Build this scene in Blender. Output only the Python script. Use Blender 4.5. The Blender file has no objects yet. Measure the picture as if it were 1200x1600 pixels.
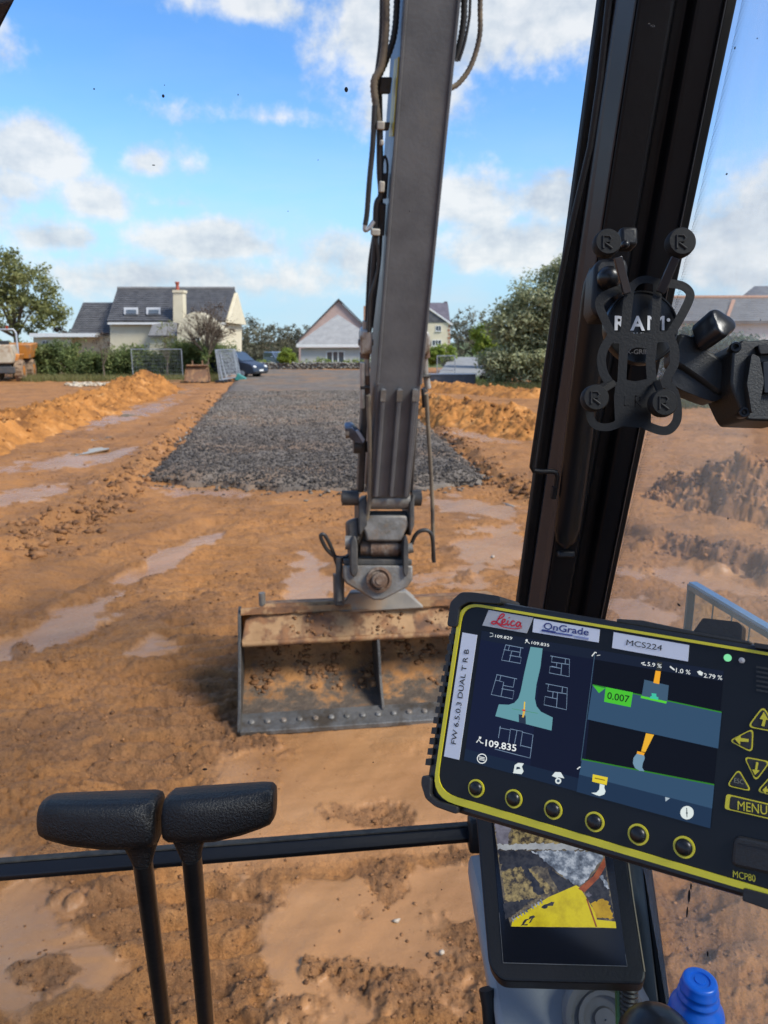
import bpy, math, random
import numpy as np
from mathutils import Vector

random.seed(7)
RNG = np.random.default_rng(7)
SC = bpy.context.scene
COL = SC.collection

# ------------------------------------------------------------------ camera
FPX, CX, CY = 1150.0, 600.0, 800.0          # focal length and centre in the photograph's pixels
CAMH = 2.55
PITCH, YAW = math.radians(13.0), math.radians(7.5)
cam = bpy.data.cameras.new('camera')
cam.sensor_fit = 'VERTICAL'
cam.sensor_height = 24.0
cam.lens = FPX / 1600.0 * 24.0
cam.clip_start = 0.02
cam.clip_end = 6000
cam.dof.use_dof = True
cam.dof.focus_distance = 0.66
cam.dof.aperture_fstop = cam.lens / 1.7
CAMO = bpy.data.objects.new('camera', cam)
COL.objects.link(CAMO)
CAMO.location = (0, 0, CAMH)
CAMO.rotation_euler = (math.radians(90) - PITCH, 0, -YAW)
SC.camera = CAMO

# ------------------------------------------------------------------ exposure
EXPO = 1.40
SC.view_settings.view_transform = 'Standard'
SC.view_settings.look = 'None'
SC.view_settings.exposure = EXPO
SC.view_settings.gamma = 1.0
SC.view_settings.use_curve_mapping = False
SC.render.engine = 'CYCLES'
SC.cycles.use_denoising = True
SC.cycles.max_bounces = 8
SC.cycles.transparent_max_bounces = 16

# ------------------------------------------------------------------ sun
SUN_DIR = np.array([0.80, -0.60, 0.98])      # towards the sun: high over the right shoulder
SUN_DIR = SUN_DIR / np.linalg.norm(SUN_DIR)
sun = bpy.data.lights.new('sun', 'SUN')
sun.energy = 2.1
sun.angle = math.radians(21)
sun.color = (1.0, 0.94, 0.85)
SUNO = bpy.data.objects.new('sun', sun)
COL.objects.link(SUNO)
SUNO.location = (20, -15, 30)
SUNO.rotation_euler = Vector(SUN_DIR).to_track_quat('Z', 'Y').to_euler()

# ------------------------------------------------------------------ pixel <-> world
cp, sp, cy_, sy_ = math.cos(PITCH), math.sin(PITCH), math.cos(YAW), math.sin(YAW)
C0 = np.array([0, 0, CAMH])
RIGHT = np.array([cy_, -sy_, 0.0])
HFWD = np.array([sy_, cy_, 0.0])              # horizontal forward
FWD = HFWD * cp + np.array([0, 0, -sp])
UP = HFWD * sp + np.array([0, 0, cp])


def ray(x, y):
    return RIGHT * ((x - CX) / FPX) + UP * (-(y - CY) / FPX) + FWD


def P(x, y, t):
    "point seen at pixel x, y at depth t along the optical axis"
    return C0 + ray(x, y) * t


def G(x, y, z=0.0):
    "point seen at pixel x, y on the level z"
    d = ray(x, y)
    return C0 + d * ((z - CAMH) / d[2])


def V(x, y, D):
    "point seen at pixel x, y on the upright plane D metres ahead"
    d = ray(x, y)
    return C0 + d * (D / (d @ HFWD))


def PL(x, y, o, n):
    "point seen at pixel x, y on the plane through o with normal n"
    d = ray(x, y)
    return C0 + d * (((o - C0) @ n) / (d @ n))


def project(pts):
    q = pts - C0
    t = q @ FWD
    t = np.where(t < 0.05, 0.05, t)
    return CX + FPX * (q @ RIGHT) / t, CY - FPX * (q @ UP) / t, t


def unit(v):
    return v / np.linalg.norm(v)


# ------------------------------------------------------------------ node helpers
def N(nt, typ, **kw):
    n = nt.nodes.new(typ)
    for k, v in kw.items():
        setattr(n, k, v)
    return n


def mth(nt, op, a, b=None, c=None, clamp=False):
    n = nt.nodes.new('ShaderNodeMath')
    n.operation = op
    n.use_clamp = clamp
    for i, v in enumerate((a, b, c)):
        if v is None:
            continue
        if hasattr(v, 'links'):
            nt.links.new(v, n.inputs[i])
        else:
            n.inputs[i].default_value = v
    return n.outputs[0]


def mixc(nt, f, a, b):
    n = nt.nodes.new('ShaderNodeMix')
    n.data_type = 'RGBA'
    for i, v in ((0, f), (6, a), (7, b)):
        if hasattr(v, 'links'):
            nt.links.new(v, n.inputs[i])
        else:
            n.inputs[i].default_value = v if i == 0 else (*v[:3], 1)
    return n.outputs[2]


def ramp(nt, f, stops):
    n = nt.nodes.new('ShaderNodeValToRGB')
    while len(n.color_ramp.elements) < len(stops):
        n.color_ramp.elements.new(0.5)
    for e, (p, c) in zip(n.color_ramp.elements, stops):
        e.position = p
        e.color = (*c, 1) if hasattr(c, '__len__') else (c, c, c, 1)
    nt.links.new(f, n.inputs[0])
    return n.outputs[0]


def noise(nt, vec, scale, detail=4, rough=0.55, dist=0.0, fac=True):
    n = nt.nodes.new('ShaderNodeTexNoise')
    n.inputs['Scale'].default_value = scale
    n.inputs['Detail'].default_value = detail
    n.inputs['Roughness'].default_value = rough
    n.inputs['Distortion'].default_value = dist
    if vec is not None:
        nt.links.new(vec, n.inputs['Vector'])
    return n.outputs[0 if fac else 1]


# ------------------------------------------------------------------ sky
wd = bpy.data.worlds.new('World')
SC.world = wd
wd.use_nodes = True
nt = wd.node_tree
nt.nodes.clear()
sky = N(nt, 'ShaderNodeTexSky', sky_type='NISHITA', sun_disc=False)
sky.sun_elevation = math.asin(SUN_DIR[2])
sky.sun_rotation = math.atan2(SUN_DIR[0], SUN_DIR[1])
sky.air_density = 1.0
sky.dust_density = 0.05
sky.ozone_density = 2.2
tc = N(nt, 'ShaderNodeTexCoord')
sep = N(nt, 'ShaderNodeSeparateXYZ')
nt.links.new(tc.outputs['Generated'], sep.inputs[0])
az = mth(nt, 'ARCTAN2', sep.outputs[0], sep.outputs[1])
el = mth(nt, 'ARCSINE', sep.outputs[2])
ae = N(nt, 'ShaderNodeCombineXYZ')
nt.links.new(az, ae.inputs[0])
nt.links.new(el, ae.inputs[1])
AE = ae.outputs[0]
# stretched copy for layered far cloud
st = N(nt, 'ShaderNodeVectorMath', operation='MULTIPLY')
nt.links.new(AE, st.inputs[0])
st.inputs[1].default_value = (1.0, 2.6, 1.0)
AES = st.outputs[0]
puff = noise(nt, AE, 9.0, 8, 0.60)
puff2 = noise(nt, AE, 34.0, 6, 0.62)
warp = noise(nt, AE, 5.0, 3, 0.5)
streak = noise(nt, AES, 5.0, 7, 0.60, 0.3)


def ang(x, y):
    d = unit(ray(x, y))
    return math.atan2(d[0], d[1]), math.asin(d[2])


# (pixel x, y, half width, half height, weight): where the photograph's clouds stand in the sky
CLOUDS = [(770, 20, 290, 165, 1.15), (590, 60, 110, 130, 1.0), (640, 165, 130, 80, .6), (385, 10, 115, 46, .72),
          (45, 240, 95, 62, .95), (232, 256, 42, 32, .72), (160, 322, 60, 42, .8), (20, 290, 60, 40, .5),
          (75, 372, 78, 40, .95), (318, 378, 120, 48, 1.15), (260, 372, 70, 36, .8), (390, 385, 60, 34, .7),
          (285, 318, 44, 20, .4), (296, 256, 24, 24, .35),
          (160, 432, 210, 40, .50), (420, 440, 210, 40, .50), (560, 405, 90, 50, .55),
          (800, 390, 170, 70, .7), (720, 320, 90, 60, .6), (850, 320, 110, 60, .8), (1150, 380, 150, 120, 1.0),
          (1300, 330, 200, 120, .9), (-160, 330, 200, 80, .9), (-120, 60, 160, 70, .7), (440, 185, 110, 14, .22),
          (860, 275, 120, 16, .35)]
field = None
for (x, y, rx, ry, w) in CLOUDS:
    a0, e0 = ang(x, y)
    a1, _ = ang(x + rx, y)
    _, e1 = ang(x, y - ry)
    dx = mth(nt, 'DIVIDE', mth(nt, 'SUBTRACT', az, a0), abs(a1 - a0))
    dy = mth(nt, 'DIVIDE', mth(nt, 'SUBTRACT', el, e0), abs(e1 - e0))
    dy = mth(nt, 'MAXIMUM', dy, mth(nt, 'MULTIPLY', dy, -1.45))
    r2 = mth(nt, 'ADD', mth(nt, 'MULTIPLY', dx, dx), mth(nt, 'MULTIPLY', dy, dy))
    v = mth(nt, 'MULTIPLY', mth(nt, 'SUBTRACT', 1.0, mth(nt, 'SQRT', r2)), w)
    field = v if field is None else mth(nt, 'SMOOTH_MAX', field, v, 0.12)
# scattered fair-weather cloud everywhere else in the sky
other = mth(nt, 'MULTIPLY', mth(nt, 'SUBTRACT', noise(nt, AE, 3.1, 3, 0.5), 0.53), 3.4)
inview = mth(nt, 'LESS_THAN', mth(nt, 'ABSOLUTE', mth(nt, 'SUBTRACT', az, YAW)), 0.75)
inview = mth(nt, 'MULTIPLY', inview, mth(nt, 'LESS_THAN', el, 0.46))
other = mth(nt, 'SUBTRACT', other, mth(nt, 'MULTIPLY', inview, 3.0))
field = mth(nt, 'MAXIMUM', field, other)
dens = mth(nt, 'ADD', field, mth(nt, 'MULTIPLY', mth(nt, 'SUBTRACT', puff, 0.5), 2.1))
dens = mth(nt, 'ADD', dens, mth(nt, 'MULTIPLY', mth(nt, 'SUBTRACT', puff2, 0.5), 0.75))
mr = N(nt, 'ShaderNodeMapRange', interpolation_type='SMOOTHSTEP')
nt.links.new(dens, mr.inputs[0])
mr.inputs[1].default_value = -0.20
mr.inputs[2].default_value = 0.46
cmask = mr.outputs[0]
# thin veil and low bank towards the horizon
veil = mth(nt, 'MULTIPLY', mth(nt, 'SUBTRACT', streak, 0.42, clamp=True), 3.2, clamp=True)
lowb = N(nt, 'ShaderNodeMapRange', interpolation_type='SMOOTHSTEP')
nt.links.new(el, lowb.inputs[0])
lowb.inputs[1].default_value = 0.27
lowb.inputs[2].default_value = 0.06
lowb.inputs[3].default_value = 0.06
lowb.inputs[4].default_value = 0.55
veil = mth(nt, 'MULTIPLY', veil, lowb.outputs[0])
hz = N(nt, 'ShaderNodeMapRange', interpolation_type='SMOOTHSTEP')
nt.links.new(el, hz.inputs[0])
hz.inputs[1].default_value = 0.27
hz.inputs[2].default_value = 0.0
hz.inputs[3].default_value = 0.0
hz.inputs[2].default_value = 0.03
hz.inputs[4].default_value = 0.88
cloud_bright = ramp(nt, mth(nt, 'ADD', mth(nt, 'MULTIPLY', puff2, 0.35), mth(nt, 'MULTIPLY', noise(nt, AES, 7.0, 5, 0.55), 0.65)),
                    [(0.38, (3.1, 3.4, 3.9)), (0.48, (4.0, 4.2, 4.5)), (0.58, (4.9, 4.9, 5.0))])
hs = N(nt, 'ShaderNodeHueSaturation')
hs.inputs['Saturation'].default_value = 1.28
hs.inputs['Hue'].default_value = 0.507
hs.inputs['Value'].default_value = 1.28
nt.links.new(sky.outputs[0], hs.inputs['Color'])
c0 = mixc(nt, hz.outputs[0], hs.outputs[0], (2.15, 3.45, 4.75))
c1 = mixc(nt, veil, c0, (3.9, 4.25, 4.7))
c2 = mixc(nt, mth(nt, 'MULTIPLY', cmask, 0.92), c1, cloud_bright)
bg = N(nt, 'ShaderNodeBackground')
bg.inputs['Strength'].default_value = 0.075
nt.links.new(c2, bg.inputs['Color'])
wo = N(nt, 'ShaderNodeOutputWorld')
nt.links.new(bg.outputs[0], wo.inputs[0])
wd.cycles.sampling_method = 'MANUAL'
wd.cycles.sample_map_resolution = 512


# ------------------------------------------------------------------ materials
def srgb(r, g, b):
    return tuple(((c / 255.0) / 12.92 if c / 255.0 <= 0.04045 else ((c / 255.0 + 0.055) / 1.055) ** 2.4) for c in (r, g, b))


def pm(name, c1, c2=None, scale=6.0, rough=0.5, metal=0.0, bump=0.0, bscale=None, detail=5, edge=(0.38, 0.62), c3=None, scale3=1.5,
       edge3=(0.5, 0.62), rvar=0.0, spec=0.5):
    m = bpy.data.materials.new(name)
    m.use_nodes = True
    nt = m.node_tree
    b = nt.nodes['Principled BSDF']
    b.inputs['Roughness'].default_value = rough
    b.inputs['Metallic'].default_value = metal
    b.inputs['Specular IOR Level'].default_value = spec
    tc = N(nt, 'ShaderNodeTexCoord')
    vec = tc.outputs['Object']
    if c2 is None:
        c2 = tuple(c * 0.8 for c in c1)
    n1 = noise(nt, vec, scale, detail, 0.6)
    col = ramp(nt, n1, [(edge[0], c1), (edge[1], c2)])
    if c3 is not None:
        n3 = noise(nt, vec, scale3, 6, 0.65)
        f3 = ramp(nt, n3, [(edge3[0], 0.0), (edge3[1], 1.0)])
        col = mixc(nt, f3, col, c3)
    nt.links.new(col, b.inputs['Base Color'])
    if rvar:
        rr = mth(nt, 'ADD', rough - rvar / 2, mth(nt, 'MULTIPLY', noise(nt, vec, scale * 1.7, 5, 0.6), rvar))
        nt.links.new(rr, b.inputs['Roughness'])
    if bump:
        bn = N(nt, 'ShaderNodeBump')
        bn.inputs['Strength'].default_value = bump
        bn.inputs['Distance'].default_value = 0.02
        nt.links.new(noise(nt, vec, bscale or scale * 4, 6, 0.6), bn.inputs['Height'])
        nt.links.new(bn.outputs[0], b.inputs['Normal'])
    return m


EMIT = 1.0 / 2 ** EXPO


def em(name, rgb, k=1.0):
    m = bpy.data.materials.new(name)
    m.use_nodes = True
    nt = m.node_tree
    b = nt.nodes['Principled BSDF']
    b.inputs['Base Color'].default_value = (0.01, 0.01, 0.012, 1)
    b.inputs['Roughness'].default_value = 0.35
    b.inputs['Specular IOR Level'].default_value = 0.10
    b.inputs['Base Color'].default_value = (0.002, 0.002, 0.003, 1)
    b.inputs['Emission Color'].default_value = (*srgb(*rgb), 1)
    b.inputs['Emission Strength'].default_value = EMIT * k
    return m


def leafmat(name, c1, c2, c3=None):
    m = bpy.data.materials.new(name)
    m.use_nodes = True
    nt = m.node_tree
    b = nt.nodes['Principled BSDF']
    at = N(nt, 'ShaderNodeAttribute', attribute_name='tone')
    stops = [(0.0, c1), (1.0, c2)] if c3 is None else [(0.0, c1), (0.55, c2), (1.0, c3)]
    col = ramp(nt, at.outputs['Fac'], stops)
    nt.links.new(col, b.inputs['Base Color'])
    b.inputs['Roughness'].default_value = 0.6
    b.inputs['Specular IOR Level'].default_value = 0.3
    tr = N(nt, 'ShaderNodeBsdfTranslucent')
    nt.links.new(col, tr.inputs['Color'])
    mx = N(nt, 'ShaderNodeMixShader')
    mx.inputs[0].default_value = 0.42
    nt.links.new(b.outputs[0], mx.inputs[1])
    nt.links.new(tr.outputs[0], mx.inputs[2])
    nt.links.new(mx.outputs[0], nt.nodes['Material Output'].inputs[0])
    return m


# ------------------------------------------------------------------ mesh builder
class MB:
    def __init__(s):
        s.v, s.f, s.n = [], [], 0

    def add(s, verts, faces):
        k = s.n
        verts = [tuple(float(c) for c in p) for p in verts]
        s.v += verts
        s.f += [tuple(i + k for i in f) for f in faces]
        s.n += len(verts)
        return s

    def hexa(s, p):
        "8 corners: bottom 4 around, top 4 around"
        return s.add(p, [(3, 2, 1, 0), (4, 5, 6, 7), (0, 1, 5, 4), (1, 2, 6, 5), (2, 3, 7, 6), (3, 0, 4, 7)])

    def box(s, c, size, ax=None):
        ax = ax if ax is not None else (np.array([1., 0, 0]), np.array([0, 1., 0]), np.array([0, 0, 1.]))
        c = np.array(c, float)
        a, b, d = (np.array(ax[i]) * size[i] / 2 for i in range(3))
        return s.hexa([c - a - b - d, c + a - b - d, c + a + b - d, c - a + b - d, c - a - b + d, c + a - b + d, c + a + b + d, c - a + b + d])

    def prism(s, poly, vec):
        n = len(poly)
        poly = [np.array(p, float) for p in poly]
        vec = np.array(vec, float)
        nn = np.zeros(3)
        for i in range(n):
            nn += np.cross(poly[i], poly[(i + 1) % n])
        if nn @ vec > 0:
            poly = poly[::-1]
        return s.add(poly + [p + vec for p in poly],
                     [tuple(range(n)), tuple(range(2 * n - 1, n - 1, -1))] + [((i + 1) % n, i, n + i, n + (i + 1) % n) for i in range(n)])

    def tube(s, pts, r, k=10, caps=True, flat=None):
        pts = [np.array(p, float) for p in pts]
        n = len(pts)
        rs = r if hasattr(r, '__len__') else [r] * n
        tg = []
        for i in range(n):
            t = pts[min(i + 1, n - 1)] - pts[max(i - 1, 0)]
            tg.append(t / (np.linalg.norm(t) + 1e-12))
        ref = np.array([0, 0, 1.0]) if abs(tg[0][2]) < 0.9 else np.array([1.0, 0, 0])
        if flat is not None:
            ref = np.array(flat[0], float)
        u = ref - tg[0] * (ref @ tg[0])
        u = u / np.linalg.norm(u)
        vs = []
        for i in range(n):
            u = u - tg[i] * (u @ tg[i])
            u = u / np.linalg.norm(u)
            w = np.cross(tg[i], u)
            fx = flat[1] if flat is not None else 1.0
            for j in range(k):
                a = 2 * math.pi * j / k
                vs.append(pts[i] + (u * math.cos(a) * fx + w * math.sin(a)) * rs[i])
        fs = []
        for i in range(n - 1):
            for j in range(k):
                a, b = i * k + j, i * k + (j + 1) % k
                fs.append((a, b, b + k, a + k))
        if caps:
            fs.append(tuple(range(k - 1, -1, -1)))
            fs.append(tuple((n - 1) * k + j for j in range(k)))
        return s.add(vs, fs)

    def cyl(s, a, b, r, k=16, r2=None):
        return s.tube([a, b], [r, r if r2 is None else r2], k)

    def lathe(s, o, axis, prof, k=24):
        "profile of (radius, distance along axis)"
        axis = unit(np.array(axis, float))
        return s.tube([np.array(o) + axis * h for _, h in prof], [max(r, 1e-5) for r, _ in prof], k) if all(
            prof[i + 1][1] > prof[i][1] for i in range(len(prof) - 1)) else s._lathe(o, axis, prof, k)

    def _lathe(s, o, axis, prof, k):
        ref = np.array([0, 0, 1.0]) if abs(axis[2]) < 0.9 else np.array([1.0, 0, 0])
        u = unit(ref - axis * (ref @ axis))
        w = np.cross(axis, u)
        vs = []
        for r, h in prof:
            for j in range(k):
                a = 2 * math.pi * j / k
                vs.append(np.array(o) + axis * h + (u * math.cos(a) + w * math.sin(a)) * max(r, 1e-5))
        fs = [(i * k + j, i * k + (j + 1) % k, (i + 1) * k + (j + 1) % k, (i + 1) * k + j) for i in range(len(prof) - 1) for j in range(k)]
        return s.add(vs, fs)

    def ball(s, c, r, k=12):
        r = np.array(r if hasattr(r, '__len__') else (r, r, r), float)
        vs, fs = [], []
        m = k // 2
        for i in range(m + 1):
            th = math.pi * i / m
            for j in range(k):
                a = 2 * math.pi * j / k
                vs.append(np.array(c) + r * np.array([math.sin(th) * math.cos(a), math.sin(th) * math.sin(a), math.cos(th)]))
        for i in range(m):
            for j in range(k):
                fs.append((i * k + j, (i + 1) * k + j, (i + 1) * k + (j + 1) % k, i * k + (j + 1) % k))
        return s.add(vs, fs)

    def mesh(s, name, mat, off=(0, 0, 0), smooth=None):
        me = bpy.data.meshes.new(name)
        off = np.array(off, float)
        me.from_pydata([tuple(np.array(p) - off) for p in s.v], [], s.f)
        if mat is not None:
            me.materials.append(mat)
        if smooth is not None:
            me.shade_smooth()
            me.set_sharp_from_angle(angle=math.radians(smooth))
        me.update()
        return me

    def build(s, name, mat, parent=None, smooth=40, bevel=0, local=False, label=None):
        off = (0, 0, 0) if (local or parent is None) else origin(parent)
        o = bpy.data.objects.new(name, s.mesh(name, mat, off, smooth))
        COL.objects.link(o)
        o.parent = parent
        if bevel:
            m = o.modifiers.new('bevel', 'BEVEL')
            m.width = bevel
            m.segments = 2
            m.limit_method = 'ANGLE'
            m.angle_limit = math.radians(35)
        if label:
            o['label'] = label
        return o


def origin(o):
    w = np.zeros(3)
    while o is not None:
        w += np.array(o.location)
        o = o.parent
    return w


def thing(name, label, cat, loc=(0, 0, 0), rz=0.0, group=None):
    o = bpy.data.objects.new(name, None)
    COL.objects.link(o)
    o.location = [float(c) for c in loc]
    o.rotation_euler = (0, 0, rz)
    o.empty_display_size = 0.2
    tag(o, label, cat, group)
    return o


def tag(o, label=None, cat=None, group=None, kind=None):
    for k, v in (('label', label), ('category', cat), ('group', group), ('kind', kind)):
        if v:
            o[k] = v
    return o


def copy_tree(o, parent=None):
    c = o.copy()
    COL.objects.link(c)
    c.parent = parent
    for ch in list(o.children):
        copy_tree(ch, c)
    return c


def npmesh(name, verts, faces, mat, smooth=False, tone=None, attrs=None):
    "fast mesh from numpy arrays; faces n x k"
    me = bpy.data.meshes.new(name)
    nv, (nf, k) = len(verts), faces.shape
    me.vertices.add(nv)
    me.vertices.foreach_set('co', np.ascontiguousarray(verts, dtype=np.float32).ravel())
    me.loops.add(nf * k)
    me.loops.foreach_set('vertex_index', np.ascontiguousarray(faces, dtype=np.int32).ravel())
    me.polygons.add(nf)
    me.polygons.foreach_set('loop_start', np.arange(0, nf * k, k, dtype=np.int32))
    if smooth:
        me.polygons.foreach_set('use_smooth', np.ones(nf, dtype=bool))
    me.update(calc_edges=True)
    if tone is not None:
        a = me.attributes.new('tone', 'FLOAT', 'FACE')
        a.data.foreach_set('value', np.asarray(tone, dtype=np.float32))
    for nm, arr in (attrs or {}).items():
        a = me.attributes.new(nm, 'FLOAT', 'POINT')
        a.data.foreach_set('value', np.asarray(arr, dtype=np.float32))
    me.materials.append(mat)
    return me


def npobj(name, me, parent=None):
    o = bpy.data.objects.new(name, me)
    COL.objects.link(o)
    o.parent = parent
    return o


# ------------------------------------------------------------------ numpy noise
_perm = np.random.default_rng(3).permutation(512)
_grad = np.random.default_rng(4).normal(size=(512, 2))
_grad /= np.linalg.norm(_grad, axis=1)[:, None]


def gnoise(x, y, seed=0):
    xi, yi = np.floor(x).astype(int), np.floor(y).astype(int)
    xf, yf = x - xi, y - yi

    def g(ix, iy, dx, dy):
        h = _perm[(_perm[(ix + seed * 17) & 511] + iy) & 511]
        gg = _grad[h]
        return gg[..., 0] * dx + gg[..., 1] * dy
    u, v = xf ** 3 * (xf * (xf * 6 - 15) + 10), yf ** 3 * (yf * (yf * 6 - 15) + 10)
    a = g(xi, yi, xf, yf) * (1 - u) + g(xi + 1, yi, xf - 1, yf) * u
    b = g(xi, yi + 1, xf, yf - 1) * (1 - u) + g(xi + 1, yi + 1, xf - 1, yf - 1) * u
    return (a * (1 - v) + b * v) * 1.4


def fbm(x, y, s, octv=4, seed=0, gain=0.5):
    a, t = 1.0, 0.0
    for i in range(octv):
        t = t + a * gnoise(x * s + 13.7 * i, y * s - 7.1 * i, seed + i)
        a *= gain
        s *= 2.05
    return t


def sstep(a, b, x):
    t = np.clip((x - a) / (b - a), 0, 1)
    return t * t * (3 - 2 * t)


def seg_dist(x, y, pts):
    "distance to a polyline, signed side and parameter"
    best = np.full(x.shape, 1e9)
    side = np.zeros(x.shape)
    par = np.zeros(x.shape)
    for i in range(len(pts) - 1):
        a, b = np.array(pts[i][:2]), np.array(pts[i + 1][:2])
        d = b - a
        L2 = d @ d
        t = np.clip(((x - a[0]) * d[0] + (y - a[1]) * d[1]) / L2, 0, 1)
        qx, qy = x - a[0] - t * d[0], y - a[1] - t * d[1]
        dd = np.hypot(qx, qy)
        s = d[0] * (y - a[1]) - d[1] * (x - a[0])
        m = dd < best
        best = np.where(m, dd, best)
        side = np.where(m, np.sign(s), side)
        par = np.where(m, i + t, par)
    return best, side, par
# ================================================================== GROUND
LINE_L = [G(-520, 1250), G(-150, 960), G(0, 868), G(100, 822), G(172, 790), G(240, 728), G(320, 644), G(352, 603), G(372, 588)]
LINE_R = [G(1500, 1000), G(1000, 850), G(830, 778), G(765, 742), G(700, 690), G(640, 640), G(604, 606), G(590, 590)]
LINE_L = [p[:2] for p in LINE_L]
LINE_R = [p[:2] for p in LINE_R]
BANK = 0.17
# smooth, wet patches of mud: (pixel x, y, half width, half height, skew)
WET = [(560, 1430, 150, 90, 0.0), (500, 1500, 110, 140, 0), (640, 1500, 120, 60, 0), (560, 1215, 160, 60, 0), (40, 1480, 120, 110, 0), (740, 1400, 60, 60, 0),
       (262, 872, 66, 16, -0.45), (85, 985, 95, 22, -0.42), (770, 860, 70, 34, -.1), (745, 795, 60, 14, .1), (700, 905, 60, 16, 0), (330, 768, 70, 8, 0),
       (250, 1010, 45, 14, -0.2), (120, 730, 100, 10, -0.15), (30, 792, 90, 12, -0.25), (205, 655, 60, 9, -0.3), (235, 625, 60, 6, -0.2),
       (760, 690, 60, 9, .1), (485, 915, 40, 34, 0), (700, 1250, 60, 40, 0), (1000, 960, 60, 20, 0), (1090, 905, 90, 14, .1), (640, 700, 40, 12, 0)]


def wetness(x, y, px, py):
    w = np.zeros(x.shape)
    n = fbm(x, y, 2.3, 4, 21) * 0.75 + fbm(x, y, 9.0, 2, 25) * 0.15
    for (cx, cy, rx, ry, k) in WET:
        u, v = (px - cx), (py - cy)
        v = v - k * u
        d = 1.25 - np.sqrt((u / rx) ** 2 + (v / ry) ** 2)
        w = np.maximum(w, sstep(0.08, 0.34, d + n * 1.0))
    return w


# crumbly dark wet mud thrown up by the tracks: (pixel x, y, half width, half height)
CRUMBS = [(30, 1018, 20, 14), (395, 1030, 60, 40), (120, 762, 36, 12), (190, 788, 50, 12), (100, 862, 24, 8), (130, 690, 40, 4), (720, 1500, 80, 40), (600, 1385, 30, 40), (575, 1420, 30, 16), (660, 1560, 90, 50),
          (482, 1515, 20, 16), (430, 1580, 70, 34), (690, 1335, 46, 12), (585, 1275, 60, 18), (330, 1540, 90, 40), (380, 1430, 60, 60), (180, 1450, 90, 60), (90, 1520, 60, 30), (850, 1080, 60, 20),
          (700, 858, 20, 6), (720, 905, 22, 8), (60, 848, 26, 12), (280, 1120, 90, 50), (90, 1150, 90, 50), (390, 1150, 50, 30), (1100, 1480, 80, 50), (1070, 1420, 50, 30), (310, 960, 80, 30), (230, 1180, 90, 40)]


def crumbs(x, y, px, py):
    n = fbm(x, y, 3.0, 4, 95, 0.6) * 1.0
    c = np.zeros(x.shape)
    for (cx, cy, rx, ry) in CRUMBS:
        d = 1.15 - np.sqrt(((px - cx) / rx) ** 2 + ((py - cy) / ry) ** 2)
        c = np.maximum(c, sstep(0.0, 0.45, d + n))
    return c


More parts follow.
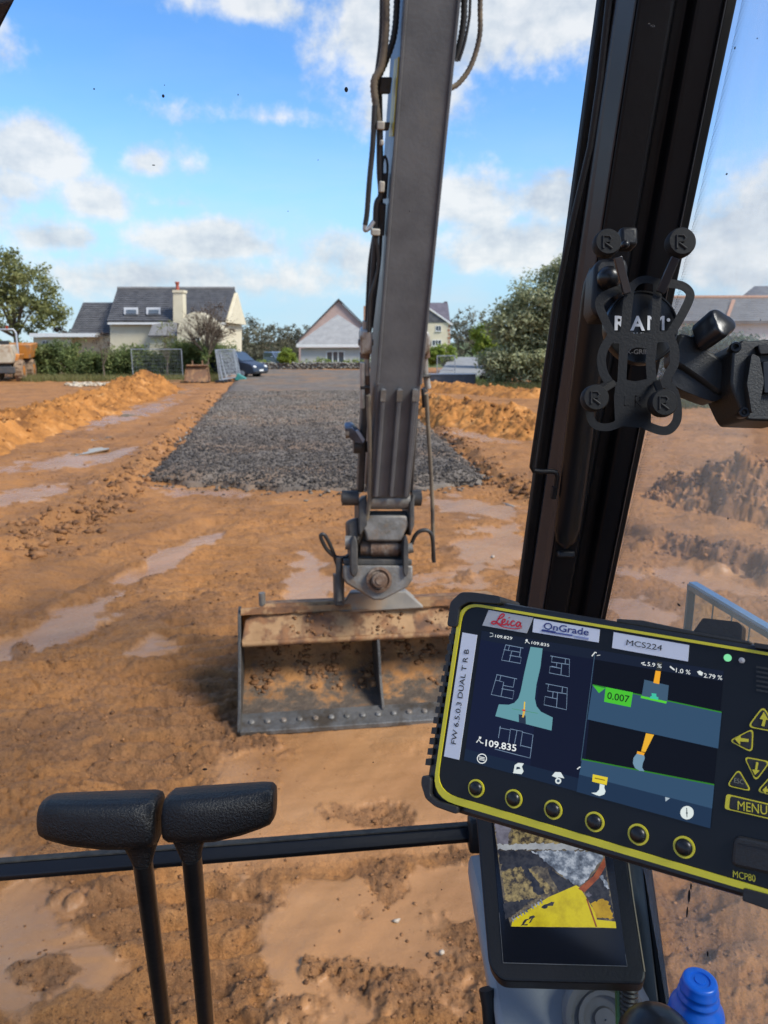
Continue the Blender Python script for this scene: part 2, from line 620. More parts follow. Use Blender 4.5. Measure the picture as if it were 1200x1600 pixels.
def ground_z(x, y, full=False):
    pts = np.stack([x, y, np.zeros_like(x)], -1)
    px, py, t = project(pts)
    w = wetness(x, y, px, py)
    r = np.hypot(x, y)
    dl, sl, _ = seg_dist(x, y, LINE_L)
    dr, sr, _ = seg_dist(x, y, LINE_R)
    wob = fbm(x, y, 1.6, 3, 40) * 0.25
    left = sstep(-0.22, 0.22, dl * sl + wob)      # left of the cut
    right = sstep(-0.22, 0.22, -(dr * sr) + wob)
    far = sstep(30, 44, r)
    bank = np.maximum(left, right) * (1 - 0.55 * far)
    z = bank * BANK
    # small ridges of clods along the left edge of the cut
    z = z + np.exp(-((dl - 0.25) / 0.22) ** 2) * 0.07 * np.clip(fbm(x, y, 2.5, 3, 44) + 0.55, 0, 1.5) * (r < 26)
    bw = sstep(0.0, 0.25, 0.5 - np.maximum(np.abs(x - 0.58) - 0.75, np.abs(y - 4.05) - 0.42)) * sstep(1.35, 0.9, np.abs(x - .58))
    w = np.maximum(w, 0.85 * bw)
    rough = (1 - w)
    lump = fbm(x, y, 1.1, 3, 1) * 0.035
    ex_, ey_ = x * 0.42 + y * 0.10, y - x * 0.08
    mid = fbm(ex_, ey_, 3.4, 5, 7, 0.58) * 0.026 + np.abs(fbm(ex_, ey_, 2.0, 3, 8)) * 0.022
    clod = np.clip(fbm(ex_ * 1.5, ey_, 5.0, 6, 12, 0.66), -0.45, 1.6) * 0.020
    crack = -np.clip(0.10 - np.abs(fbm(ex_ * 1.3, ey_, 6.0, 3, 18, 0.6)), 0, 0.1) * 0.30
    fine = np.clip(fbm(ex_ * 1.6, ey_, 34.0, 2, 15, 0.7), -0.4, 1.2) * 0.008
    patch = sstep(-0.35, 0.45, fbm(x, y, 0.8, 3, 30))
    cr_ = crumbs(x, y, px, py)
    rough = np.maximum(rough, cr_)
    z = z + lump * (0.35 + 0.65 * rough) + (mid + clod * (0.35 + 0.9 * patch) + crack * patch + fine) * rough * 0.95
    z = z + cr_ * (np.clip(fbm(x, y, 4.5, 6, 90, 0.66), -0.25, 1.6) * 0.026 + 0.004)
    # print of the crawler tracks: cross bars in two lanes along the machine
    lane = np.zeros_like(x)
    for (c, hw) in ((-0.57, 0.45), (1.62, 0.42)):
        q = x - c + 0.03 * y + wob * 0.2
        lane = np.maximum(lane, sstep(hw + 0.07, hw - 0.07, np.abs(q)))
    lane = lane * sstep(11.5, 8.0, r) * (0.35 + 0.65 * sstep(-0.6, 0.0, fbm(x, y, 0.9, 2, 33))) * (0.30 + 0.70 * rough) * (1 - bw)
    ph = y / 0.185 + 0.55 * fbm(x, y, 1.3, 3, 35) + 0.2 * fbm(x, y, 6, 2, 36)
    bars = np.abs(np.mod(ph, 1.0) - 0.5) * 2
    z = z + lane * (sstep(0.40, 0.62, bars) * 0.042 - 0.030)
    # torn cracks left across the lanes by the grousers
    for (sd, sc_, dp) in ((61, 3.6, .034), (63, 7.5, .020)):
        q = np.abs(fbm(x * 0.22 + sd, y + .06 * x, sc_, 3, sd, .5))
        br = sstep(-0.15, 0.30, fbm(x * .6, y, 2.2, 3, sd + 1))
        z = z - dp * np.clip(1 - q / 0.075, 0, 1) * br * (0.25 + 0.75 * np.maximum(lane, patch * .7)) * rough * (r < 18)
    # long dragged scrapes
    ang = 0.9
    sx = x * math.cos(ang) + y * math.sin(ang)
    sy2 = -x * math.sin(ang) + y * math.cos(ang)
    z = z + (gnoise(sx * 0.5, sy2 * 3.2, 51)) * 0.012 + gnoise(sx * 1.2, sy2 * 11, 52) * 0.004 * (r < 20) + fbm(x * 0.7 + y * .2, y * 9 - x * .9, 1.0, 3, 54, .6) * 0.010 * (r < 16) * (0.25 + 0.75 * rough)
    # wheel ruts on the left strip
    rut, _, _ = seg_dist(x, y, [G(-60, 842)[:2], G(70, 806)[:2], G(190, 690)[:2], G(300, 620)[:2]])
    z = z - 0.05 * np.exp(-(rut / 0.35) ** 2)
    rut2, _, _ = seg_dist(x, y, [G(-100, 1010)[:2], G(60, 930)[:2], G(250, 850)[:2], G(340, 820)[:2]])
    z = z - 0.035 * np.exp(-(rut2 / 0.25) ** 2) + 0.04 * np.exp(-((rut2 - 0.4) / 0.15) ** 2) * rough
    z = z * np.where(r > 70, np.clip(1 - (r - 70) / 60, 0.0, 1), 1.0)
    if full:
        return z, np.clip(w - cr_ * 0.8, 0, 1), px, py, r, np.clip(cr_, 0, 1)
    return z


def make_ground():
    a_in = np.linspace(-44, 44, 640)
    a_out = np.concatenate([np.arange(-180, -44, 4.0), a_in, np.arange(46, 180, 4.0)])
    th = np.radians(a_out) + YAW
    rr = np.concatenate([[0.3, 0.6, 0.9], np.exp(np.linspace(math.log(1.3), math.log(72), 880)), 72 * np.exp(np.linspace(0.06, math.log(45), 24))])
    TH, R = np.meshgrid(th, rr)
    x, y = R * np.sin(TH), R * np.cos(TH)
    z, w, px, py, r, lane = ground_z(x, y, True)
    D = x * HFWD[0] + y * HFWD[1]
    behind = (D < 0.3)
    w = np.where(behind, 0.2, w)
    nr, na = x.shape
    verts = np.stack([x, y, z], -1).reshape(-1, 3)
    i = np.arange(nr - 1)[:, None] * na + np.arange(na - 1)[None, :]
    f = np.stack([i, i + 1, i + na + 1, i + na], -1).reshape(-1, 4)
    j = np.arange(nr - 1) * na
    seam = np.stack([j + na - 1, j, j + na, j + 2 * na - 1], -1)
    f = np.concatenate([f, seam])[:, ::-1]
    grass = sstep(-0.2, 0.2, (D - 74) / 5 + fbm(x, y, 0.25, 3, 60) * 0.25)
    tone = fbm(x, y, 0.55, 4, 61) * 0.5 + 0.5
    me = npmesh('ground', verts, f, mud_material(), smooth=True,
                attrs={'wet': w.ravel(), 'grass': grass.ravel(), 'tone': tone.ravel(), 'lane': lane.ravel()})
    o = npobj('ground', me)
    tag(o, 'wet orange mud of the building site with smooth slicks and clods', kind='structure')


def mud_material():
    m = bpy.data.materials.new('mud')
    m.use_nodes = True
    nt = m.node_tree
    b = nt.nodes['Principled BSDF']
    tc = N(nt, 'ShaderNodeTexCoord')
    vec = tc.outputs['Object']
    A = lambda n: N(nt, 'ShaderNodeAttribute', attribute_name=n).outputs['Fac']
    wet, grass, tone = A('wet'), A('grass'), A('tone')
    n1 = noise(nt, vec, 1.3, 8, 0.62, 0.4)
    n2 = noise(nt, vec, 7.0, 8, 0.66)
    n3 = noise(nt, vec, 0.45, 4, 0.5)
    base = ramp(nt, mth(nt, 'ADD', mth(nt, 'MULTIPLY', n1, 0.6), mth(nt, 'MULTIPLY', n2, 0.4)),
                [(0.28, (0.175, 0.073, 0.023)), (0.42, (0.315, 0.135, 0.040)), (0.55, (0.40, 0.176, 0.053)), (0.72, (0.465, 0.225, 0.078))])
    och = ramp(nt, n3, [(0.46, 0.0), (0.66, 0.6)])
    base = mixc(nt, och, base, (0.43, 0.178, 0.045))
    brown = ramp(nt, tone, [(0.50, 0.0), (0.85, 0.6)])
    base = mixc(nt, brown, base, (0.21, 0.095, 0.032))
    base = mixc(nt, mth(nt, 'MULTIPLY', A('lane'), 0.6), base, ramp(nt, n2, [(.35, (0.13, 0.060, 0.025)), (.65, (0.27, 0.130, 0.055))]))
    n4 = noise(nt, vec, 38.0, 6, 0.75)  # moist crumb specks at two scales, also putting tiny light-and-shade contrast into the colour
    base = mixc(nt, ramp(nt, n4, [(0.36, 0.75), (0.47, 0.0)]), base, (0.115, 0.050, 0.018))
    n5 = noise(nt, vec, 110.0, 4, 0.7)
    base = mixc(nt, ramp(nt, n5, [(0.56, 0.0), (0.70, 0.5)]), base, (0.55, 0.30, 0.12))
    base = mixc(nt, ramp(nt, n5, [(0.34, 0.6), (0.44, 0.0)]), base, (0.13, 0.058, 0.022))
    wc = ramp(nt, n1, [(0.3, (0.31, 0.150, 0.060)), (0.55, (0.39, 0.200, 0.085)), (0.7, (0.42, 0.230, 0.110))])
    col = mixc(nt, mth(nt, 'MULTIPLY', wet, 0.85), base, wc)
    gr = ramp(nt, n2, [(0.35, (0.06, 0.085, 0.02)), (0.6, (0.13, 0.15, 0.04))])
    col = mixc(nt, grass, col, gr)
    nt.links.new(col, b.inputs['Base Color'])
    rough = mth(nt, 'SUBTRACT', 0.76, mth(nt, 'MULTIPLY', wet, mth(nt, 'ADD', 0.20, mth(nt, 'MULTIPLY', n2, 0.72))))
    nt.links.new(rough, b.inputs['Roughness'])
    b.inputs['Specular IOR Level'].default_value = 0.4
    bn = N(nt, 'ShaderNodeBump')
    bn.inputs['Distance'].default_value = 0.03
    nt.links.new(mth(nt, 'SUBTRACT', 0.85, mth(nt, 'MULTIPLY', wet, 0.62)), bn.inputs['Strength'])
    hh = mth(nt, 'ADD', noise(nt, vec, 24.0, 9, 0.74), mth(nt, 'MULTIPLY', noise(nt, vec, 95.0, 6, 0.7), 0.55))
    nt.links.new(hh, bn.inputs['Height'])
    nt.links.new(bn.outputs[0], b.inputs['Normal'])
    return m


make_ground()


def gz(p, add=0.0):
    "point set on the ground"
    x, y = np.array([p[0]]), np.array([p[1]])
    return np.array([p[0], p[1], float(ground_z(x, y)[0]) + add])


# ------------------------------------------------------------------ standing water
M_water = bpy.data.materials.new('water')
M_water.use_nodes = True
_b = M_water.node_tree.nodes['Principled BSDF']
_b.inputs['Base Color'].default_value = (0.16, 0.095, 0.05, 1)
_b.inputs['Roughness'].default_value = 0.04
_b.inputs['Specular IOR Level'].default_value = 0.7


def puddle(px, py, rx, ry, skew, seed):
    rg = np.random.default_rng(seed)
    ph = rg.uniform(0, 6.28, 6)
    top = []
    k0 = np.linalg.norm(G(px, py, 0.1) - C0) / FPX
    c = G(px, py, 0.1)
    qx = c[0] + rg.uniform(-1, 1, 300) * rx * k0
    qy = c[1] + rg.uniform(-1, 1, 300) * ry * k0 * 3
    zc = float(np.percentile(ground_z(qx, qy), 42))
    rx, ry = rx * 1.5, ry * 1.6
    for i in range(48):
        a = 2 * math.pi * i / 48
        k = 1 + sum(0.20 / (q + 1) ** 0.6 * math.sin((q + 1) * a + ph[q]) for q in range(6))
        x, y = px + rx * k * math.cos(a), py + ry * k * math.sin(a) + skew * rx * k * math.cos(a)
        top.append(G(x, y, zc))
    mb = MB()
    mb.prism(top, (0, 0, -0.03))
    o = mb.build('puddle', M_water, smooth=None)
    tag(o, kind='structure')


for k, a in enumerate([(150, 686, 14, 1.3, -.08), (128, 706, 24, 2.0, -.16), (198, 649, 14, 1.2, 0), (108, 714, 10, 1.2, -.2)]):
    puddle(*a, seed=90 + k)


# ------------------------------------------------------------------ loose clods and stones
def ico():
    t = (1 + 5 ** 0.5) / 2
    v = np.array([(-1, t, 0), (1, t, 0), (-1, -t, 0), (1, -t, 0), (0, -1, t), (0, 1, t), (0, -1, -t), (0, 1, -t), (t, 0, -1), (t, 0, 1), (-t, 0, -1), (-t, 0, 1)], float)
    v /= np.linalg.norm(v, axis=1)[:, None]
    f = np.array([(0, 11, 5), (0, 5, 1), (0, 1, 7), (0, 7, 10), (0, 10, 11), (1, 5, 9), (5, 11, 4), (11, 10, 2), (10, 7, 6), (7, 1, 8),
                  (3, 9, 4), (3, 4, 2), (3, 2, 6), (3, 6, 8), (3, 8, 9), (4, 9, 5), (2, 4, 11), (6, 2, 10), (8, 6, 7), (9, 8, 1)])
    return v, f


def block():
    v = np.array([(x, y, z) for x in (-.7, .7) for y in (-.7, .7) for z in (-.7, .7)], float)
    q = [(0, 1, 3, 2), (4, 6, 7, 5), (0, 4, 5, 1), (2, 3, 7, 6), (0, 2, 6, 4), (1, 5, 7, 3)]
    f = np.array([t for a, b, c, d in q for t in ((a, b, c), (a, c, d))])
    return v, f


def stones(name, pos, size, mat, parent=None, flat=0.7, rng=RNG, smooth=False, shape=ico, tone=None):
    v, f = shape()
    nvv, nff = len(v), len(f)
    n = len(pos)
    jit = rng.uniform(0.50, 1.30, (n, nvv))
    sc = size[:, None] * rng.uniform(0.65, 1.3, (n, 3))
    sc[:, 2] *= flat
    vv = v[None] * jit[..., None]
    # random rotation about a random axis
    q = rng.normal(size=(n, 4))
    q /= np.linalg.norm(q, axis=1)[:, None]
    w, x, y, z = q.T
    Rm = np.stack([1 - 2 * (y * y + z * z), 2 * (x * y - z * w), 2 * (x * z + y * w), 2 * (x * y + z * w), 1 - 2 * (x * x + z * z), 2 * (y * z - x * w),
                   2 * (x * z - y * w), 2 * (y * z + x * w), 1 - 2 * (x * x + y * y)], -1).reshape(n, 3, 3)
    vv = np.einsum('nij,nkj->nki', Rm, vv) * sc[:, None, :] + pos[:, None, :]
    ff = (f[None] + (np.arange(n) * nvv)[:, None, None]).reshape(-1, 3)
    tn = rng.uniform(0, 1, n) if tone is None else tone
    me = npmesh(name, vv.reshape(-1, 3), ff, mat, tone=np.repeat(tn, nff), smooth=smooth)
    return npobj(name, me, parent)


def tonemat(name, stops, rough=0.8, spec=0.3, bump=0.4, bscale=60, nvar=0.25):
    m = bpy.data.materials.new(name)
    m.use_nodes = True
    nt = m.node_tree
    b = nt.nodes['Principled BSDF']
    at = N(nt, 'ShaderNodeAttribute', attribute_name='tone')
    tc = N(nt, 'ShaderNodeTexCoord')
    n1 = noise(nt, tc.outputs['Object'], bscale, 5, 0.65)
    f = mth(nt, 'ADD', at.outputs['Fac'], mth(nt, 'MULTIPLY', mth(nt, 'SUBTRACT', n1, 0.5), nvar * 2))
    nt.links.new(ramp(nt, f, stops), b.inputs['Base Color'])
    b.inputs['Roughness'].default_value = rough
    b.inputs['Specular IOR Level'].default_value = spec
    bn = N(nt, 'ShaderNodeBump')
    bn.inputs['Strength'].default_value = bump
    bn.inputs['Distance'].default_value = 0.01
    nt.links.new(n1, bn.inputs['Height'])
    nt.links.new(bn.outputs[0], b.inputs['Normal'])
    return m


M_clod = tonemat('clod', [(0.0, (0.10, 0.045, 0.018)), (0.5, (0.20, 0.090, 0.034)), (1.0, (0.31, 0.15, 0.062))], 0.75)
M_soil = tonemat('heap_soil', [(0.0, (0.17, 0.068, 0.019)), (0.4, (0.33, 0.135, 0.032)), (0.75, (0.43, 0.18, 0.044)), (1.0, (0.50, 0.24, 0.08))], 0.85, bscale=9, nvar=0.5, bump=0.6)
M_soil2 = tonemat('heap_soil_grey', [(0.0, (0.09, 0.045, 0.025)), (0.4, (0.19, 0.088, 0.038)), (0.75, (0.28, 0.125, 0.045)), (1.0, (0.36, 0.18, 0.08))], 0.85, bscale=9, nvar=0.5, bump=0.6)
M_gravel = tonemat('gravel', [(0.0, (0.038, 0.031, 0.026)), (0.45, (0.084, 0.069, 0.058)), (0.75, (0.155, 0.125, 0.10)), (0.95, (0.23, 0.185, 0.14)), (1.0, (0.30, 0.26, 0.21))], 0.7, bscale=40, nvar=0.1)


def scatter_clods():
    n = 95000
    th = np.radians(RNG.uniform(-40, 42, n)) + YAW
    r = np.exp(RNG.uniform(math.log(1.6), math.log(26), n))
    x, y = r * np.sin(th), r * np.cos(th)
    z, w, px, py, rr, lane = ground_z(x, y, True)
    den = sstep(-0.1, 0.7, fbm(x, y, 0.9, 3, 71) * 0.8 + fbm(x, y, 3.5, 2, 73) * 0.6) * (1 - 0.97 * w) + 0.5 * lane * (1 - w)
    keep = RNG.uniform(0, 1, n) < den
    s = (0.0025 + 0.010 * RNG.uniform(0, 1, n) ** 5) * (0.6 + 0.10 * r)
    pos = np.stack([x, y, z + s * 0.25], -1)[keep]
    o = stones('mud_clods', pos, s[keep], M_clod, flat=.6, shape=block)
    tag(o, 'small clods of mud lying loose over the ground', kind='stuff')


scatter_clods()


def lump_group(spots):
    pos, size = [], []
    for (px, py, rad, cnt, s) in spots:
        c = G(px, py)
        k = np.linalg.norm(c - C0) / FPX
        for _ in range(cnt):
            q = RNG.normal(size=2) * rad * k * 0.5
            p = gz((c[0] + q[0], c[1] + q[1] * 1.6))
            ss = s * k * (0.10 + 0.40 * RNG.uniform(0, 1) ** 2.5)
            pos.append(p + np.array([0, 0, ss * 0.15]))
            size.append(ss)
    o = stones('mud_lumps', np.array(pos), np.array(size), M_clod, flat=.5)
    tag(o, 'heavier lumps of wet mud dropped by the tracks', kind='stuff')


lump_group([(30, 1015, 16, 10, 9), (390, 1015, 30, 14, 8), (120, 762, 30, 16, 8), (190, 785, 40, 18, 7), (110, 860, 20, 10, 6), (130, 690, 40, 8, 4),
            (700, 1490, 60, 40, 9), (600, 1400, 30, 25, 8), (640, 1540, 70, 40, 9), (480, 1515, 12, 8, 12), (420, 1580, 60, 30, 8), (690, 1330, 40, 14, 7),
            (580, 1270, 40, 18, 6), (330, 1540, 60, 30, 7), (180, 1440, 60, 30, 6), (90, 1500, 50, 24, 6), (850, 1080, 60, 10, 6), (700, 855, 18, 8, 5),
            (720, 900, 20, 8, 5), (60, 850, 20, 14, 6), (280, 1120, 60, 20, 5), (100, 1140, 60, 20, 5), (380, 1150, 40, 12, 5), (1100, 1480, 60, 30, 8), (1060, 1430, 40, 20, 7)])


def bank_clods(name, line, px_pts, cnt, lab, side):
    w = [G(x, y, .1)[:2] for x, y in px_pts]
    pos, size = [], []
    for _ in range(cnt):
        u = RNG.uniform(0, len(w) - 1)
        i = int(u)
        a, b = w[i], w[i + 1]
        d = unit(b - a)
        q = a + (b - a) * (u - i) + np.array([-d[1], d[0]]) * (RNG.normal() * 0.20 + 0.10 * side) + RNG.normal(size=2) * 0.05
        s = 0.012 + 0.065 * RNG.uniform(0, 1) ** 4
        pos.append(gz(q, s * 0.2))
        size.append(s)
    o = stones(name, np.array(pos), np.array(size), M_clod, flat=.7, shape=block)
    tag(o, lab, kind='stuff')


bank_clods('bank_clods', LINE_L, [(20, 860), (100, 824), (172, 792), (206, 760), (240, 728), (280, 686), (320, 645), (345, 612)], 1300, 'crumbled clods along the low bank left of the gravel cut', 1)
bank_clods('bank_clods', LINE_R, [(830, 778), (765, 744), (730, 716), (700, 690), (668, 664), (640, 640)], 800, 'crumbled clods along the low bank right of the gravel cut', -1)


# ------------------------------------------------------------------ spoil heaps
def heap(label, path, hgt, wid, mat, seed, n_u=150, n_v=70, rough=1.0, name='spoil_heap', clods=260, cs=0.07):
    path = [np.array(p[:2], float) for p in path]
    cum = np.concatenate([[0], np.cumsum([np.linalg.norm(path[i + 1] - path[i]) for i in range(len(path) - 1)])])
    u = np.linspace(0, cum[-1], n_u)
    cx, cyy = np.interp(u, cum, [p[0] for p in path]), np.interp(u, cum, [p[1] for p in path])
    hh, ww = np.interp(u, cum, hgt), np.interp(u, cum, wid)
    tx, ty = np.gradient(cx), np.gradient(cyy)
    L = np.hypot(tx, ty)
    nx, ny = -ty / L, tx / L
    v = np.linspace(-1.25, 1.25, n_v)
    X = cx[:, None] + nx[:, None] * v[None] * ww[:, None]
    Y = cyy[:, None] + ny[:, None] * v[None] * ww[:, None]
    vv = v[None] + 0.22 * fbm(X, Y, 0.8, 3, seed)
    prof = np.clip(1 - np.abs(vv) ** 1.35, -0.35, 1)
    end = np.minimum(sstep(0, 0.08, u / cum[-1]), sstep(1, 0.92, u / cum[-1]))
    H = hh * end
    Z = H[:, None] * prof * (1 + 0.35 * fbm(X, Y, 0.7, 3, seed + 3))
    k = np.clip(prof + 0.35, 0, 1)
    Z = Z + rough * k * (np.abs(fbm(X, Y, 1.7, 3, seed + 5)) * 0.13 + fbm(X, Y, 4.0, 5, seed + 9, 0.68) * 0.10 + np.clip(fbm(X, Y, 13.0, 3, seed + 11, 0.65), -.3, 1.2) * 0.06)
    base = np.array([gz((cx[i], cyy[i]))[2] for i in range(0, n_u, 10)])
    bz = np.interp(u, u[::10], base)
    Z = Z + ground_z(X, Y) - 0.10
    verts = np.stack([X, Y, Z], -1).reshape(-1, 3)
    o0 = np.array([cx.mean(), cyy.mean(), bz.mean()])
    i = np.arange(n_u - 1)[:, None] * n_v + np.arange(n_v - 1)[None, :]
    f = np.stack([i, i + 1, i + n_v + 1, i + n_v], -1).reshape(-1, 4)
    zn = verts[f].mean(1)
    tone = 0.5 + 0.55 * fbm(zn[:, 0], zn[:, 1], 1.1, 4, seed + 20)
    rt = thing(name, label, 'spoil heap', o0)
    npobj('soil', npmesh('soil', verts - o0, f[:, ::-1], mat, smooth=True, tone=tone), rt)
    rg = np.random.default_rng(seed)
    ui, vi = rg.integers(0, n_u, clods), rg.normal(0, 0.62, clods)
    vi = np.clip(((vi / 1.25 + 1) / 2 * (n_v - 1)).astype(int), 0, n_v - 1)
    pos = np.stack([X[ui, vi], Y[ui, vi], Z[ui, vi]], -1) - o0
    c = stones('loose_clods', pos, cs * (.25 + rg.uniform(0.0, 1.0, clods) ** 3), mat, rt, rng=rg)
    c['kind'] = 'stuff'
    return rt


heap('long low heap of orange soil along the left of the puddled strip',
     [G(-330, 780, .17), G(-120, 715, .17), G(-10, 684, .17), G(60, 662, .17), G(130, 640, .17), G(190, 622, .17), G(228, 606, .17), G(262, 603, .17)],
     [.58, .60, .60, .55, .52, .55, 1.0, .5], [1.6, 1.6, 1.55, 1.6, 1.7, 1.8, 2.2, 1.8], M_soil, 101, 620, 90, clods=2600)
heap('orange soil heap beside the right edge of the gravel behind the dipper arm',
     [G(655, 632, .17), G(700, 650, .17), G(770, 662, .17), G(840, 676, .17), G(920, 690, .17)],
     [.30, .60, .55, .42, .4], [1.5, 1.9, 1.9, 1.7, 1.5], M_soil, 131, 260, 90, clods=900)
heap('flat orange heap by the dark tank under the leafy tree', [G(655, 607, .17), G(735, 612, .17), G(860, 622, .17)], [.4, .45, .35], [1.6, 1.8, 1.5], M_soil, 141, 90, 30, clods=160)
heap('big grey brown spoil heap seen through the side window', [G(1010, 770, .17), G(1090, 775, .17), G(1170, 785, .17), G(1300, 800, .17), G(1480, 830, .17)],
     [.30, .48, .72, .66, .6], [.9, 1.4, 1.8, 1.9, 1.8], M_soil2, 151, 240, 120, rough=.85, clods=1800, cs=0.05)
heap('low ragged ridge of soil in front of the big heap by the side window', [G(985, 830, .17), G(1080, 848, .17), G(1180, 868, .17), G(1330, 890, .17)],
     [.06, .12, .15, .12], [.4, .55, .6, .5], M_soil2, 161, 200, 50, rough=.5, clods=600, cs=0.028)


# ------------------------------------------------------------------ gravel road
EDGE = [(225, 741), (250, 748), (300, 752), (360, 754), (420, 757), (480, 759), (540, 761), (600, 759), (650, 757), (700, 752), (758, 747),
        (728, 715), (700, 690), (668, 664), (640, 640), (618, 618), (604, 604), (592, 590), (580, 580), (470, 578.5), (385, 579), (366, 595), (345, 620),
        (320, 646), (285, 685), (258, 712), (238, 730)]
EDGE_W = np.array([G(x, y, 0.10)[:2] for x, y in EDGE])


def inside(px, py, poly):
    c = np.zeros(px.shape, bool)
    n = len(poly)
    j = n - 1
    for i in range(n):
        xi, yi, xj, yj = poly[i][0], poly[i][1], poly[j][0], poly[j][1]
        cond = ((yi > py) != (yj > py)) & (px < (xj - xi) * (py - yi) / (yj - yi + 1e-12) + xi)
        c ^= cond
        j = i
    return c


def make_gravel():
    cx, cyw = EDGE_W.mean(0)
    lo, hi = EDGE_W.min(0) - 0.3, EDGE_W.max(0) + 0.3
    # bed
    nx, ny = 120, 420
    xs = np.linspace(lo[0], hi[0], nx)
    ys = lo[1] + (hi[1] - lo[1]) * np.linspace(0, 1, ny) ** 1.7
    X, Y = np.meshgrid(xs, ys)
    ins = inside(X + 0.12 * gnoise(X * 2, Y * 2, 5), Y + 0.2 * gnoise(X * 2, Y * 2, 6), EDGE_W)
    edge_d, _, _ = seg_dist(X, Y, list(EDGE_W) + [EDGE_W[0]])
    top = 0.06 + 0.13 * sstep(0, 0.45, edge_d)
    Z = np.where(ins, top, -0.15) + fbm(X, Y, 0.6, 3, 80) * 0.03 + np.abs(fbm(X, Y, 8, 2, 83)) * 0.03
    nv = nx
    i = np.arange(ny - 1)[:, None] * nv + np.arange(nv - 1)[None, :]
    f = np.stack([i, i + 1, i + nv + 1, i + nv], -1).reshape(-1, 4)
    fin = ins.ravel()[f].any(1)
    m = pm('gravel_bed', (0.12, 0.100, 0.084), (0.19, 0.158, 0.128), 2.0, 0.92, bump=0.9, bscale=26, spec=.2, c3=(0.25, 0.15, 0.085), scale3=0.28, edge3=(0.48, 0.64))
    nt = m.node_tree
    o = npobj('gravel_road', npmesh('gravel_road', np.stack([X, Y, Z], -1).reshape(-1, 3), f[fin], m, smooth=True))
    tag(o, 'dark crushed stone road base laid in the shallow cut', kind='structure')
    # stones, closely packed near the front edge
    n = 125000
    d0, d1 = EDGE_W[:, 1].min(), EDGE_W[:, 1].max()
    y = d0 - 0.2 + (25.0) * RNG.uniform(0, 1, n) ** 1.8
    x = RNG.uniform(lo[0], hi[0], n)
    ok = inside(x + 0.2 * gnoise(x * 3, y * 3, 5), y + 0.2 * gnoise(x * 3, y * 3, 6), EDGE_W)
    x, y = x[ok], y[ok]
    ed, _, _ = seg_dist(x, y, list(EDGE_W) + [EDGE_W[0]])
    z = 0.06 + 0.13 * sstep(0, 0.45, ed) + fbm(x, y, 0.6, 3, 80) * 0.03
    s = RNG.uniform(0.010, 0.025, len(x)) * (0.8 + 0.9 * RNG.uniform(0, 1, len(x)) ** 5)
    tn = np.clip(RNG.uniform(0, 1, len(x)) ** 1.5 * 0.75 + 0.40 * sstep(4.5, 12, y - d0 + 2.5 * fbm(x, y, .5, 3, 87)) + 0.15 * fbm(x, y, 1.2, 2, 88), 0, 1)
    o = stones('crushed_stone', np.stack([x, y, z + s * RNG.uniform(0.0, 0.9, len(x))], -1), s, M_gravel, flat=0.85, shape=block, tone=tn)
    tag(o, 'dark angular crushed stones of the new road base', kind='stuff')
    # a few paler stones along the left edge, and spilled ones round the rim
    p, sz = [], []
    for _ in range(34):
        q = (RNG.uniform(262, 345), 0)
        yy = RNG.uniform(640, 700)
        c = G(q[0] + (700 - yy) * 0.35, yy, 0.2)
        p.append(c)
        sz.append(RNG.uniform(0.02, 0.055))
    o = stones('pale_stones', np.array(p), np.array(sz), pm('pale_stone', (0.32, 0.285, 0.24), (0.22, 0.195, 0.165), 10, 0.7))
    tag(o, 'paler broken stones strewn along the left of the gravel', kind='stuff')
    p, sz = [], []
    for _ in range(260):
        k = RNG.integers(0, 11)
        a, b2 = EDGE_W[k], EDGE_W[k + 1]
        q = a + (b2 - a) * RNG.uniform() + RNG.normal(size=2) * np.array([0.12, 0.35])
        p.append(gz(q, 0.015))
        sz.append(RNG.uniform(0.015, 0.045))
    o = stones('spilled_stones', np.array(p), np.array(sz), M_gravel)
    tag(o, 'stones spilled over the front rim of the gravel', kind='stuff')


make_gravel()
# bright flint lying in the mud on the right
for nm, (x, y, a, b2, lab) in {'a': (797, 789, 10, 1.6, 'thin white splinter lying on the wet mud right of the gravel'),
                               'b': (770, 872, 4, 3, 'small pale stone on wet mud below the white splinter'),
                               'c': (620, 1436, 5, 4, 'pale stone half sunk in mud below the cross bar'),
                               'd': (690, 1494, 8, 5, 'pale pebble in the clods left of the grey console')}.items():
    c = gz(G(x, y))
    k = np.linalg.norm(c - C0) / FPX
    o = stones('pale_stone', np.array([c + np.array([0, 0, b2 * k * .5])]), np.array([a * k]), pm('flint', (0.46, 0.38, 0.29), (0.38, 0.30, 0.22), 20, 0.5), flat=0.5)
    if nm == 'a':
        o.data.transform(__import__('mathutils').Matrix.Translation(-Vector(c)))
        o.location = c
        o.scale = (0.28, 1.6, 0.5)
        o.rotation_euler = (0, 0, 0.25)
    tag(o, lab, 'stone')
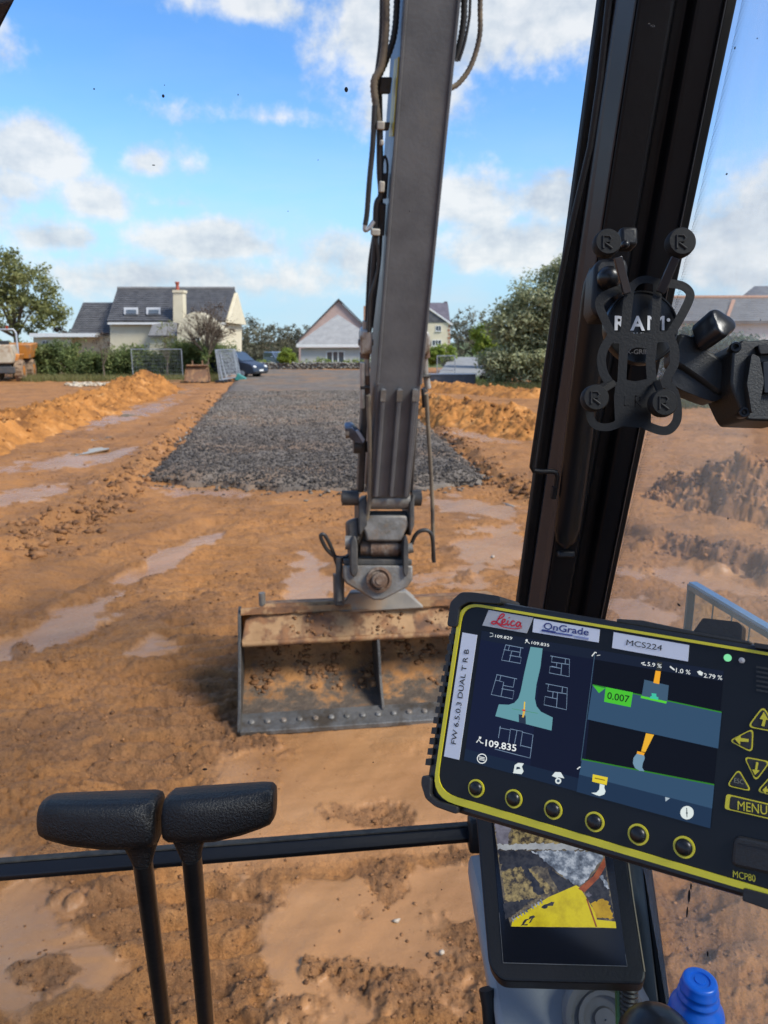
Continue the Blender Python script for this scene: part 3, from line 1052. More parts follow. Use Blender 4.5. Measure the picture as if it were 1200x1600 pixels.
# ================================================================== BUILDINGS
M_cream = pm('cream_render', (0.68, 0.60, 0.43), (0.62, 0.545, 0.385), 1.2, 0.85, bump=0.15, bscale=40)
M_white = pm('white_paint', (0.75, 0.75, 0.72), (0.68, 0.68, 0.66), 2.0, 0.5)
M_slate = pm('slate', (0.072, 0.070, 0.072), (0.115, 0.112, 0.112), 2.2, 0.55, bump=0.4, bscale=14, rvar=0.2)
M_slate2 = pm('weathered_slate', (0.165, 0.155, 0.145), (0.22, 0.21, 0.195), 1.6, 0.6, bump=0.4, bscale=14)
M_purple = pm('purple_slate', (0.10, 0.085, 0.10), (0.14, 0.12, 0.135), 1.6, 0.6, bump=0.3, bscale=12)
M_pink = pm('pinkish_render', (0.47, 0.325, 0.275), (0.52, 0.37, 0.315), 1.2, 0.85, bump=0.1)
M_grey_r = pm('pale_grey_render', (0.60, 0.565, 0.52), (0.54, 0.51, 0.47), 1.2, 0.85, bump=0.1)
M_terra = pm('terracotta', (0.36, 0.075, 0.04), (0.28, 0.06, 0.035), 8, 0.7)
M_brick = pm('brick_quoin', (0.42, 0.22, 0.13), (0.35, 0.18, 0.10), 6, 0.8)
M_glass_dk = bpy.data.materials.new('window_glass')
M_glass_dk.use_nodes = True
_b = M_glass_dk.node_tree.nodes['Principled BSDF']
_b.inputs['Base Color'].default_value = (0.06, 0.075, 0.09, 1)
_b.inputs['Roughness'].default_value = 0.06
_b.inputs['Specular IOR Level'].default_value = 0.9


def pbase(x, D, z=0.0):
    p = C0 + HFWD * D + RIGHT * 0
    q = V(x, 560, D)
    return np.array([q[0], q[1], z])


def fp(poly, D, depth, mb=None):
    mb = mb or MB()
    return mb.prism([V(x, y, D) for x, y in poly], HFWD * depth)


def window(parent, rect, D, bars=1, hbars=0, fmat=None, name='window'):
    "frame with glazing bars standing proud of the wall, the pane set back inside it"
    x0, y0, x1, y1 = rect
    w = max(0.7, (x1 - x0) * 0.07)
    mb = MB()
    for r in ((x0 - w, y0 - w, x1 + w, y0), (x0 - w, y1, x1 + w, y1 + w), (x0 - w, y0, x0, y1), (x1, y0, x1 + w, y1)):
        fp([(r[0], r[1]), (r[2], r[1]), (r[2], r[3]), (r[0], r[3])], D - 0.06, 0.05, mb)
    for i in range(bars):
        c = x0 + (x1 - x0) * (i + 1) / (bars + 1)
        fp([(c - w / 2, y0), (c + w / 2, y0), (c + w / 2, y1), (c - w / 2, y1)], D - 0.055, 0.045, mb)
    f = mb.build(name, fmat or M_white, parent, smooth=None)
    fp([(x0, y0), (x1, y0), (x1, y1), (x0, y1)], D - 0.03, 0.02).build('pane', M_glass_dk, f, smooth=None)
    fp([(x0 - 2 * w, y1 + w), (x1 + 2 * w, y1 + w), (x1 + 2 * w, y1 + 1.7 * w), (x0 - 2 * w, y1 + 1.7 * w)], D - 0.14, 0.13).build('sill', fmat or M_white, f, smooth=None)
    return f


def slope(a, b, c, d, th=0.14, mb=None):
    "roof slab: eave a-b, ridge c-d (c above b, d above a)"
    mb = mb or MB()
    a, b, c, d = (np.array(p) for p in (a, b, c, d))
    n = unit(np.cross(b - a, d - a))
    if n[2] < 0:
        n = -n
    return mb.prism([a, b, c, d], n * th)


def courses(parent, a, b, c, d, n, mat, th=0.03, name='slate_course'):
    "slates in overlapping courses: one strip per course, each lip proud of the one below"
    a, b, c, d = (np.array(p) for p in (a, b, c, d))
    nn = unit(np.cross(b - a, d - a))
    nn = nn if nn[2] > 0 else -nn
    mb = MB()
    for i in range(n):
        t0, t1 = i / n, (i + 1) / n
        p = [a + (d - a) * t0 + nn * 0.19, b + (c - b) * t0 + nn * 0.19, b + (c - b) * t1 + nn * 0.15, a + (d - a) * t1 + nn * 0.15]
        mb.prism(p, -nn * th)
    o = mb.build(name, mat, parent, smooth=None)
    return o


M_galv0 = pm('grey_window_trim', (0.42, 0.42, 0.41), (0.36, 0.36, 0.36), 4, .5)
# ---- cream house on the left
D = 56.0
h = thing('house', 'cream dormer house with dark slate roof and red chimney pot behind the hedge', 'house', pbase(275, D))
fp([(172, 505), (350, 505), (350, 590), (172, 590)], D, 7.0).build('wall', M_cream, h, smooth=None)
e0, e1 = V(168, 504, D - 0.35), V(352, 504, D - 0.35)
r0, r1 = V(184, 455, D + 3.5), V(367, 455, D + 3.5)
b0, b1 = e0 + HFWD * 7.7, e1 + HFWD * 7.7
rf = slope(e0, e1, r1, r0).build('roof', M_slate, h, smooth=None)
slope(b1, b0, r0, r1).build('roof_back', M_slate, h, smooth=None)
courses(rf, e0, e1, r1, r0, 16, M_slate)
MB().tube([r0 + np.array([0, 0, .2]), r1 + np.array([0, 0, .2])], 0.14, 8).build('ridge', M_slate2, rf)
# gable end walls
for s, (ea, ra, bb) in enumerate(((e1, r1, b1), (e0, r0, b0))):
    off = RIGHT * (-0.12 if s == 0 else 0.5)
    MB().prism([ea + off + HFWD * .3, bb + off - HFWD * .3, ra + off - np.array([0, 0, .12])], RIGHT * (0.32 if s == 0 else -0.32)).build('gable', M_cream, h, smooth=None)
fp([(168, 503.6), (352, 503.6), (352, 507), (168, 507)], D - 0.42, 0.06).build('fascia', M_white, h, smooth=None)
# chimney breast rising through the front slope
ch = fp([(270.5, 455), (285.5, 455), (286.5, 505), (270.5, 505)], D - 0.55, 0.9).build('chimney', M_cream, h, smooth=None)
fp([(269.3, 453), (286.6, 453), (286.6, 457), (269.3, 457)], D - 0.62, 1.05).build('chimney_cap', M_cream, ch, smooth=None)
for xx in (277.5,):
    c = V(xx, 453, D - 0.1)
    MB().lathe(c, (0, 0, 1), [(0.13, 0), (0.14, .1), (0.11, .15), (0.12, .42), (0.17, .5), (0.15, .56), (0.09, .56)], 12).build('chimney_pot', M_terra, ch)
# roof windows lying on the slope
for x0, x1 in ((194, 216), (229, 251)):
    def rp(x, y, lift):
        n = unit(np.cross(e1 - e0, r0 - e0))
        n = n if n[2] > 0 else -n
        return PL(x, y, e0 + n * lift, n), n
    o, n = rp(x0, 482, .2)
    q = [rp(x, y, .22)[0] for x, y in ((x0, 482), (x1, 482), (x1, 492.5), (x0, 492.5))]
    f = MB().prism(q, n * 0.09).build('roof_window', M_galv0, h, smooth=None)
    q = [rp(x, y, .325)[0] for x, y in ((x0 + 3, 484.2), (x1 - 3, 484.2), (x1 - 3, 490.5), (x0 + 3, 490.5))]
    MB().prism(q, n * 0.02).build('pane', M_glass_dk, f, smooth=None)
# projecting wing with a curved gable, and the lean-to roof beside it
poly = [(277, 590), (277, 520)] + [(277 + 32 * (1 - math.cos(a)) * 1.0, 520 - 33 * math.sin(a)) for a in np.linspace(0.15, math.pi / 2, 8)] + [(326, 497), (346, 514), (346, 590)]
wg = fp(poly, D - 2.2, 2.2).build('front_wing', M_cream, h, smooth=None)
window(h, (301, 528, 312, 549), D - 2.2, 1)
l0, l1, l2, l3 = V(232, 526, D - 2.0), V(277, 526, D - 2.0), V(277, 500, D - 0.1), V(240, 506, D - 0.1)
slope(l0, l1, l2, l3, 0.1).build('lean_to_roof', M_slate2, h, smooth=None)
fp([(234, 527), (276, 527), (276, 590), (234, 590)], D - 1.7, 1.6).build('lean_to_wall', M_cream, h, smooth=None)
MB().cyl(V(348, 505, D - .12), V(348, 585, D - .12), 0.06, 8).build('downpipe', M_white, h)

# ---- annex
D = 57.5
h = thing('annex', 'low annex with slate roof and white flat topped garage left of the cream house', 'house', pbase(130, D))
fp([(112, 525), (171, 525), (171, 590), (112, 590)], D, 4).build('wall', M_cream, h, smooth=None)
a0, a1, a2, a3 = V(110, 523, D - .3), V(171.5, 523, D - .3), V(180, 475, D + 2.6), V(131, 475, D + 2.6)
rf = slope(a0, a1, a2, a3).build('roof', M_slate, h, smooth=None)
courses(rf, a0, a1, a2, a3, 14, M_slate)
slope(a1 + HFWD * 5.6, a0 + HFWD * 5.6, a3, a2).build('roof_back', M_slate, h, smooth=None)
fp([(52, 527), (111, 527), (111, 590), (52, 590)], D - 0.8, 4).build('garage_wall', M_cream, h, smooth=None)
fp([(46, 520.5), (150, 520.5), (150, 526.5), (46, 526.5)], D - 1.2, 4.6).build('flat_roof', M_white, h, smooth=None)
window(h, (66, 533, 76, 545), D - .8, 1)

# ---- bungalow
D = 76.0
h = thing('bungalow', 'grey roofed bungalow with pinkish gable beyond the gravel', 'house', pbase(530, D))
fp([(470, 544), (590, 544), (590, 580), (470, 580)], D, 8).build('wall', M_grey_r, h, smooth=None)
fr = MB()
A, B, Cc = V(464, 539, D - .5), V(596, 539, D - .5), None
pk0 = V(527, 494, D + 4.2)
pk1 = V(529, 494, D + 4.2)
fr.prism([A, B, pk1, pk0], np.array([0, 0, .14]))
fr.prism([A, pk0, A + HFWD * 8.5], np.array([0, 0, .13]))
fr.prism([B, B + HFWD * 8.5, pk1], np.array([0, 0, .13]))
rf = fr.build('roof', pm('pale_grey_slate', (.27, .26, .245), (.33, .32, .30), 1.6, .6, bump=.3, bscale=14), h, smooth=None)
fp([(463, 537.5), (597, 537.5), (597, 542.5), (463, 542.5)], D - 0.62, 0.1).build('fascia', M_white, h, smooth=None)
fp([(467, 580), (467, 532), (529, 470), (592, 532), (592, 580)], D + 9, 8).build('rear_gable', M_pink, h, smooth=None)
g0, g1, g2, g3 = V(592 + 5, 537, D + 8.7), V(529, 468.5, D + 8.7), None, None
MB().prism([g1, g0, g0 + HFWD * 9, g1 + HFWD * 9], np.array([0, 0, .16])).build('rear_roof', M_slate, h, smooth=None)
g0 = V(462, 537, D + 8.7)
MB().prism([g0, g1, g1 + HFWD * 9, g0 + HFWD * 9], np.array([0, 0, .16])).build('rear_roof', M_slate, h, smooth=None)
window(h, (511, 550, 537, 566), D, 2)
window(h, (562, 550, 578, 566), D, 1)
fp([(568, 478), (576, 478), (576, 510), (568, 510)], D + 12, 1).build('chimney', M_brick, h, smooth=None)

# ---- tall cream house beyond the arm
D = 92.0
h = thing('house', 'tall cream house with purple slate roof partly hidden by the dipper arm', 'house', pbase(670, D))
fp([(600, 505), (703, 505), (703, 562), (600, 562)], D, 8).build('wall', M_cream, h, smooth=None)
e0, e1 = V(596, 507, D + 3.6), V(704, 507, D + 3.6)
r0, r1 = V(602, 474.5, D + 8), V(699.5, 474.5, D + 8)
slope(e0, e1, r1, r0).build('roof', M_purple, h, smooth=None)
slope(e1 + HFWD * 9, e0 + HFWD * 9, r0, r1).build('roof_back', M_purple, h, smooth=None)
fp([(703, 562), (703, 506), (668, 481), (634, 506), (634, 562)], D - .4, 5).build('front_wing', M_cream, h, smooth=None)
fp([(700, 504), (668, 482.5), (636, 504)], D - .46, 0.05).build('slate_hanging', M_slate, h, smooth=None)
MB().prism([V(706, 508.5, D - .6), V(668, 481, D - .6), V(668, 478.6, D - .6), V(708, 506.5, D - .6)], HFWD * 0.12).build('barge_board', M_white, h, smooth=None)
MB().prism([V(630, 508.5, D - .6), V(668, 481, D - .6), V(668, 478.6, D - .6), V(628, 506.5, D - .6)], HFWD * 0.12).build('barge_board', M_white, h, smooth=None)
window(h, (681.5, 509.5, 689, 517), D - .4, 1)
window(h, (676, 532, 689, 540), D - .4, 2)
window(h, (650, 509.5, 658, 517), D - .4, 1)
ch = fp([(694.5, 471), (699, 471), (699, 484), (694.5, 484)], D + 8, 1.2).build('chimney', M_purple, h, smooth=None)
q = MB()
for i in range(9):
    y = 508 + i * 6
    fp([(700.5 - (i % 2) * 1.2, y), (703.4, y), (703.4, y + 4.2), (700.5 - (i % 2) * 1.2, y + 4.2)], D - .43, 0.3, q)
o = q.build('quoins', M_brick, h, smooth=None)

# ---- grey building seen through the side window
D = 44.0
h = thing('building', 'long grey roofed building with orange verge tiles seen through the side window', 'house', pbase(1150, D))
fp([(1050, 505), (1420, 505), (1420, 590), (1050, 590)], D, 9).build('wall', M_grey_r, h, smooth=None)
e0, e1, r1, r0 = V(1040, 506, D - .4), V(1430, 506, D - .4), V(1425, 470, D + 4), V(1052, 470, D + 4)
rf = slope(e0, e1, r1, r0).build('roof', M_slate2, h, smooth=None)
courses(rf, e0, e1, r1, r0, 12, M_slate2)
slope(e1 + HFWD * 9.6, e0 + HFWD * 9.6, r0, r1).build('roof_back', M_slate2, h, smooth=None)
n_ = unit(np.cross(e1 - e0, r0 - e0))
n_ = n_ if n_[2] > 0 else -n_
MB().prism([PL(x, y, e0 + n_ * .2, n_) for x, y in ((1133, 500), (1138, 500), (1149, 470), (1143, 470))], n_ * 0.08).build('verge_tiles', M_brick, h, smooth=None)
MB().tube([r0 + np.array([0, 0, .2]), r1 + np.array([0, 0, .2])], 0.13, 8).build('ridge_tiles', M_brick, h)
e0, e1, r1, r0 = V(1148, 474, D + 9), V(1480, 474, D + 9), V(1470, 447, D + 12), V(1178, 450, D + 12)
h2 = thing('house', 'dark roof rising behind the long grey building at the right edge', 'house', pbase(1230, D + 9))
slope(e0, e1, r1, r0).build('roof', M_slate, h2, smooth=None)
fp([(1152, 476), (1478, 476), (1478, 560), (1152, 560)], D + 9.3, 6).build('wall', M_grey_r, h2, smooth=None)


# ================================================================== PLANTS
def leaves(centers, spread, per, size, rng, squash=1.0, up=0.0):
    "leaf blades as folded diamonds: returns verts, faces, tone"
    n = len(centers) * per
    c = np.repeat(np.array(centers), per, 0)
    sp_ = np.repeat(np.array(spread), per)[:, None]
    d = rng.normal(size=(n, 3))
    d /= np.linalg.norm(d, axis=1)[:, None]
    p = c + d * sp_ * (rng.uniform(0, 1, (n, 1)) ** 0.5) * np.array([1, 1, squash])
    nm = d * 0.5 + rng.normal(size=(n, 3)) * 0.55 + np.array([0.15, -0.15, 0.6])
    nm /= np.linalg.norm(nm, axis=1)[:, None]
    a = np.cross(nm, rng.normal(size=(n, 3)))
    a /= np.linalg.norm(a, axis=1)[:, None]
    b = np.cross(a, nm)
    b /= np.linalg.norm(b, axis=1)[:, None]
    s = size * rng.uniform(0.5, 1.25, (n, 1))
    v = np.stack([p - a * s, p + b * s * 0.45, p + a * s, p - b * s * 0.45], 1).reshape(-1, 3)
    f = np.arange(n * 4).reshape(-1, 4)
    return v, f


G_WILLOW = leafmat('grey_green_leaf', (0.18, 0.195, 0.095), (0.35, 0.365, 0.19), (0.52, 0.53, 0.33))
G_OAK = leafmat('olive_leaf', (0.10, 0.115, 0.035), (0.21, 0.22, 0.075), (0.34, 0.33, 0.13))
G_HEDGE = leafmat('hedge_leaf', (0.07, 0.10, 0.03), (0.15, 0.19, 0.06), (0.27, 0.29, 0.10))
G_LIME = leafmat('lime_leaf', (0.12, 0.17, 0.025), (0.24, 0.31, 0.04), (0.36, 0.40, 0.08))
G_BROWN = leafmat('brown_leaf', (0.06, 0.04, 0.025), (0.11, 0.075, 0.05), (0.17, 0.12, 0.08))
G_FAR = leafmat('far_leaf', (0.095, 0.085, 0.055), (0.15, 0.135, 0.085), (0.21, 0.19, 0.12))
G_BLUE = leafmat('conifer_leaf', (0.045, 0.075, 0.055), (0.09, 0.135, 0.09), (0.15, 0.21, 0.135))
M_bark = pm('bark', (0.10, 0.075, 0.05), (0.16, 0.12, 0.085), 8, 0.9, bump=0.6)


def tree(label, base, height, blobs, mat, seed, n_cl=60, per=40, leaf=0.14, cl=0.55, trunk_r=0.16, cat='tree', group=None, name='tree', bare=0, limbs=14, squash=0.8, parent=None):
    "blobs: (dx, dy, z, rx, ry, rz) relative to the base, in camera-right / forward / up axes"
    rng = np.random.default_rng(seed)
    t = thing(name, label, cat, base, group=group)
    cs, sp_ = [], []
    wts = np.array([b[3] * b[4] * b[5] for b in blobs]) ** 0.67
    wts /= wts.sum()
    for _ in range(n_cl):
        b = blobs[rng.choice(len(blobs), p=wts)]
        d = rng.normal(size=3)
        d /= np.linalg.norm(d)
        r = rng.uniform(0.25, 1.05) ** 0.55
        q = RIGHT * (b[0] + d[0] * r * b[3]) + HFWD * (b[1] + d[1] * r * b[4]) + np.array([0, 0, b[2] + d[2] * r * b[5]])
        if q[2] < 0.1:
            q[2] = 0.1 + rng.uniform(0, .3)
        cs.append(q)
        sp_.append(cl * rng.uniform(0.55, 1.3))
    v, f = leaves(cs, sp_, per, leaf, rng, squash)
    tone = np.clip(np.repeat(rng.normal(0.5, 0.17, n_cl), per) + rng.normal(0, 0.16, n_cl * per), 0, 1)
    npobj('crown', npmesh('crown', v, f, mat, tone=tone), t)
    mb = MB()
    top = np.mean(cs, 0)
    fork = np.array([0, 0, height * 0.28]) + top * np.array([.15, .15, 0])
    mb.tube([(0, 0, -0.1), fork * 0.5 + rng.normal(size=3) * 0.04, fork], [trunk_r * 1.25, trunk_r, trunk_r * 0.8], 9)
    for k in range(limbs):
        e = cs[rng.integers(len(cs))]
        m = fork + (e - fork) * 0.5 + rng.normal(size=3) * 0.15 * np.array([1, 1, .6]) + np.array([0, 0, .15])
        mb.tube([fork, m, e], [trunk_r * 0.45, trunk_r * 0.26, trunk_r * 0.08], 6)
        for _ in range(bare):
            e2 = e + rng.normal(size=3) * np.array([.6, .6, .5])
            mb.tube([m, (m + e2) / 2 + rng.normal(size=3) * .1, e2], [trunk_r * .2, trunk_r * .12, trunk_r * .05], 5)
    mb.build('trunk', M_bark, t, local=True)
    return t


K = lambda D: D / FPX


def at(x, D, z=0.1):
    p = pbase(x, D)
    return gz(p) if z is None else np.array([p[0], p[1], z])


k = K(58)
tree('big loose leaved tree with sky showing through above the dumper', at(30, 58), 10, [(-1.2, 0, 7.6, 2.6, 2.5, 2.3), (1.5, 0, 6.6, 2.0, 2.2, 1.7), (0, 0, 4.6, 3.0, 2.2, 1.5), (2.9, 0, 4.9, 1.1, 1.3, 1.2), (-3.8, 0, 6, 2.4, 2.4, 2.5)],
     G_OAK, 11, 230, 44, 0.17, 0.66, 0.24)
tree('dark reddish brown bush between the big tree and the slate annex', at(98, 60), 3.6, [(0, 0, 2.6, 1.4, 1.2, 1.1), (-.8, 0, 1.5, 1.3, 1.2, 1.1)], G_BROWN, 12, 50, 30, 0.13, 0.45, 0.1, 'bush', name='bush')
tree('thin half bare tree with ivied trunk in front of the cream house', at(324, 50.5), 5.4, [(0.3, 0, 3.9, 1.7, 1.2, 1.0), (-.9, 0, 3.4, .9, .8, .7), (1.3, 0, 3.2, .8, .8, .8)], G_BROWN, 13, 70, 14, 0.085, 0.36, 0.10, bare=7, limbs=30)
tree('ivy clad green sapling leaning beside the thin bare tree', at(321, 50.2), 2.4, [(0, 0, 1.5, .28, .3, 1.1)], G_HEDGE, 14, 22, 24, 0.09, 0.25, 0.05, 'sapling', limbs=3)
tree('spindly young tree with few yellow leaves rising from the hedge', at(262, 50.5), 4.2, [(0, 0, 3.1, .7, .6, .9), (-.4, 0, 2.4, .8, .5, .6)], G_OAK, 15, 26, 12, 0.09, 0.3, 0.05, bare=2, limbs=10)
tree('bare grey sapling standing in the middle of the left hedge', at(160, 49.5), 3.4, [(0, 0, 2.4, .6, .5, .7)], G_BROWN, 16, 18, 10, 0.08, 0.3, 0.05, bare=3, limbs=10)
tree('tall grey green willow like tree right of the road', at(838, 41), 7.5, [(0.4, 0, 4.6, 1.9, 2.0, 1.9), (1.8, 0, 5.0, 1.8, 1.8, 2.0), (-1.2, 0, 3.3, 1.3, 1.6, 1.3), (-.2, 0, 1.7, 2.3, 1.9, 1.6), (2.2, 0, 2.2, 2.2, 1.9, 2.0), (3.9, .6, 4.0, 1.6, 1.6, 2.4), (-1.9, 0, 1.2, 1.2, 1.2, 1.0), (0.6, 0, 3.0, 2.6, 1.6, 2.2)],
     G_WILLOW, 17, 600, 84, 0.125, 0.66, 0.12)
tree('bright lime green shrub at the left flank of the grey green tree', at(757, 56), 4.4, [(0, 0, 2.7, .9, .8, 1.2), (.5, 0, 1.7, 1.1, .8, 1.0)], G_LIME, 18, 130, 50, 0.13, 0.42, 0.08, 'bush', name='bush')
tree('low dark purple brown shrub at the end of the dark tank', at(764, 43.5), 1.7, [(0, 0, .9, .55, .5, .75)], G_BROWN, 19, 30, 30, 0.08, 0.28, 0.04, 'bush', name='bush')
tree('round clipped green bush left of the bungalow', at(448, 73), 1.7, [(0, 0, 1.0, .85, .8, .8)], G_LIME, 20, 90, 50, 0.10, 0.32, 0.05, 'bush', name='bush')
tree('yellow green rounded bush in front of the tall cream house', at(694, 62), 1.8, [(0, 0, 1.5, 1.0, .8, .7), (-.8, 0, 1.3, .8, .8, .7)], G_LIME, 22, 100, 50, 0.11, 0.36, 0.05, 'bush', name='bush')
tree('dark green shrub low at the foot of the big loose tree', at(60, 55), 2.8, [(0, 0, 1.5, 1.8, 1.0, 1.2), (-2.4, 0, 1.6, 1.6, 1.0, 1.3)], G_HEDGE, 23, 70, 36, 0.12, 0.42, 0.08, 'bush', name='bush')
# far tree line
FAR_LABELS = ['brownish far tree next to the gable of the cream house', 'second brownish far tree from the cream house gable', 'low brownish far tree midway between cream house and bungalow',
              'taller brownish far tree second from the bungalow', 'brownish far tree touching the bungalow roof',
              'bare topped far tree next to the tall cream house', 'far tree midway between the tall cream house and the lime shrub', 'far tree just behind the lime green shrub']
for i, (x, D_, hgt, w) in enumerate([(372, 112, 6.2, 3.2), (398, 118, 6.4, 3.4), (420, 115, 5.2, 3.2), (446, 120, 6.0, 3.3), (468, 118, 5.2, 3.0), (716, 118, 8.4, 3.0), (738, 122, 7.8, 3.2), (762, 118, 7.4, 3.2)]):
    tree(FAR_LABELS[i] if i < len(FAR_LABELS) else 'brownish far tree hidden behind nearer things', at(x, D_), hgt, [(0, 0, hgt * .55, w, w * .8, hgt * .42), (0, 0, hgt * .3, w * 1.1, w * .8, hgt * .3)], G_FAR, 200 + i, 60, 26, 0.24, 0.9, 0.14,
         group='brownish trees of the far hedgerow', limbs=8, bare=1)


def hedge(label, path, h_, w_, mat, seed, n_cl, per, leaf, cl, name='hedge', cat='hedge'):
    rng = np.random.default_rng(seed)
    path = [np.array(p[:2], float) for p in path]
    cum = np.concatenate([[0], np.cumsum([np.linalg.norm(path[i + 1] - path[i]) for i in range(len(path) - 1)])])
    o0 = np.array([*np.mean(path, 0), 0.05])
    t = thing(name, label, cat, o0)
    cs, sp_ = [], []
    for _ in range(n_cl):
        u = rng.uniform(0, cum[-1])
        q = np.array([np.interp(u, cum, [p[0] for p in path]), np.interp(u, cum, [p[1] for p in path])])
        hh = h_ * (0.86 + 0.22 * math.sin(u * 0.9 + seed) * math.sin(u * 0.37) + 0.12 * math.sin(u * 2.3))
        z = hh * rng.uniform(0.03, 1) ** 0.7
        off = rng.normal(size=2) * w_ * 0.35
        cs.append(np.array([q[0] + off[0] - o0[0], q[1] + off[1] - o0[1], z]))
        sp_.append(cl * rng.uniform(.6, 1.3))
    v, f = leaves(cs, sp_, per, leaf, rng)
    tone = np.clip(np.repeat(rng.normal(0.48, 0.2, n_cl), per) + rng.normal(0, 0.16, n_cl * per), 0, 1)
    npobj('foliage', npmesh('foliage', v, f, mat, tone=tone), t)
    mb = MB()
    for _ in range(26):
        e = cs[rng.integers(len(cs))]
        b = np.array([e[0] + rng.normal() * .15, e[1], -0.1])
        mb.tube([b, (b + e) / 2 + rng.normal(size=3) * .08, e], [.04, .03, .012], 6)
    mb.build('stem', M_bark, t, local=True)
    return t


hedge('long scruffy green hedge in front of the cream house', [pbase(30, 53), pbase(120, 52.5), pbase(215, 52), pbase(300, 52.5), pbase(352, 53)], 2.25, 1.5, G_HEDGE, 31, 900, 46, 0.12, 0.48)
hedge('tall blue green conifer hedge seen through the side window', [pbase(1030, 31), pbase(1105, 30.5), pbase(1220, 29), pbase(1420, 27)], 2.9, 1.4, G_BLUE, 32, 800, 50, 0.095, 0.40)
hedge('bright green garden shrubs along the stone wall of the bungalow', [pbase(404, 73.6), pbase(480, 73.6), pbase(566, 73.6), pbase(640, 73.8)], 0.85, .8, G_LIME, 33, 130, 26, 0.10, 0.30, 'garden_shrubbery', 'shrubbery')
hedge('dark low hedge at the foot of the far trees left of the bungalow', [pbase(378, 96), pbase(430, 96), pbase(470, 96)], 2.0, 1.2, G_FAR, 34, 80, 26, 0.2, .6)


def blades(name, area, n, hgt, stops, seed, lab, wid=0.012):
    rng = np.random.default_rng(seed)
    pts = np.array([area(rng) for _ in range(n)])
    z = ground_z(pts[:, 0], pts[:, 1])
    b = np.stack([pts[:, 0], pts[:, 1], z - 0.02], -1)
    a = rng.uniform(0, 6.28, n)
    d = np.stack([np.cos(a), np.sin(a), np.zeros(n)], -1) * wid
    tip = b + np.stack([rng.normal(0, .28, n), rng.normal(0, .28, n), np.ones(n)], -1) * (hgt * rng.uniform(.4, 1.2, n))[:, None]
    v = np.stack([b - d, b + d, tip], 1).reshape(-1, 3)
    m = leafmat(name, *stops)
    o = npobj(name, npmesh(name, v, np.arange(n * 3).reshape(-1, 3), m, tone=rng.uniform(0, 1, n)))
    tag(o, lab, kind='stuff')


def band(x0, x1, d0, d1):
    def f(rng):
        p = pbase(rng.uniform(x0, x1), rng.uniform(d0, d1))
        return p[0], p[1]
    return f


blades('verge_grass', band(30, 345, 47.5, 52.5), 14000, 0.42, ((0.12, 0.13, 0.035), (0.22, 0.21, 0.075), (0.36, 0.30, 0.14)), 41, 'rough yellowing grass along the foot of the left hedge', 0.02)
blades('bank_grass', band(700, 790, 46, 60), 9000, 0.4, ((0.10, 0.16, 0.03), (0.17, 0.23, 0.05), (0.26, 0.28, 0.10)), 42, 'green grass bank beside the concrete drive', 0.02)
blades('tree_grass', band(745, 900, 38.5, 41), 5000, 0.45, ((0.08, 0.10, 0.03), (0.15, 0.16, 0.06), (0.26, 0.24, 0.12)), 43, 'rough grass round the foot of the grey green tree', 0.014)
blades('hedge_grass', band(1050, 1400, 27, 29), 4000, 0.4, ((0.07, 0.10, 0.03), (0.13, 0.15, 0.06), (0.2, 0.2, 0.1)), 44, 'grass along the foot of the conifer hedge', 0.012)

# ================================================================== SITE THINGS
M_galv = pm('galvanised_steel', (0.46, 0.48, 0.50), (0.38, 0.40, 0.42), 6, 0.45, 0.6)
M_conc = pm('concrete', (0.28, 0.275, 0.26), (0.22, 0.215, 0.205), 2, 0.85, bump=0.3)
M_tyre = pm('muddy_tyre', (0.15, 0.10, 0.065), (0.30, 0.20, 0.12), 4, 0.9, bump=0.4)
M_rub = pm('black_rubber', (0.016, 0.016, 0.017), (0.024, 0.023, 0.023), 8, 0.6)


def fence_panel(label, base, ang_, lean=0.0, group=None, W=3.45, H=2.0):
    t = thing('temporary_fence', label, 'fence panel', base, ang_, group)
    up = np.array([0, math.sin(lean), math.cos(lean)])
    ux = np.array([1., 0, 0])
    for s in (-1, 1):
        MB().cyl(ux * s * W / 2, ux * s * W / 2 + up * H, 0.028, 8).build('upright', M_galv, t, local=True)
    for z in (0.15, H - 0.03):
        MB().cyl(-ux * W / 2 + up * z, ux * W / 2 + up * z, 0.026, 8).build('rail', M_galv, t, local=True)
    mb = MB()
    for i in range(1, 24):
        x = -W / 2 + W * i / 24
        mb.cyl(ux * x + up * .15, ux * x + up * (H - .03), 0.0035, 4)
    for i in range(1, 8):
        z = .15 + (H - .18) * i / 8
        mb.cyl(-ux * W / 2 + up * z, ux * W / 2 + up * z, 0.0035, 4)
    o = mb.build('wire_mesh', M_galv, t, local=True, smooth=None)
    for s in (-1, 1):
        MB().box(ux * s * W / 2 + np.array([0, 0, .05]), (.22, .6, .14)).build('foot', M_rub, t, local=True, bevel=.02)
    return t


fence_panel('single upright mesh fence panel standing before the left hedge', at(245, 49.6, .12), -YAW, W=3.3)
for i, (x, d_, a, ln) in enumerate([(357, 48.0, 1.30, .10), (359, 48.3, 1.36, .13), (361, 48.7, 1.28, .16), (364, 49.1, 1.38, .19)]):
    fence_panel(('front', 'second', 'third', 'rearmost')[i] + ' galvanised mesh panel of the stack leaning beside the dark van', at(x, d_, .12), a, ln, 'stacked mesh fence panels')
mb = MB().prism([at(372, 48.5, .12) + RIGHT * a + HFWD * b + np.array([0, 0, c]) for a, b, c in ((-.3, 0, 0), (.45, .1, 0), (.35, .1, .18), (-.1, 0, .45))], HFWD * 0.5)
t = thing('fence_block', 'teal plastic fence block at the foot of the stacked panels', 'block', at(372, 48.5, .12))
mb.build('block', pm('teal_plastic', (0.03, 0.22, 0.19), (0.04, 0.17, 0.15), 5, 0.5), t, bevel=.03)


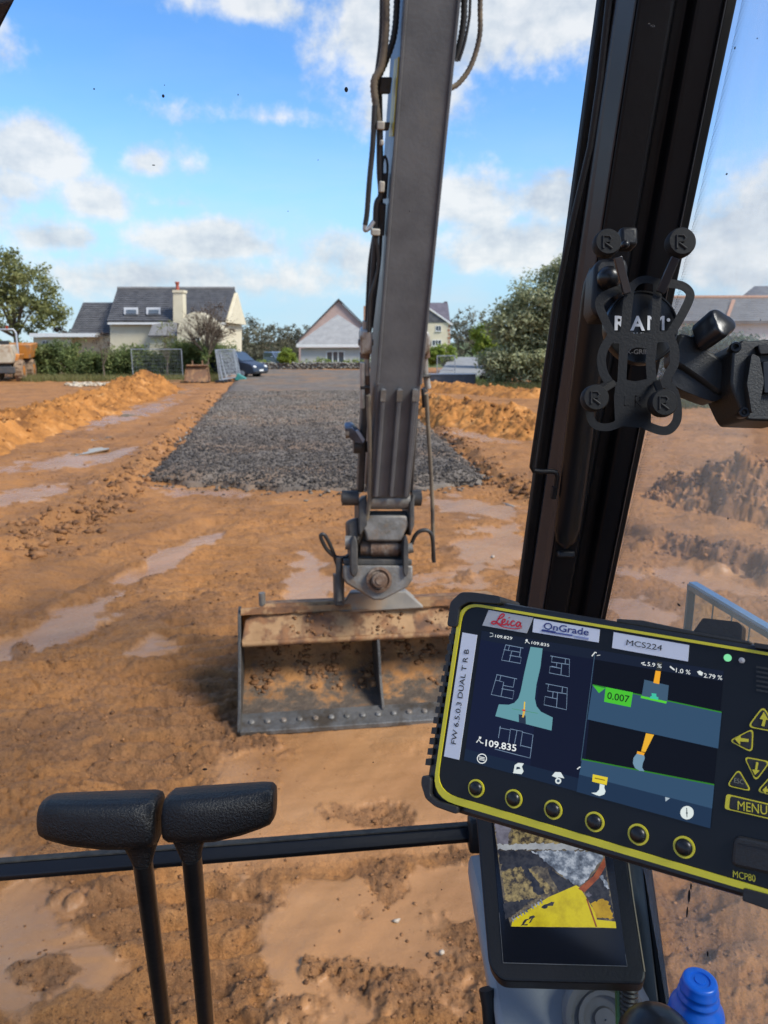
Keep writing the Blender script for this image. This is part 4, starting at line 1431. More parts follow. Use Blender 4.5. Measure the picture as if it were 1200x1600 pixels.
def car(label, base, ang_, L, H, W, col, cat, seed):
    "side profile swept to width, with glass, wheels and lamps; nose along +x"
    t = thing(cat.replace(' ', '_'), label, cat, base, ang_)
    paint = pm('car_paint_%d' % seed, col, tuple(c * .9 for c in col), 3, 0.25, 0.2)
    s = L / 4.7
    prof = [(-2.33, .38), (-2.36, .85), (-2.28, 1.05), (-2.02, 1.78), (-1.75, 1.86), (.15, 1.86), (.55, 1.78), (1.30, 1.18), (2.05, 1.0), (2.30, .82), (2.36, .45), (2.2, .3), (-2.2, .3)]
    prof = [(x * s, z * H / 1.86) for x, z in prof]
    body = MB().prism([(x, -W / 2, z) for x, z in prof], (0, W, 0)).build('body', paint, t, local=True, bevel=.06 * s)
    g = MB()
    side = [(-1.95, 1.15), (-1.78, 1.7), (.1, 1.7), (.45, 1.62), (.95, 1.2)]
    for y in (-W / 2 - .012, W / 2 - .008):
        g.prism([(x * s, y, z * H / 1.86) for x, z in side], (0, .02, 0))
    g.build('side_glass', M_glass_dk, t, local=True, smooth=None)
    a, b = np.array([.60 * s, 0, 1.74 * H / 1.86]), np.array([1.27 * s, 0, 1.21 * H / 1.86])
    nn = unit(np.array([b[2] - a[2], 0, -(b[0] - a[0])])) * -1
    nn = nn if nn[0] > 0 else -nn
    y = np.array([0, W * .42, 0])
    MB().prism([a - y + nn * .005, a + y + nn * .005, b + y + nn * .005, b - y + nn * .005], nn * .02).build('windscreen', M_glass_dk, t, local=True, smooth=None)
    for sx in (-1.45, 1.42):
        for sy in (-1, 1):
            c = np.array([sx * s, sy * (W / 2 - .1), .33])
            wv = np.array([0, .11 * sy, 0])
            wh = MB().lathe(c - wv, (0, sy, 0), [(.15, 0), (.33, 0.0), (.34, .05), (.34, .17), (.32, .22), (.2, .22)], 20).build('wheel', M_rub, t, local=True)
            MB().lathe(c + wv * .9, (0, sy, 0), [(.21, 0), (.21, .02), (.10, .035), (.02, .035)], 14).build('rim', M_galv, wh, local=True)
    for sy in (-1, 1):
        MB().ball((2.22 * s, sy * W * .36, .80 * H / 1.86), (.12, .2, .1)).build('headlight', M_white, t, local=True)
    MB().box((2.34 * s, 0, .55), (.05, .5, .11)).build('number_plate', M_white, t, local=True)
    MB().box((2.33 * s, 0, .42), (.06, W * .8, .14)).build('bumper', M_rub, t, local=True, bevel=.02)
    for sy in (-1, 1):
        MB().ball((.75 * s, sy * (W / 2 + .1), 1.22 * H / 1.86), (.08, .12, .09)).build('mirror', paint, t, local=True)
    return t


car('dark navy people carrier parked behind the stacked fence panels', at(362, 53, .1), -YAW - 0.42, 4.9, 1.82, 1.85, (0.03, 0.04, 0.065), 'van', 1)
car('small blue grey car parked in front of the bungalow hedge', at(434, 80, .05), -YAW - 1.0, 4.0, 1.5, 1.7, (0.16, 0.20, 0.26), 'car', 2)

# ---- dumper
M_or = pm('orange_paint', (0.55, 0.20, 0.03), (0.45, 0.16, 0.03), 3, 0.5, c3=(0.30, 0.19, 0.11), scale3=2.0, edge3=(.5, .65))
M_beige = pm('mud_splashed_cream', (0.48, 0.42, 0.32), (0.38, 0.31, 0.22), 2.5, 0.7, c3=(0.30, 0.20, 0.12), scale3=2.2)
M_dk = pm('dark_steel', (0.05, 0.05, 0.052), (0.08, 0.07, 0.06), 5, 0.6)
t = thing('dumper', 'orange and cream site dumper with muddy wheels at the left edge', 'dumper', at(12, 49.5, .1), -YAW + 0.25)
MB().box((0, .2, .75), (1.0, 3.6, .35)).build('chassis', M_dk, t, local=True, bevel=.03)
MB().prism([(-.62, -2.0, .95), (.62, -2.0, .95), (.75, -2.05, 1.35), (.62, -2.0, 1.95), (-.62, -2.0, 1.95), (-.75, -2.05, 1.35)], (0, 1.5, 0)).build('engine_hood', M_beige, t, local=True, bevel=.08)
MB().prism([(-.8, -1.5, 1.0), (.8, -1.5, 1.0), (.95, -1.5, 1.45), (-.95, -1.5, 1.45)], (0, 1.3, 0)).build('mudguard', M_or, t, local=True, bevel=.06)
MB().box((0, -2.02, .62), (1.5, .14, .35)).build('counterweight', M_dk, t, local=True, bevel=.03)
MB().prism([(-1.05, .6, 1.15), (1.05, .6, 1.15), (1.2, .45, 1.95), (-1.2, .45, 1.95)], (0, 1.9, .1)).build('skip', M_or, t, local=True, bevel=.04)
MB().box((0, -.25, 1.55), (.55, .55, .14)).build('seat', M_rub, t, local=True, bevel=.04)
MB().box((0, -.5, 1.85), (.55, .12, .6)).build('backrest', M_rub, t, local=True, bevel=.04)
t.scale = (1.18, 1.18, 1.18)
MB().tube([(-.72, -.75, 1.3), (-.72, -.75, 2.55), (-.62, -.75, 2.75), (.62, -.75, 2.75), (.72, -.75, 2.55), (.72, -.75, 1.3)], .05, 10).build('roll_bar', M_galv, t, local=True)
MB().lathe((.3, -.75, 2.79), (0, 0, 1), [(.06, 0), (.07, .02), (.07, .12), (.03, .16)], 12).build('beacon', em('beacon', (210, 80, 40), .6), t, local=True)
MB().tube([(0, .45, 1.5), (0, .3, 1.85)], .03, 8).build('steering_column', M_dk, t, local=True)
for sx in (-1, 1):
    for yy in (-1.35, 1.35):
        w = MB().lathe((sx * .62, yy, .56), (sx, 0, 0), [(.2, 0), (.5, 0), (.56, .06), (.57, .22), (.56, .40), (.5, .46), (.3, .44), (.1, .40)], 24).build('wheel', M_tyre, t, local=True)
        tr = MB()
        for j in range(18):
            a = 2 * math.pi * j / 18
            ax = [np.array([1., 0, 0]), np.array([0, -math.sin(a), math.cos(a)]), np.array([0, math.cos(a), math.sin(a)])]
            tr.box(np.array([sx * (.85 + (.08 if j % 2 else -.08)), yy, .56]) + ax[2] * .575, (.24, .06, .05), ax)
        tr.build('tread_lugs', M_tyre, w, local=True, smooth=None)
        MB().lathe((sx * .98, yy, .56), (sx, 0, 0), [(.28, 0), (.28, .09), (.2, .1), (.08, .13), (.02, .13)], 16).build('hub', M_or, w, local=True)

# ---- spare bucket on the ground
M_rustb = pm('rusty_bucket', (0.20, 0.095, 0.045), (0.13, 0.07, 0.04), 4, 0.8, c3=(0.30, 0.16, 0.07), scale3=3, bump=.3)
t = thing('digging_bucket', 'small rusty digging bucket lying before the fence panels', 'bucket', at(307, 46.5, .14), -YAW + .15)
MB().prism([(-.75, -.45, 0), (.75, -.45, 0), (.62, .15, .95), (-.62, .15, .95)], (0, .10, .02)).build('back_plate', M_rustb, t, local=True, bevel=.02)
for s in (-1, 1):
    MB().prism([(s * .76, -.5, 0), (s * .72, .75, .05), (s * .63, .6, .95), (s * .64, .1, 1.0)], (s * .03, 0, 0)).build('side_plate', M_rustb, t, local=True)
MB().box((0, .05, 1.0), (1.3, .35, .1)).build('top_plate', M_rustb, t, local=True, bevel=.03)
for i in range(5):
    MB().prism([(-.62 + i * .3, -.48, 0), (-.52 + i * .3, -.48, 0), (-.55 + i * .3, -.78, .03), (-.59 + i * .3, -.78, .03)], (0, 0, .05)).build('tooth', M_dk, t, local=True)
for s in (-.3, .3):
    MB().prism([(s, .0, 1.03), (s, .35, 1.03), (s, .25, 1.3), (s, .08, 1.3)], (.06, 0, 0)).build('lug', M_rustb, t, local=True)

# ---- rubble and boards
rng = np.random.default_rng(55)
pos, sz = [], []
for _ in range(220):
    x = rng.uniform(97, 186)
    c = gz(pbase(x, rng.uniform(42.5, 45.5)))
    pos.append(c + np.array([0, 0, .04]))
    sz.append(rng.uniform(.05, .16) * (1.4 if 110 < x < 140 else 1))
o = stones('rubble', np.array(pos), np.array(sz), tonemat('rubble', [(0, (.30, .22, .14)), (.5, (.42, .34, .24)), (1, (.55, .47, .36))], .85), flat=.5)
tag(o, 'pale broken rubble and debris behind the left heap', kind='stuff')
for i, (x, d_, a, L) in enumerate([(258, 45, .5, 1.6), (272, 46, -.3, 1.9), (266, 45.4, .1, 1.2)]):
    t = thing('timber_board', ('shorter timber board lying behind the left heap peak', 'longest timber board lying behind the left heap peak', 'top timber board crossing the others behind the left heap')[i], 'board', gz(pbase(x, d_), .05 + .05 * i), a, 'loose boards behind the left heap')
    MB().box((0, 0, .06), (L, .16, .05)).build('board', pm('board%d' % i, (.36, .20, .10), (.28, .15, .07), 5, .8), t, local=True, bevel=.005)

# ---- dark tank / low block wall on the right
t = thing('water_trough', 'long dark grey trough standing before the concrete drive', 'trough', at(707, 43.5, .1))
k = K(43.5)
MB().box(at(706, 43.5, .40), (2.75, .75, .62), (RIGHT, HFWD, np.array([0, 0, 1.]))).build('tank', pm('dark_grey_metal', (.10, .10, .11), (.14, .135, .135), 3, .6), t, bevel=.05)
MB().box(at(706, 43.5, .735), (2.85, .85, .05), (RIGHT, HFWD, np.array([0, 0, 1.]))).build('rim', M_galv, t, bevel=.01)
t = thing('mesh_gate', 'open mesh gate panel standing left of the dark trough', 'gate', at(697, 46, .1))
mb = MB()
for x in (683, 711):
    mb.cyl(V(x, 597, 46), V(x, 556, 46), .03, 8)
for y in (556, 578, 595):
    mb.cyl(V(683, y, 46), V(711, y, 46), .025, 8)
mb.build('frame', M_galv, t)
mb = MB()
for i in range(1, 12):
    x = 683 + 28 * i / 12
    mb.cyl(V(x, 596, 46), V(x, 556, 46), .006, 4)
mb.build('wire_mesh', M_galv, t, smooth=None)
# sloping concrete drive behind it
q = [at(676, 47, .12), at(768, 47, .12), at(752, 66, 1.25), at(704, 66, 1.25)]
o = MB().prism([p + np.array([0, 0, .02]) for p in q], (0, 0, -.4)).build('driveway', M_conc, smooth=None)
tag(o, kind='structure')

# ---- dry stone wall of the bungalow garden
t = thing('stone_wall', 'low dry stone wall along the front of the bungalow garden', 'wall', at(490, 72.6, 0))
rng = np.random.default_rng(66)
pos, sz = [], []
L0, L1 = at(396, 72.6), at(650, 72.8)
for i in range(1300):
    u = rng.uniform()
    p = L0 + (L1 - L0) * u + HFWD * rng.normal(0, .1)
    p[2] = rng.uniform(0.0, .62)
    pos.append(p)
    sz.append(rng.uniform(.09, .17))
off = np.array(t.location)
o = stones('wall_stones', np.array(pos) - off, np.array(sz), tonemat('wall_stone', [(0, (.10, .095, .085)), (.5, (.19, .18, .16)), (1, (.30, .28, .24))], .85), t, flat=.7)
o['kind'] = 'stuff'
MB().prism([L0 + np.array([0, 0, -.2]), L1 + np.array([0, 0, -.2]), L1 + np.array([0, 0, .5]), L0 + np.array([0, 0, .5])], HFWD * .12).build('wall_core', M_conc, t, smooth=None)
# ================================================================== EXCAVATOR: ARM
M_arm = pm('charcoal_paint', (0.078, 0.080, 0.084), (0.108, 0.109, 0.112), 4.0, 0.40, 0.0, bump=0.10, bscale=45, rvar=0.25, c3=(0.135, 0.122, 0.105), scale3=2.2, edge3=(0.56, 0.78), detail=8)
M_arm_dk = pm('dark_worn_steel', (0.036, 0.034, 0.032), (0.070, 0.062, 0.053), 7.0, 0.55, 0.2, bump=0.25, bscale=50, c3=(0.12, 0.08, 0.05), scale3=4, edge3=(.55, .7))
M_worn = pm('worn_bare_steel', (0.22, 0.205, 0.185), (0.13, 0.118, 0.10), 9.0, 0.5, 0.3, bump=0.25, bscale=40, c3=(0.20, 0.125, 0.07), scale3=5, edge3=(.52, .68))
M_rustpin = pm('rusty_pin', (0.15, 0.085, 0.05), (0.09, 0.055, 0.038), 14, 0.7, 0.2, bump=0.4, c3=(.22, .17, .13), scale3=8)
M_hose = pm('hose_rubber', (0.020, 0.020, 0.021), (0.030, 0.029, 0.028), 12, 0.5)
M_hose_mud = pm('muddy_hose', (0.13, 0.105, 0.075), (0.19, 0.15, 0.10), 9, 0.75, c3=(.07, .06, .05), scale3=6)
M_fit = pm('zinc_fitting', (0.42, 0.40, 0.36), (0.30, 0.28, 0.25), 14, 0.45, 0.3, c3=(.16, .11, .07), scale3=9, edge3=(.55, .66))
M_yel = pm('yellow_plate', (0.62, 0.50, 0.06), (0.55, 0.44, 0.06), 6, 0.45)

ex = thing('excavator', 'dark grey excavator seen from inside its cab, dipper arm raised ahead and black window frame', 'excavator', (0, 0, 0))


def tD(y):
    return 1.0 / (1 / 3.75 + (1 / 5.0 - 1 / 3.75) * (y / 780.0))


fl = lambda y: 633 - 58 * y / 780.0
frr = lambda y: 718 - 78 * y / 780.0
def tA(x, y):
    return tD(y) * (1 + (x - fl(y)) / FPX * 0.1317)


_a, _b, _c = P(fl(700), 700, tA(fl(700), 700)), P(frr(700), 700, tA(frr(700), 700)), P(fl(0), 0, tD(0))
AR = unit(_b - _a)
AU = _c - _a
AU = unit(AU - AR * (AU @ AR))
AN = np.cross(AU, AR)
AN = AN if AN @ FWD > 0 else -AN                 # away from the cab


def A(x, y, off=0.0):
    return P(x, y, tA(x, y)) + AN * off


mb = MB()
ys = [-260, 0, 400, 660, 778]
dep = [0.46, 0.46, 0.44, 0.38, 0.30]
rings = [[A(fl(y), y), A(frr(y), y), A(frr(y), y) + AN * d, A(fl(y), y) + AN * d] for y, d in zip(ys, dep)]
vs = [p for r in rings for p in r]
fs = [(i * 4 + j, i * 4 + (j + 1) % 4, (i + 1) * 4 + (j + 1) % 4, (i + 1) * 4 + j) for i in range(4) for j in range(4)] + [(3, 2, 1, 0), (16, 17, 18, 19)]
mb.add(vs, fs)
dip = mb.build('dipper_arm', M_arm, ex, smooth=30, bevel=0.012)
# welded edge strips along both corners
for f_, s in ((fl, -1), (frr, 1)):
    mb = MB()
    mb.tube([A(f_(y) - s * 1.2, y, -0.004) for y in (-260, 100, 500, 600)], 0.010, 6)
    mb.build('weld_bead', M_arm, dip)
# three stiffening ribs on the lower front
for (x0, x1, x2, x3) in ((595, 602, 589.5, 583.5), (620, 627.5, 613, 607), (644, 652, 636, 630)):
    p = [A(x0, 606, -.002), A(x1, 606, -.002), A(x2, 774, -.002), A(x3, 774, -.002)]
    MB().prism(p, -AN * 0.035).build('rib', M_arm, dip, smooth=None, bevel=.008)
    q = [A(x0 - .6, 607, -.036), A(x1 + .6, 607, -.036), A(x1 - .8, 624, -.036), A(x0 - 1.8, 624, -.036)]
    MB().prism(q, -AN * 0.006).build('rib_tip', M_worn, dip, smooth=None)
# dark link rods running down both flanks
for (xa, ya, xb, yb, w) in ((574, 612, 566, 780, 5), (655, 640, 645, 780, 4)):
    mb = MB()
    p = [A(xa - w, ya, .10), A(xa + w, ya, .10), A(xb + w, yb, .10), A(xb - w, yb, .10)]
    mb.prism(p, AN * .12)
    mb.build('link_rod', M_arm_dk, dip, bevel=.01)
# bosses and pins
def across(px0, px1, y, r, off, name, mat, par=None, k=18):
    return MB().cyl(A(px0, y, off), A(px1, y, off), r * tD(y) / FPX, k).build(name, mat, par or dip)


across(563, 650, 712, 9, .16, 'link_pin', M_arm_dk)
across(555, 569, 709, 12, .14, 'pin_boss', M_arm_dk)
across(646, 650, 705, 15, .14, 'pin_boss', M_arm_dk)
across(578, 641, 788, 14, .06, 'pivot_tube', M_worn)
for (x0, x1, r) in ((536, 562, 12), (646, 661, 13)):
    b = across(x0, x1, 788, r, .10, 'pivot_boss', M_arm_dk)
    across(x0 - 1.5 if x0 < 600 else x1, x0 if x0 < 600 else x1 + 1.5, 788, r * .55, .10, 'bolt', M_worn, b)
# worklight-like sensor on the left flank
c = A(552, 684, .1)
MB().prism([A(540, 672, .05), A(552, 670, .05), A(571, 690, .05), A(569, 700, .05), A(556, 697, .05), A(541, 684, .05)], AN * .10).build('sensor_housing', pm('blue_grey_metal', (.10, .13, .18), (.06, .07, .09), 10, .3, .4), dip, bevel=.012)
MB().prism([A(556, 676, .045), A(561, 675, .045), A(571, 690, .045), A(568, 695, .045)], AN * -.01).build('sensor_plate', pm('pale_blue_metal', (.32, .40, .50), (.22, .28, .36), 10, .35, .3), dip)
across(541, 546, 683, 6, .05, 'bolt', M_arm_dk)
# yellow warning plate and clamps along the left flank
NS = -AR
def flank(x, y, off=0.0):
    return A(x, y, off)


MB().prism([A(fl(88) - 1, 88, .03), A(fl(213) - 1, 213, .03), A(fl(213) - 1, 213, .19), A(fl(88) - 1, 88, .19)], NS * .006).build('yellow_plate', M_yel, dip, smooth=None)
M_clamp = pm('beige_clamp', (.42, .39, .32), (.33, .30, .25), 12, .6)
for (x, y, w, hh) in ((595, 196, 6, 6), (597, 223, 3, 4), (597, 292, 4, 8), (587, 363, 7, 5)):
    MB().box(A(x, y, .02), (2 * w * tD(y) / FPX, .05, 2 * hh * tD(y) / FPX), (AR, AN, AU)).build('hose_clamp', M_clamp, dip, bevel=.006)
for (x0, x1, y0, y1) in ((598, 617, 118, 145), (599, 614, 190, 204), (598, 611, 272, 313), (592, 607, 320, 372)):
    MB().prism([A(x0, y0, .10), A(x1, y0, .10), A(x1 - 3, y1, .10), A(x0 - 2, y1, .10)], AN * .05).build('bracket', M_arm_dk, dip, bevel=.008)


def hose(pts, r, mat, name='hose', off=.06, ribbed=False, par=None, k=10, smooth_n=6):
    w = [A(x, y, off) for x, y in pts]
    # Catmull-Rom through the points
    out = []
    n = len(w)
    for i in range(n - 1):
        p0, p1, p2, p3 = w[max(i - 1, 0)], w[i], w[i + 1], w[min(i + 2, n - 1)]
        for j in range(smooth_n):
            t = j / smooth_n
            out.append(0.5 * ((2 * p1) + (p2 - p0) * t + (2 * p0 - 5 * p1 + 4 * p2 - p3) * t * t + (3 * p1 - p0 - 3 * p2 + p3) * t ** 3))
    out.append(w[-1])
    R = r * tD(np.mean([y for _, y in pts])) / FPX
    if ribbed:
        cum = np.concatenate([[0], np.cumsum([np.linalg.norm(out[i + 1] - out[i]) for i in range(len(out) - 1)])])
        m = int(cum[-1] / 0.011)
        u = np.linspace(0, cum[-1], m)
        o2 = np.array(out)
        out = [np.array([np.interp(q, cum, o2[:, c]) for c in range(3)]) for q in u]
        R = [R * (1.0 if (i % 2) else 0.84) for i in range(m)]
    return MB().tube(out, R, k).build(name, mat, par or dip)


hose([(606, -120), (605, 0), (604, 53), (598, 101), (586, 128), (590, 170), (595, 200)], 6.5, M_hose_mud, 'corrugated_hose', .05, True)
hose([(628, -120), (625, 0), (620, 53), (608, 90), (593, 128), (593, 170), (594, 200)], 5.5, M_hose, 'corrugated_hose', .12, True)
hose([(600, -120), (600, 0), (598, 60), (592, 110), (588, 135)], 3.5, M_hose, 'hose', .10)
hose([(595, 196), (595, 267), (597, 305), (590, 322), (588, 373), (584, 430), (578, 520)], 5.0, M_hose, 'hose', .05)
hose([(599, 140), (600, 200), (601, 268), (600, 330), (598, 400), (590, 470), (584, 520)], 3.0, M_hose, 'hose', .14)
hose([(586, 165), (583, 227), (578, 280), (574, 333), (571, 352)], 4.2, M_hose, 'hose', .02)
hose([(571, 350), (571, 360), (577, 357), (585, 346)], 3.5, M_galv, 'elbow', .02)
hose([(598, 270), (604, 245), (609, 260), (606, 300)], 2.0, M_hose, 'hose', .10)
hose([(588, 372), (592, 410), (586, 440), (578, 470), (577, 520)], 2.6, M_hose, 'hose', .02)
hose([(586, 372), (580, 410), (577, 450), (574, 520)], 2.6, M_hose, 'hose', .08)
hose([(735, -120), (732, 0), (731, 27), (726, 60), (717, 92)], 6.0, M_hose, 'corrugated_hose', .10, True)
hose([(742, -120), (738, 0), (736, 30), (729, 66), (720, 94)], 2.4, M_hose, 'hose', .05)
hose([(760, -120), (756, 0), (755, 53), (741, 101), (720, 130), (702, 138)], 4.6, M_hose_mud, 'corrugated_hose', .08, True)
# valve blocks and pipes at mid height on both flanks
for (x0, x1, y0, y1, s) in ((563.5, 583, 522, 556, -1), (660.5, 674, 524, 556, 1)):
    v = MB().prism([A(x0 + 3, y0 - 4, .03), A(x1 - 3, y0 - 4, .03), A(x1, y0 + 4, .03), A(x1 - 1, y1, .03), A(x0 + 1, y1, .03), A(x0, y0 + 6, .03)], AN * .12).build('valve_block', M_fit, dip, bevel=.012)
    xm = (x0 + x1) / 2
    MB().cyl(A(xm, y1, .08), A(xm + s * 1, y1 + 8, .08), 8 * tD(540) / FPX, 12).build('collar', M_rustpin, v)
    MB().cyl(A(xm, y0 - 16, .08), A(xm, y0 - 3, .08), 5 * tD(540) / FPX, 10).build('union', M_fit, v)
    MB().cyl(A(x0 - 2, y0 + 18, .08), A(x1 + 2, y0 + 18, .08), 5 * tD(540) / FPX, 10).build('bolt', M_worn, v)
def pipe(name, x0, y0, x1, y1, r, mat, off=.08, par=None):
    return MB().cyl(A(x0, y0, off), A(x1, y1, off), r * tD((y0 + y1) / 2) / FPX, 12).build(name, mat, par or dip)


pipe('hose_end', 575, 560, 575, 592, 4.6, M_fit)
pipe('hose_end', 575, 592, 575.5, 620, 4.8, M_rustpin)
pipe('ram_pipe', 567.5, 570, 567.5, 606, 4.2, M_fit, .05)
pipe('ram_pipe', 567.5, 612, 567.5, 641, 3.8, M_fit, .05)
pipe('collar', 564, 609, 578, 609, 3, M_arm_dk, .05)
pipe('hose_end', 667, 562, 668, 590, 5.0, M_fit)
pipe('hose_end', 669, 590, 672, 612, 5.2, M_fit)
pipe('ram_pipe', 663, 612, 665, 641, 3.0, M_hose, .06)
pipe('collar', 663, 592, 675, 591, 3, M_arm_dk, .05)
pipe('nut', 667, 612, 668, 618, 4.5, M_worn)
# dangling hoses down to the coupler
hose([(575.5, 618), (578, 700), (578, 770), (573, 808), (565, 832), (558, 852), (556, 872)], 3.6, M_hose_mud, 'hose', .0)
hose([(667.5, 618), (670, 670), (674, 730), (677, 802), (678, 878)], 3.2, M_hose_mud, 'hose', .03)
hose([(643, 850), (648, 838), (656, 830), (668, 829), (675, 838), (677, 860), (678, 878)], 3.2, M_hose, 'hose', .0)
hose([(553, 858), (540, 868), (525, 868), (512, 858), (503, 843), (501, 834), (507, 834), (516, 850), (522, 866), (527, 882)], 3.0, M_hose, 'hose', -.02)

MFW = unit(FWD - RIGHT * .13)
# ---- quick coupler with tilt rotator
cp_ = MB()
def hB(x, y, off=0.0):
    return P(x, y, 5.06) + MFW * off


cpl = MB().prism([hB(572, 805), (hB(636, 805)), hB(640, 820), hB(632, 834), hB(629, 846), hB(573, 846), hB(571, 834), hB(563, 820)], MFW * .30).build('coupler', M_worn, ex, bevel=.015)
MB().prism([hB(572, 798, .10), hB(640, 798, .10), hB(636, 880, .10), hB(560, 880, .10)], MFW * .12).build('core_block', M_arm_dk, cpl, bevel=.01)
for (x0, x1, s) in ((560, 573, -1), (639, 647, 1)):
    MB().prism([hB(x0, 785, -.02), hB(x1, 772, -.02), hB(x1, 820, -.02), hB(x0 + 2, 838, -.02), hB(x0, 825, -.02)], MFW * .34).build('cheek_plate', M_arm_dk, cpl, bevel=.01)
MB().prism([hB(543, 815, .02), hB(561, 808, .02), hB(563, 846, .02), hB(544, 850, .02)], MFW * .2).build('tilt_cylinder', M_arm_dk, cpl, bevel=.02)
MB().cyl(hB(566, 858, .1), hB(636, 858, .1), 12 * 5.06 / FPX, 18).build('coupler_pin', M_rustpin, cpl)
MB().cyl(hB(582, 858, .08), hB(625, 858, .08), 13.5 * 5.06 / FPX, 18).build('pin_sleeve', M_rustpin, cpl)
for (x0, x1, y0, y1) in ((546, 558, 836, 900), (628.5, 636, 836, 900)):
    q = [((x0 + x1) / 2 + (x1 - x0) / 2 * 1.0 * math.cos(a), y0 + 22 - 22 * math.sin(a)) for a in np.linspace(0, math.pi, 9)] + [(x0, y1 - 8), (x0 + 3, y1), (x1 - 3, y1), (x1, y1 - 8)]
    MB().prism([hB(x, y, -.06) for x, y in q], MFW * .26).build('ear', M_arm_dk, cpl, bevel=.01)
MB().cyl(hB(540, 848, .02), hB(552, 848, .02), 11 * 5.06 / FPX, 14).build('pin_cap', M_worn, cpl)
MB().cyl(hB(636, 858, .02), hB(646, 856, .02), 8 * 5.06 / FPX, 12).build('pin_cap', M_worn, cpl)
MB().prism([hB(537, 874), hB(644, 874), hB(644, 883), hB(537, 883)], MFW * .3).build('cross_plate', M_arm_dk, cpl, bevel=.008)
sh = MB().prism([hB(536, 883, -.03), hB(644, 883, -.03), hB(644, 905, -.03), hB(636, 917, -.03), hB(597, 937, -.03), hB(583, 937, -.03), hB(540, 911, -.03), hB(536, 903, -.03)], MFW * .07).build('shield_plate', M_worn, cpl, bevel=.012)
c = hB(591, 905, -.035)
MB().lathe(c, -MFW, [(.088, 0), (.088, .02), (.070, .024), (.062, .012), (.052, .012), (.052, .05), (.045, .056), (.03, .056), (.028, .066), (.001, .066)], 24).build('swivel_ring', M_rustpin, sh)
MB().cyl(hB(531, 872, .05), hB(530, 940, .05), 5.5 * 5.06 / FPX, 12).build('tilt_ram', M_arm_dk, cpl)
MB().prism([hB(524, 900, .1), hB(540, 906, .1), hB(540, 950, .1), hB(525, 950, .1)], MFW * .2).build('side_lug', M_arm_dk, cpl, bevel=.01)

# ---- grading bucket
BL = G(376, 1145, 0.02)
BW = 1.86


def B(x, yy, zz):
    return np.array([BL[0] + x, BL[1] + yy, zz])


def bucket_paint():
    m = bpy.data.materials.new('bucket_paint')
    m.use_nodes = True
    nt = m.node_tree
    b = nt.nodes['Principled BSDF']
    tc = N(nt, 'ShaderNodeTexCoord')
    v = tc.outputs['Object']
    n1, n2 = noise(nt, v, 5.5, 7, .62), noise(nt, v, 2.2, 6, .6)
    tan = ramp(nt, n2, [(.35, (.25, .135, .055)), (.6, (.37, .22, .105))])
    rust = ramp(nt, noise(nt, v, 14, 5, .6), [(.35, (.10, .048, .024)), (.65, (.24, .105, .038))])
    nt.links.new(mixc(nt, ramp(nt, n1, [(.46, 0.0), (.54, 1.0)]), tan, rust), b.inputs['Base Color'])
    b.inputs['Roughness'].default_value = .75
    bn = N(nt, 'ShaderNodeBump')
    bn.inputs['Strength'].default_value = .5
    bn.inputs['Distance'].default_value = .02
    nt.links.new(n1, bn.inputs['Height'])
    nt.links.new(bn.outputs[0], b.inputs['Normal'])
    return m


def bucket_inside():
    m = bpy.data.materials.new('bucket_inside')
    m.use_nodes = True
    nt = m.node_tree
    b = nt.nodes['Principled BSDF']
    tc = N(nt, 'ShaderNodeTexCoord')
    v = tc.outputs['Object']
    n1, n2 = noise(nt, v, 7, 7, .65), noise(nt, v, 3.1, 5, .6)
    mud = ramp(nt, n2, [(.35, (.17, .078, .028)), (.52, (.30, .135, .042)), (.66, (.44, .20, .06))])
    steel = ramp(nt, n1, [(.4, (.075, .055, .040)), (.65, (.15, .11, .076))])
    sp_ = N(nt, 'ShaderNodeSeparateXYZ')
    nt.links.new(v, sp_.inputs[0])
    f = mth(nt, 'ADD', mth(nt, 'MULTIPLY', mth(nt, 'SUBTRACT', sp_.outputs[2], .20), 7.0), mth(nt, 'MULTIPLY', mth(nt, 'SUBTRACT', n1, .5), 6.0))
    f = mth(nt, 'ADD', f, 1.0, clamp=True)
    nt.links.new(mixc(nt, f, steel, mud), b.inputs['Base Color'])
    b.inputs['Roughness'].default_value = .7
    bn = N(nt, 'ShaderNodeBump')
    bn.inputs['Strength'].default_value = .7
    bn.inputs['Distance'].default_value = .03
    nt.links.new(noise(nt, v, 11, 6, .65), bn.inputs['Height'])
    nt.links.new(bn.outputs[0], b.inputs['Normal'])
    return m


M_bp, M_bi = bucket_paint(), bucket_inside()
bk = thing('grading_bucket', 'wide muddy grading bucket hanging on the coupler with its open side to the cab', 'bucket', (0, 0, 0))
inner = [(0.02, .03), (.14, .045), (.28, .062), (.42, .085), (.56, .13), (.66, .20), (.72, .30), (.735, .42), (.70, .54), (.62, .63), (.50, .66)]
nx = 60
vs, fs = [], []
for i in range(nx + 1):
    x = BW * i / nx
    for j, (a, z) in enumerate(inner):
        k = sstep(.05, .3, np.array(z)) * 0.03
        d = float(fbm(np.array([x * 1.0]), np.array([j * .12]), 5.0, 4, 300)[0]) * float(k)
        vs.append(B(x, a - abs(d) * 1.4, z + d * .5))
nj = len(inner)
for i in range(nx):
    for j in range(nj - 1):
        a = i * nj + j
        fs.append((a, a + 1, a + nj + 1, a + nj))
MB().add(vs, fs).build('bowl', M_bi, bk, smooth=60)
outer = [(a + .03 * (1 if a > .5 else .2), z - .02) for a, z in inner[:6]] + [(.76, .30), (.775, .43), (.74, .56), (.64, .66), (.52, .70)]
MB().prism([B(0, a, z) for a, z in outer] + [B(0, a + .008, z - .004) for a, z in inner[::-1]], (BW, 0, 0)).build('outer_shell', M_bp, bk, smooth=None)
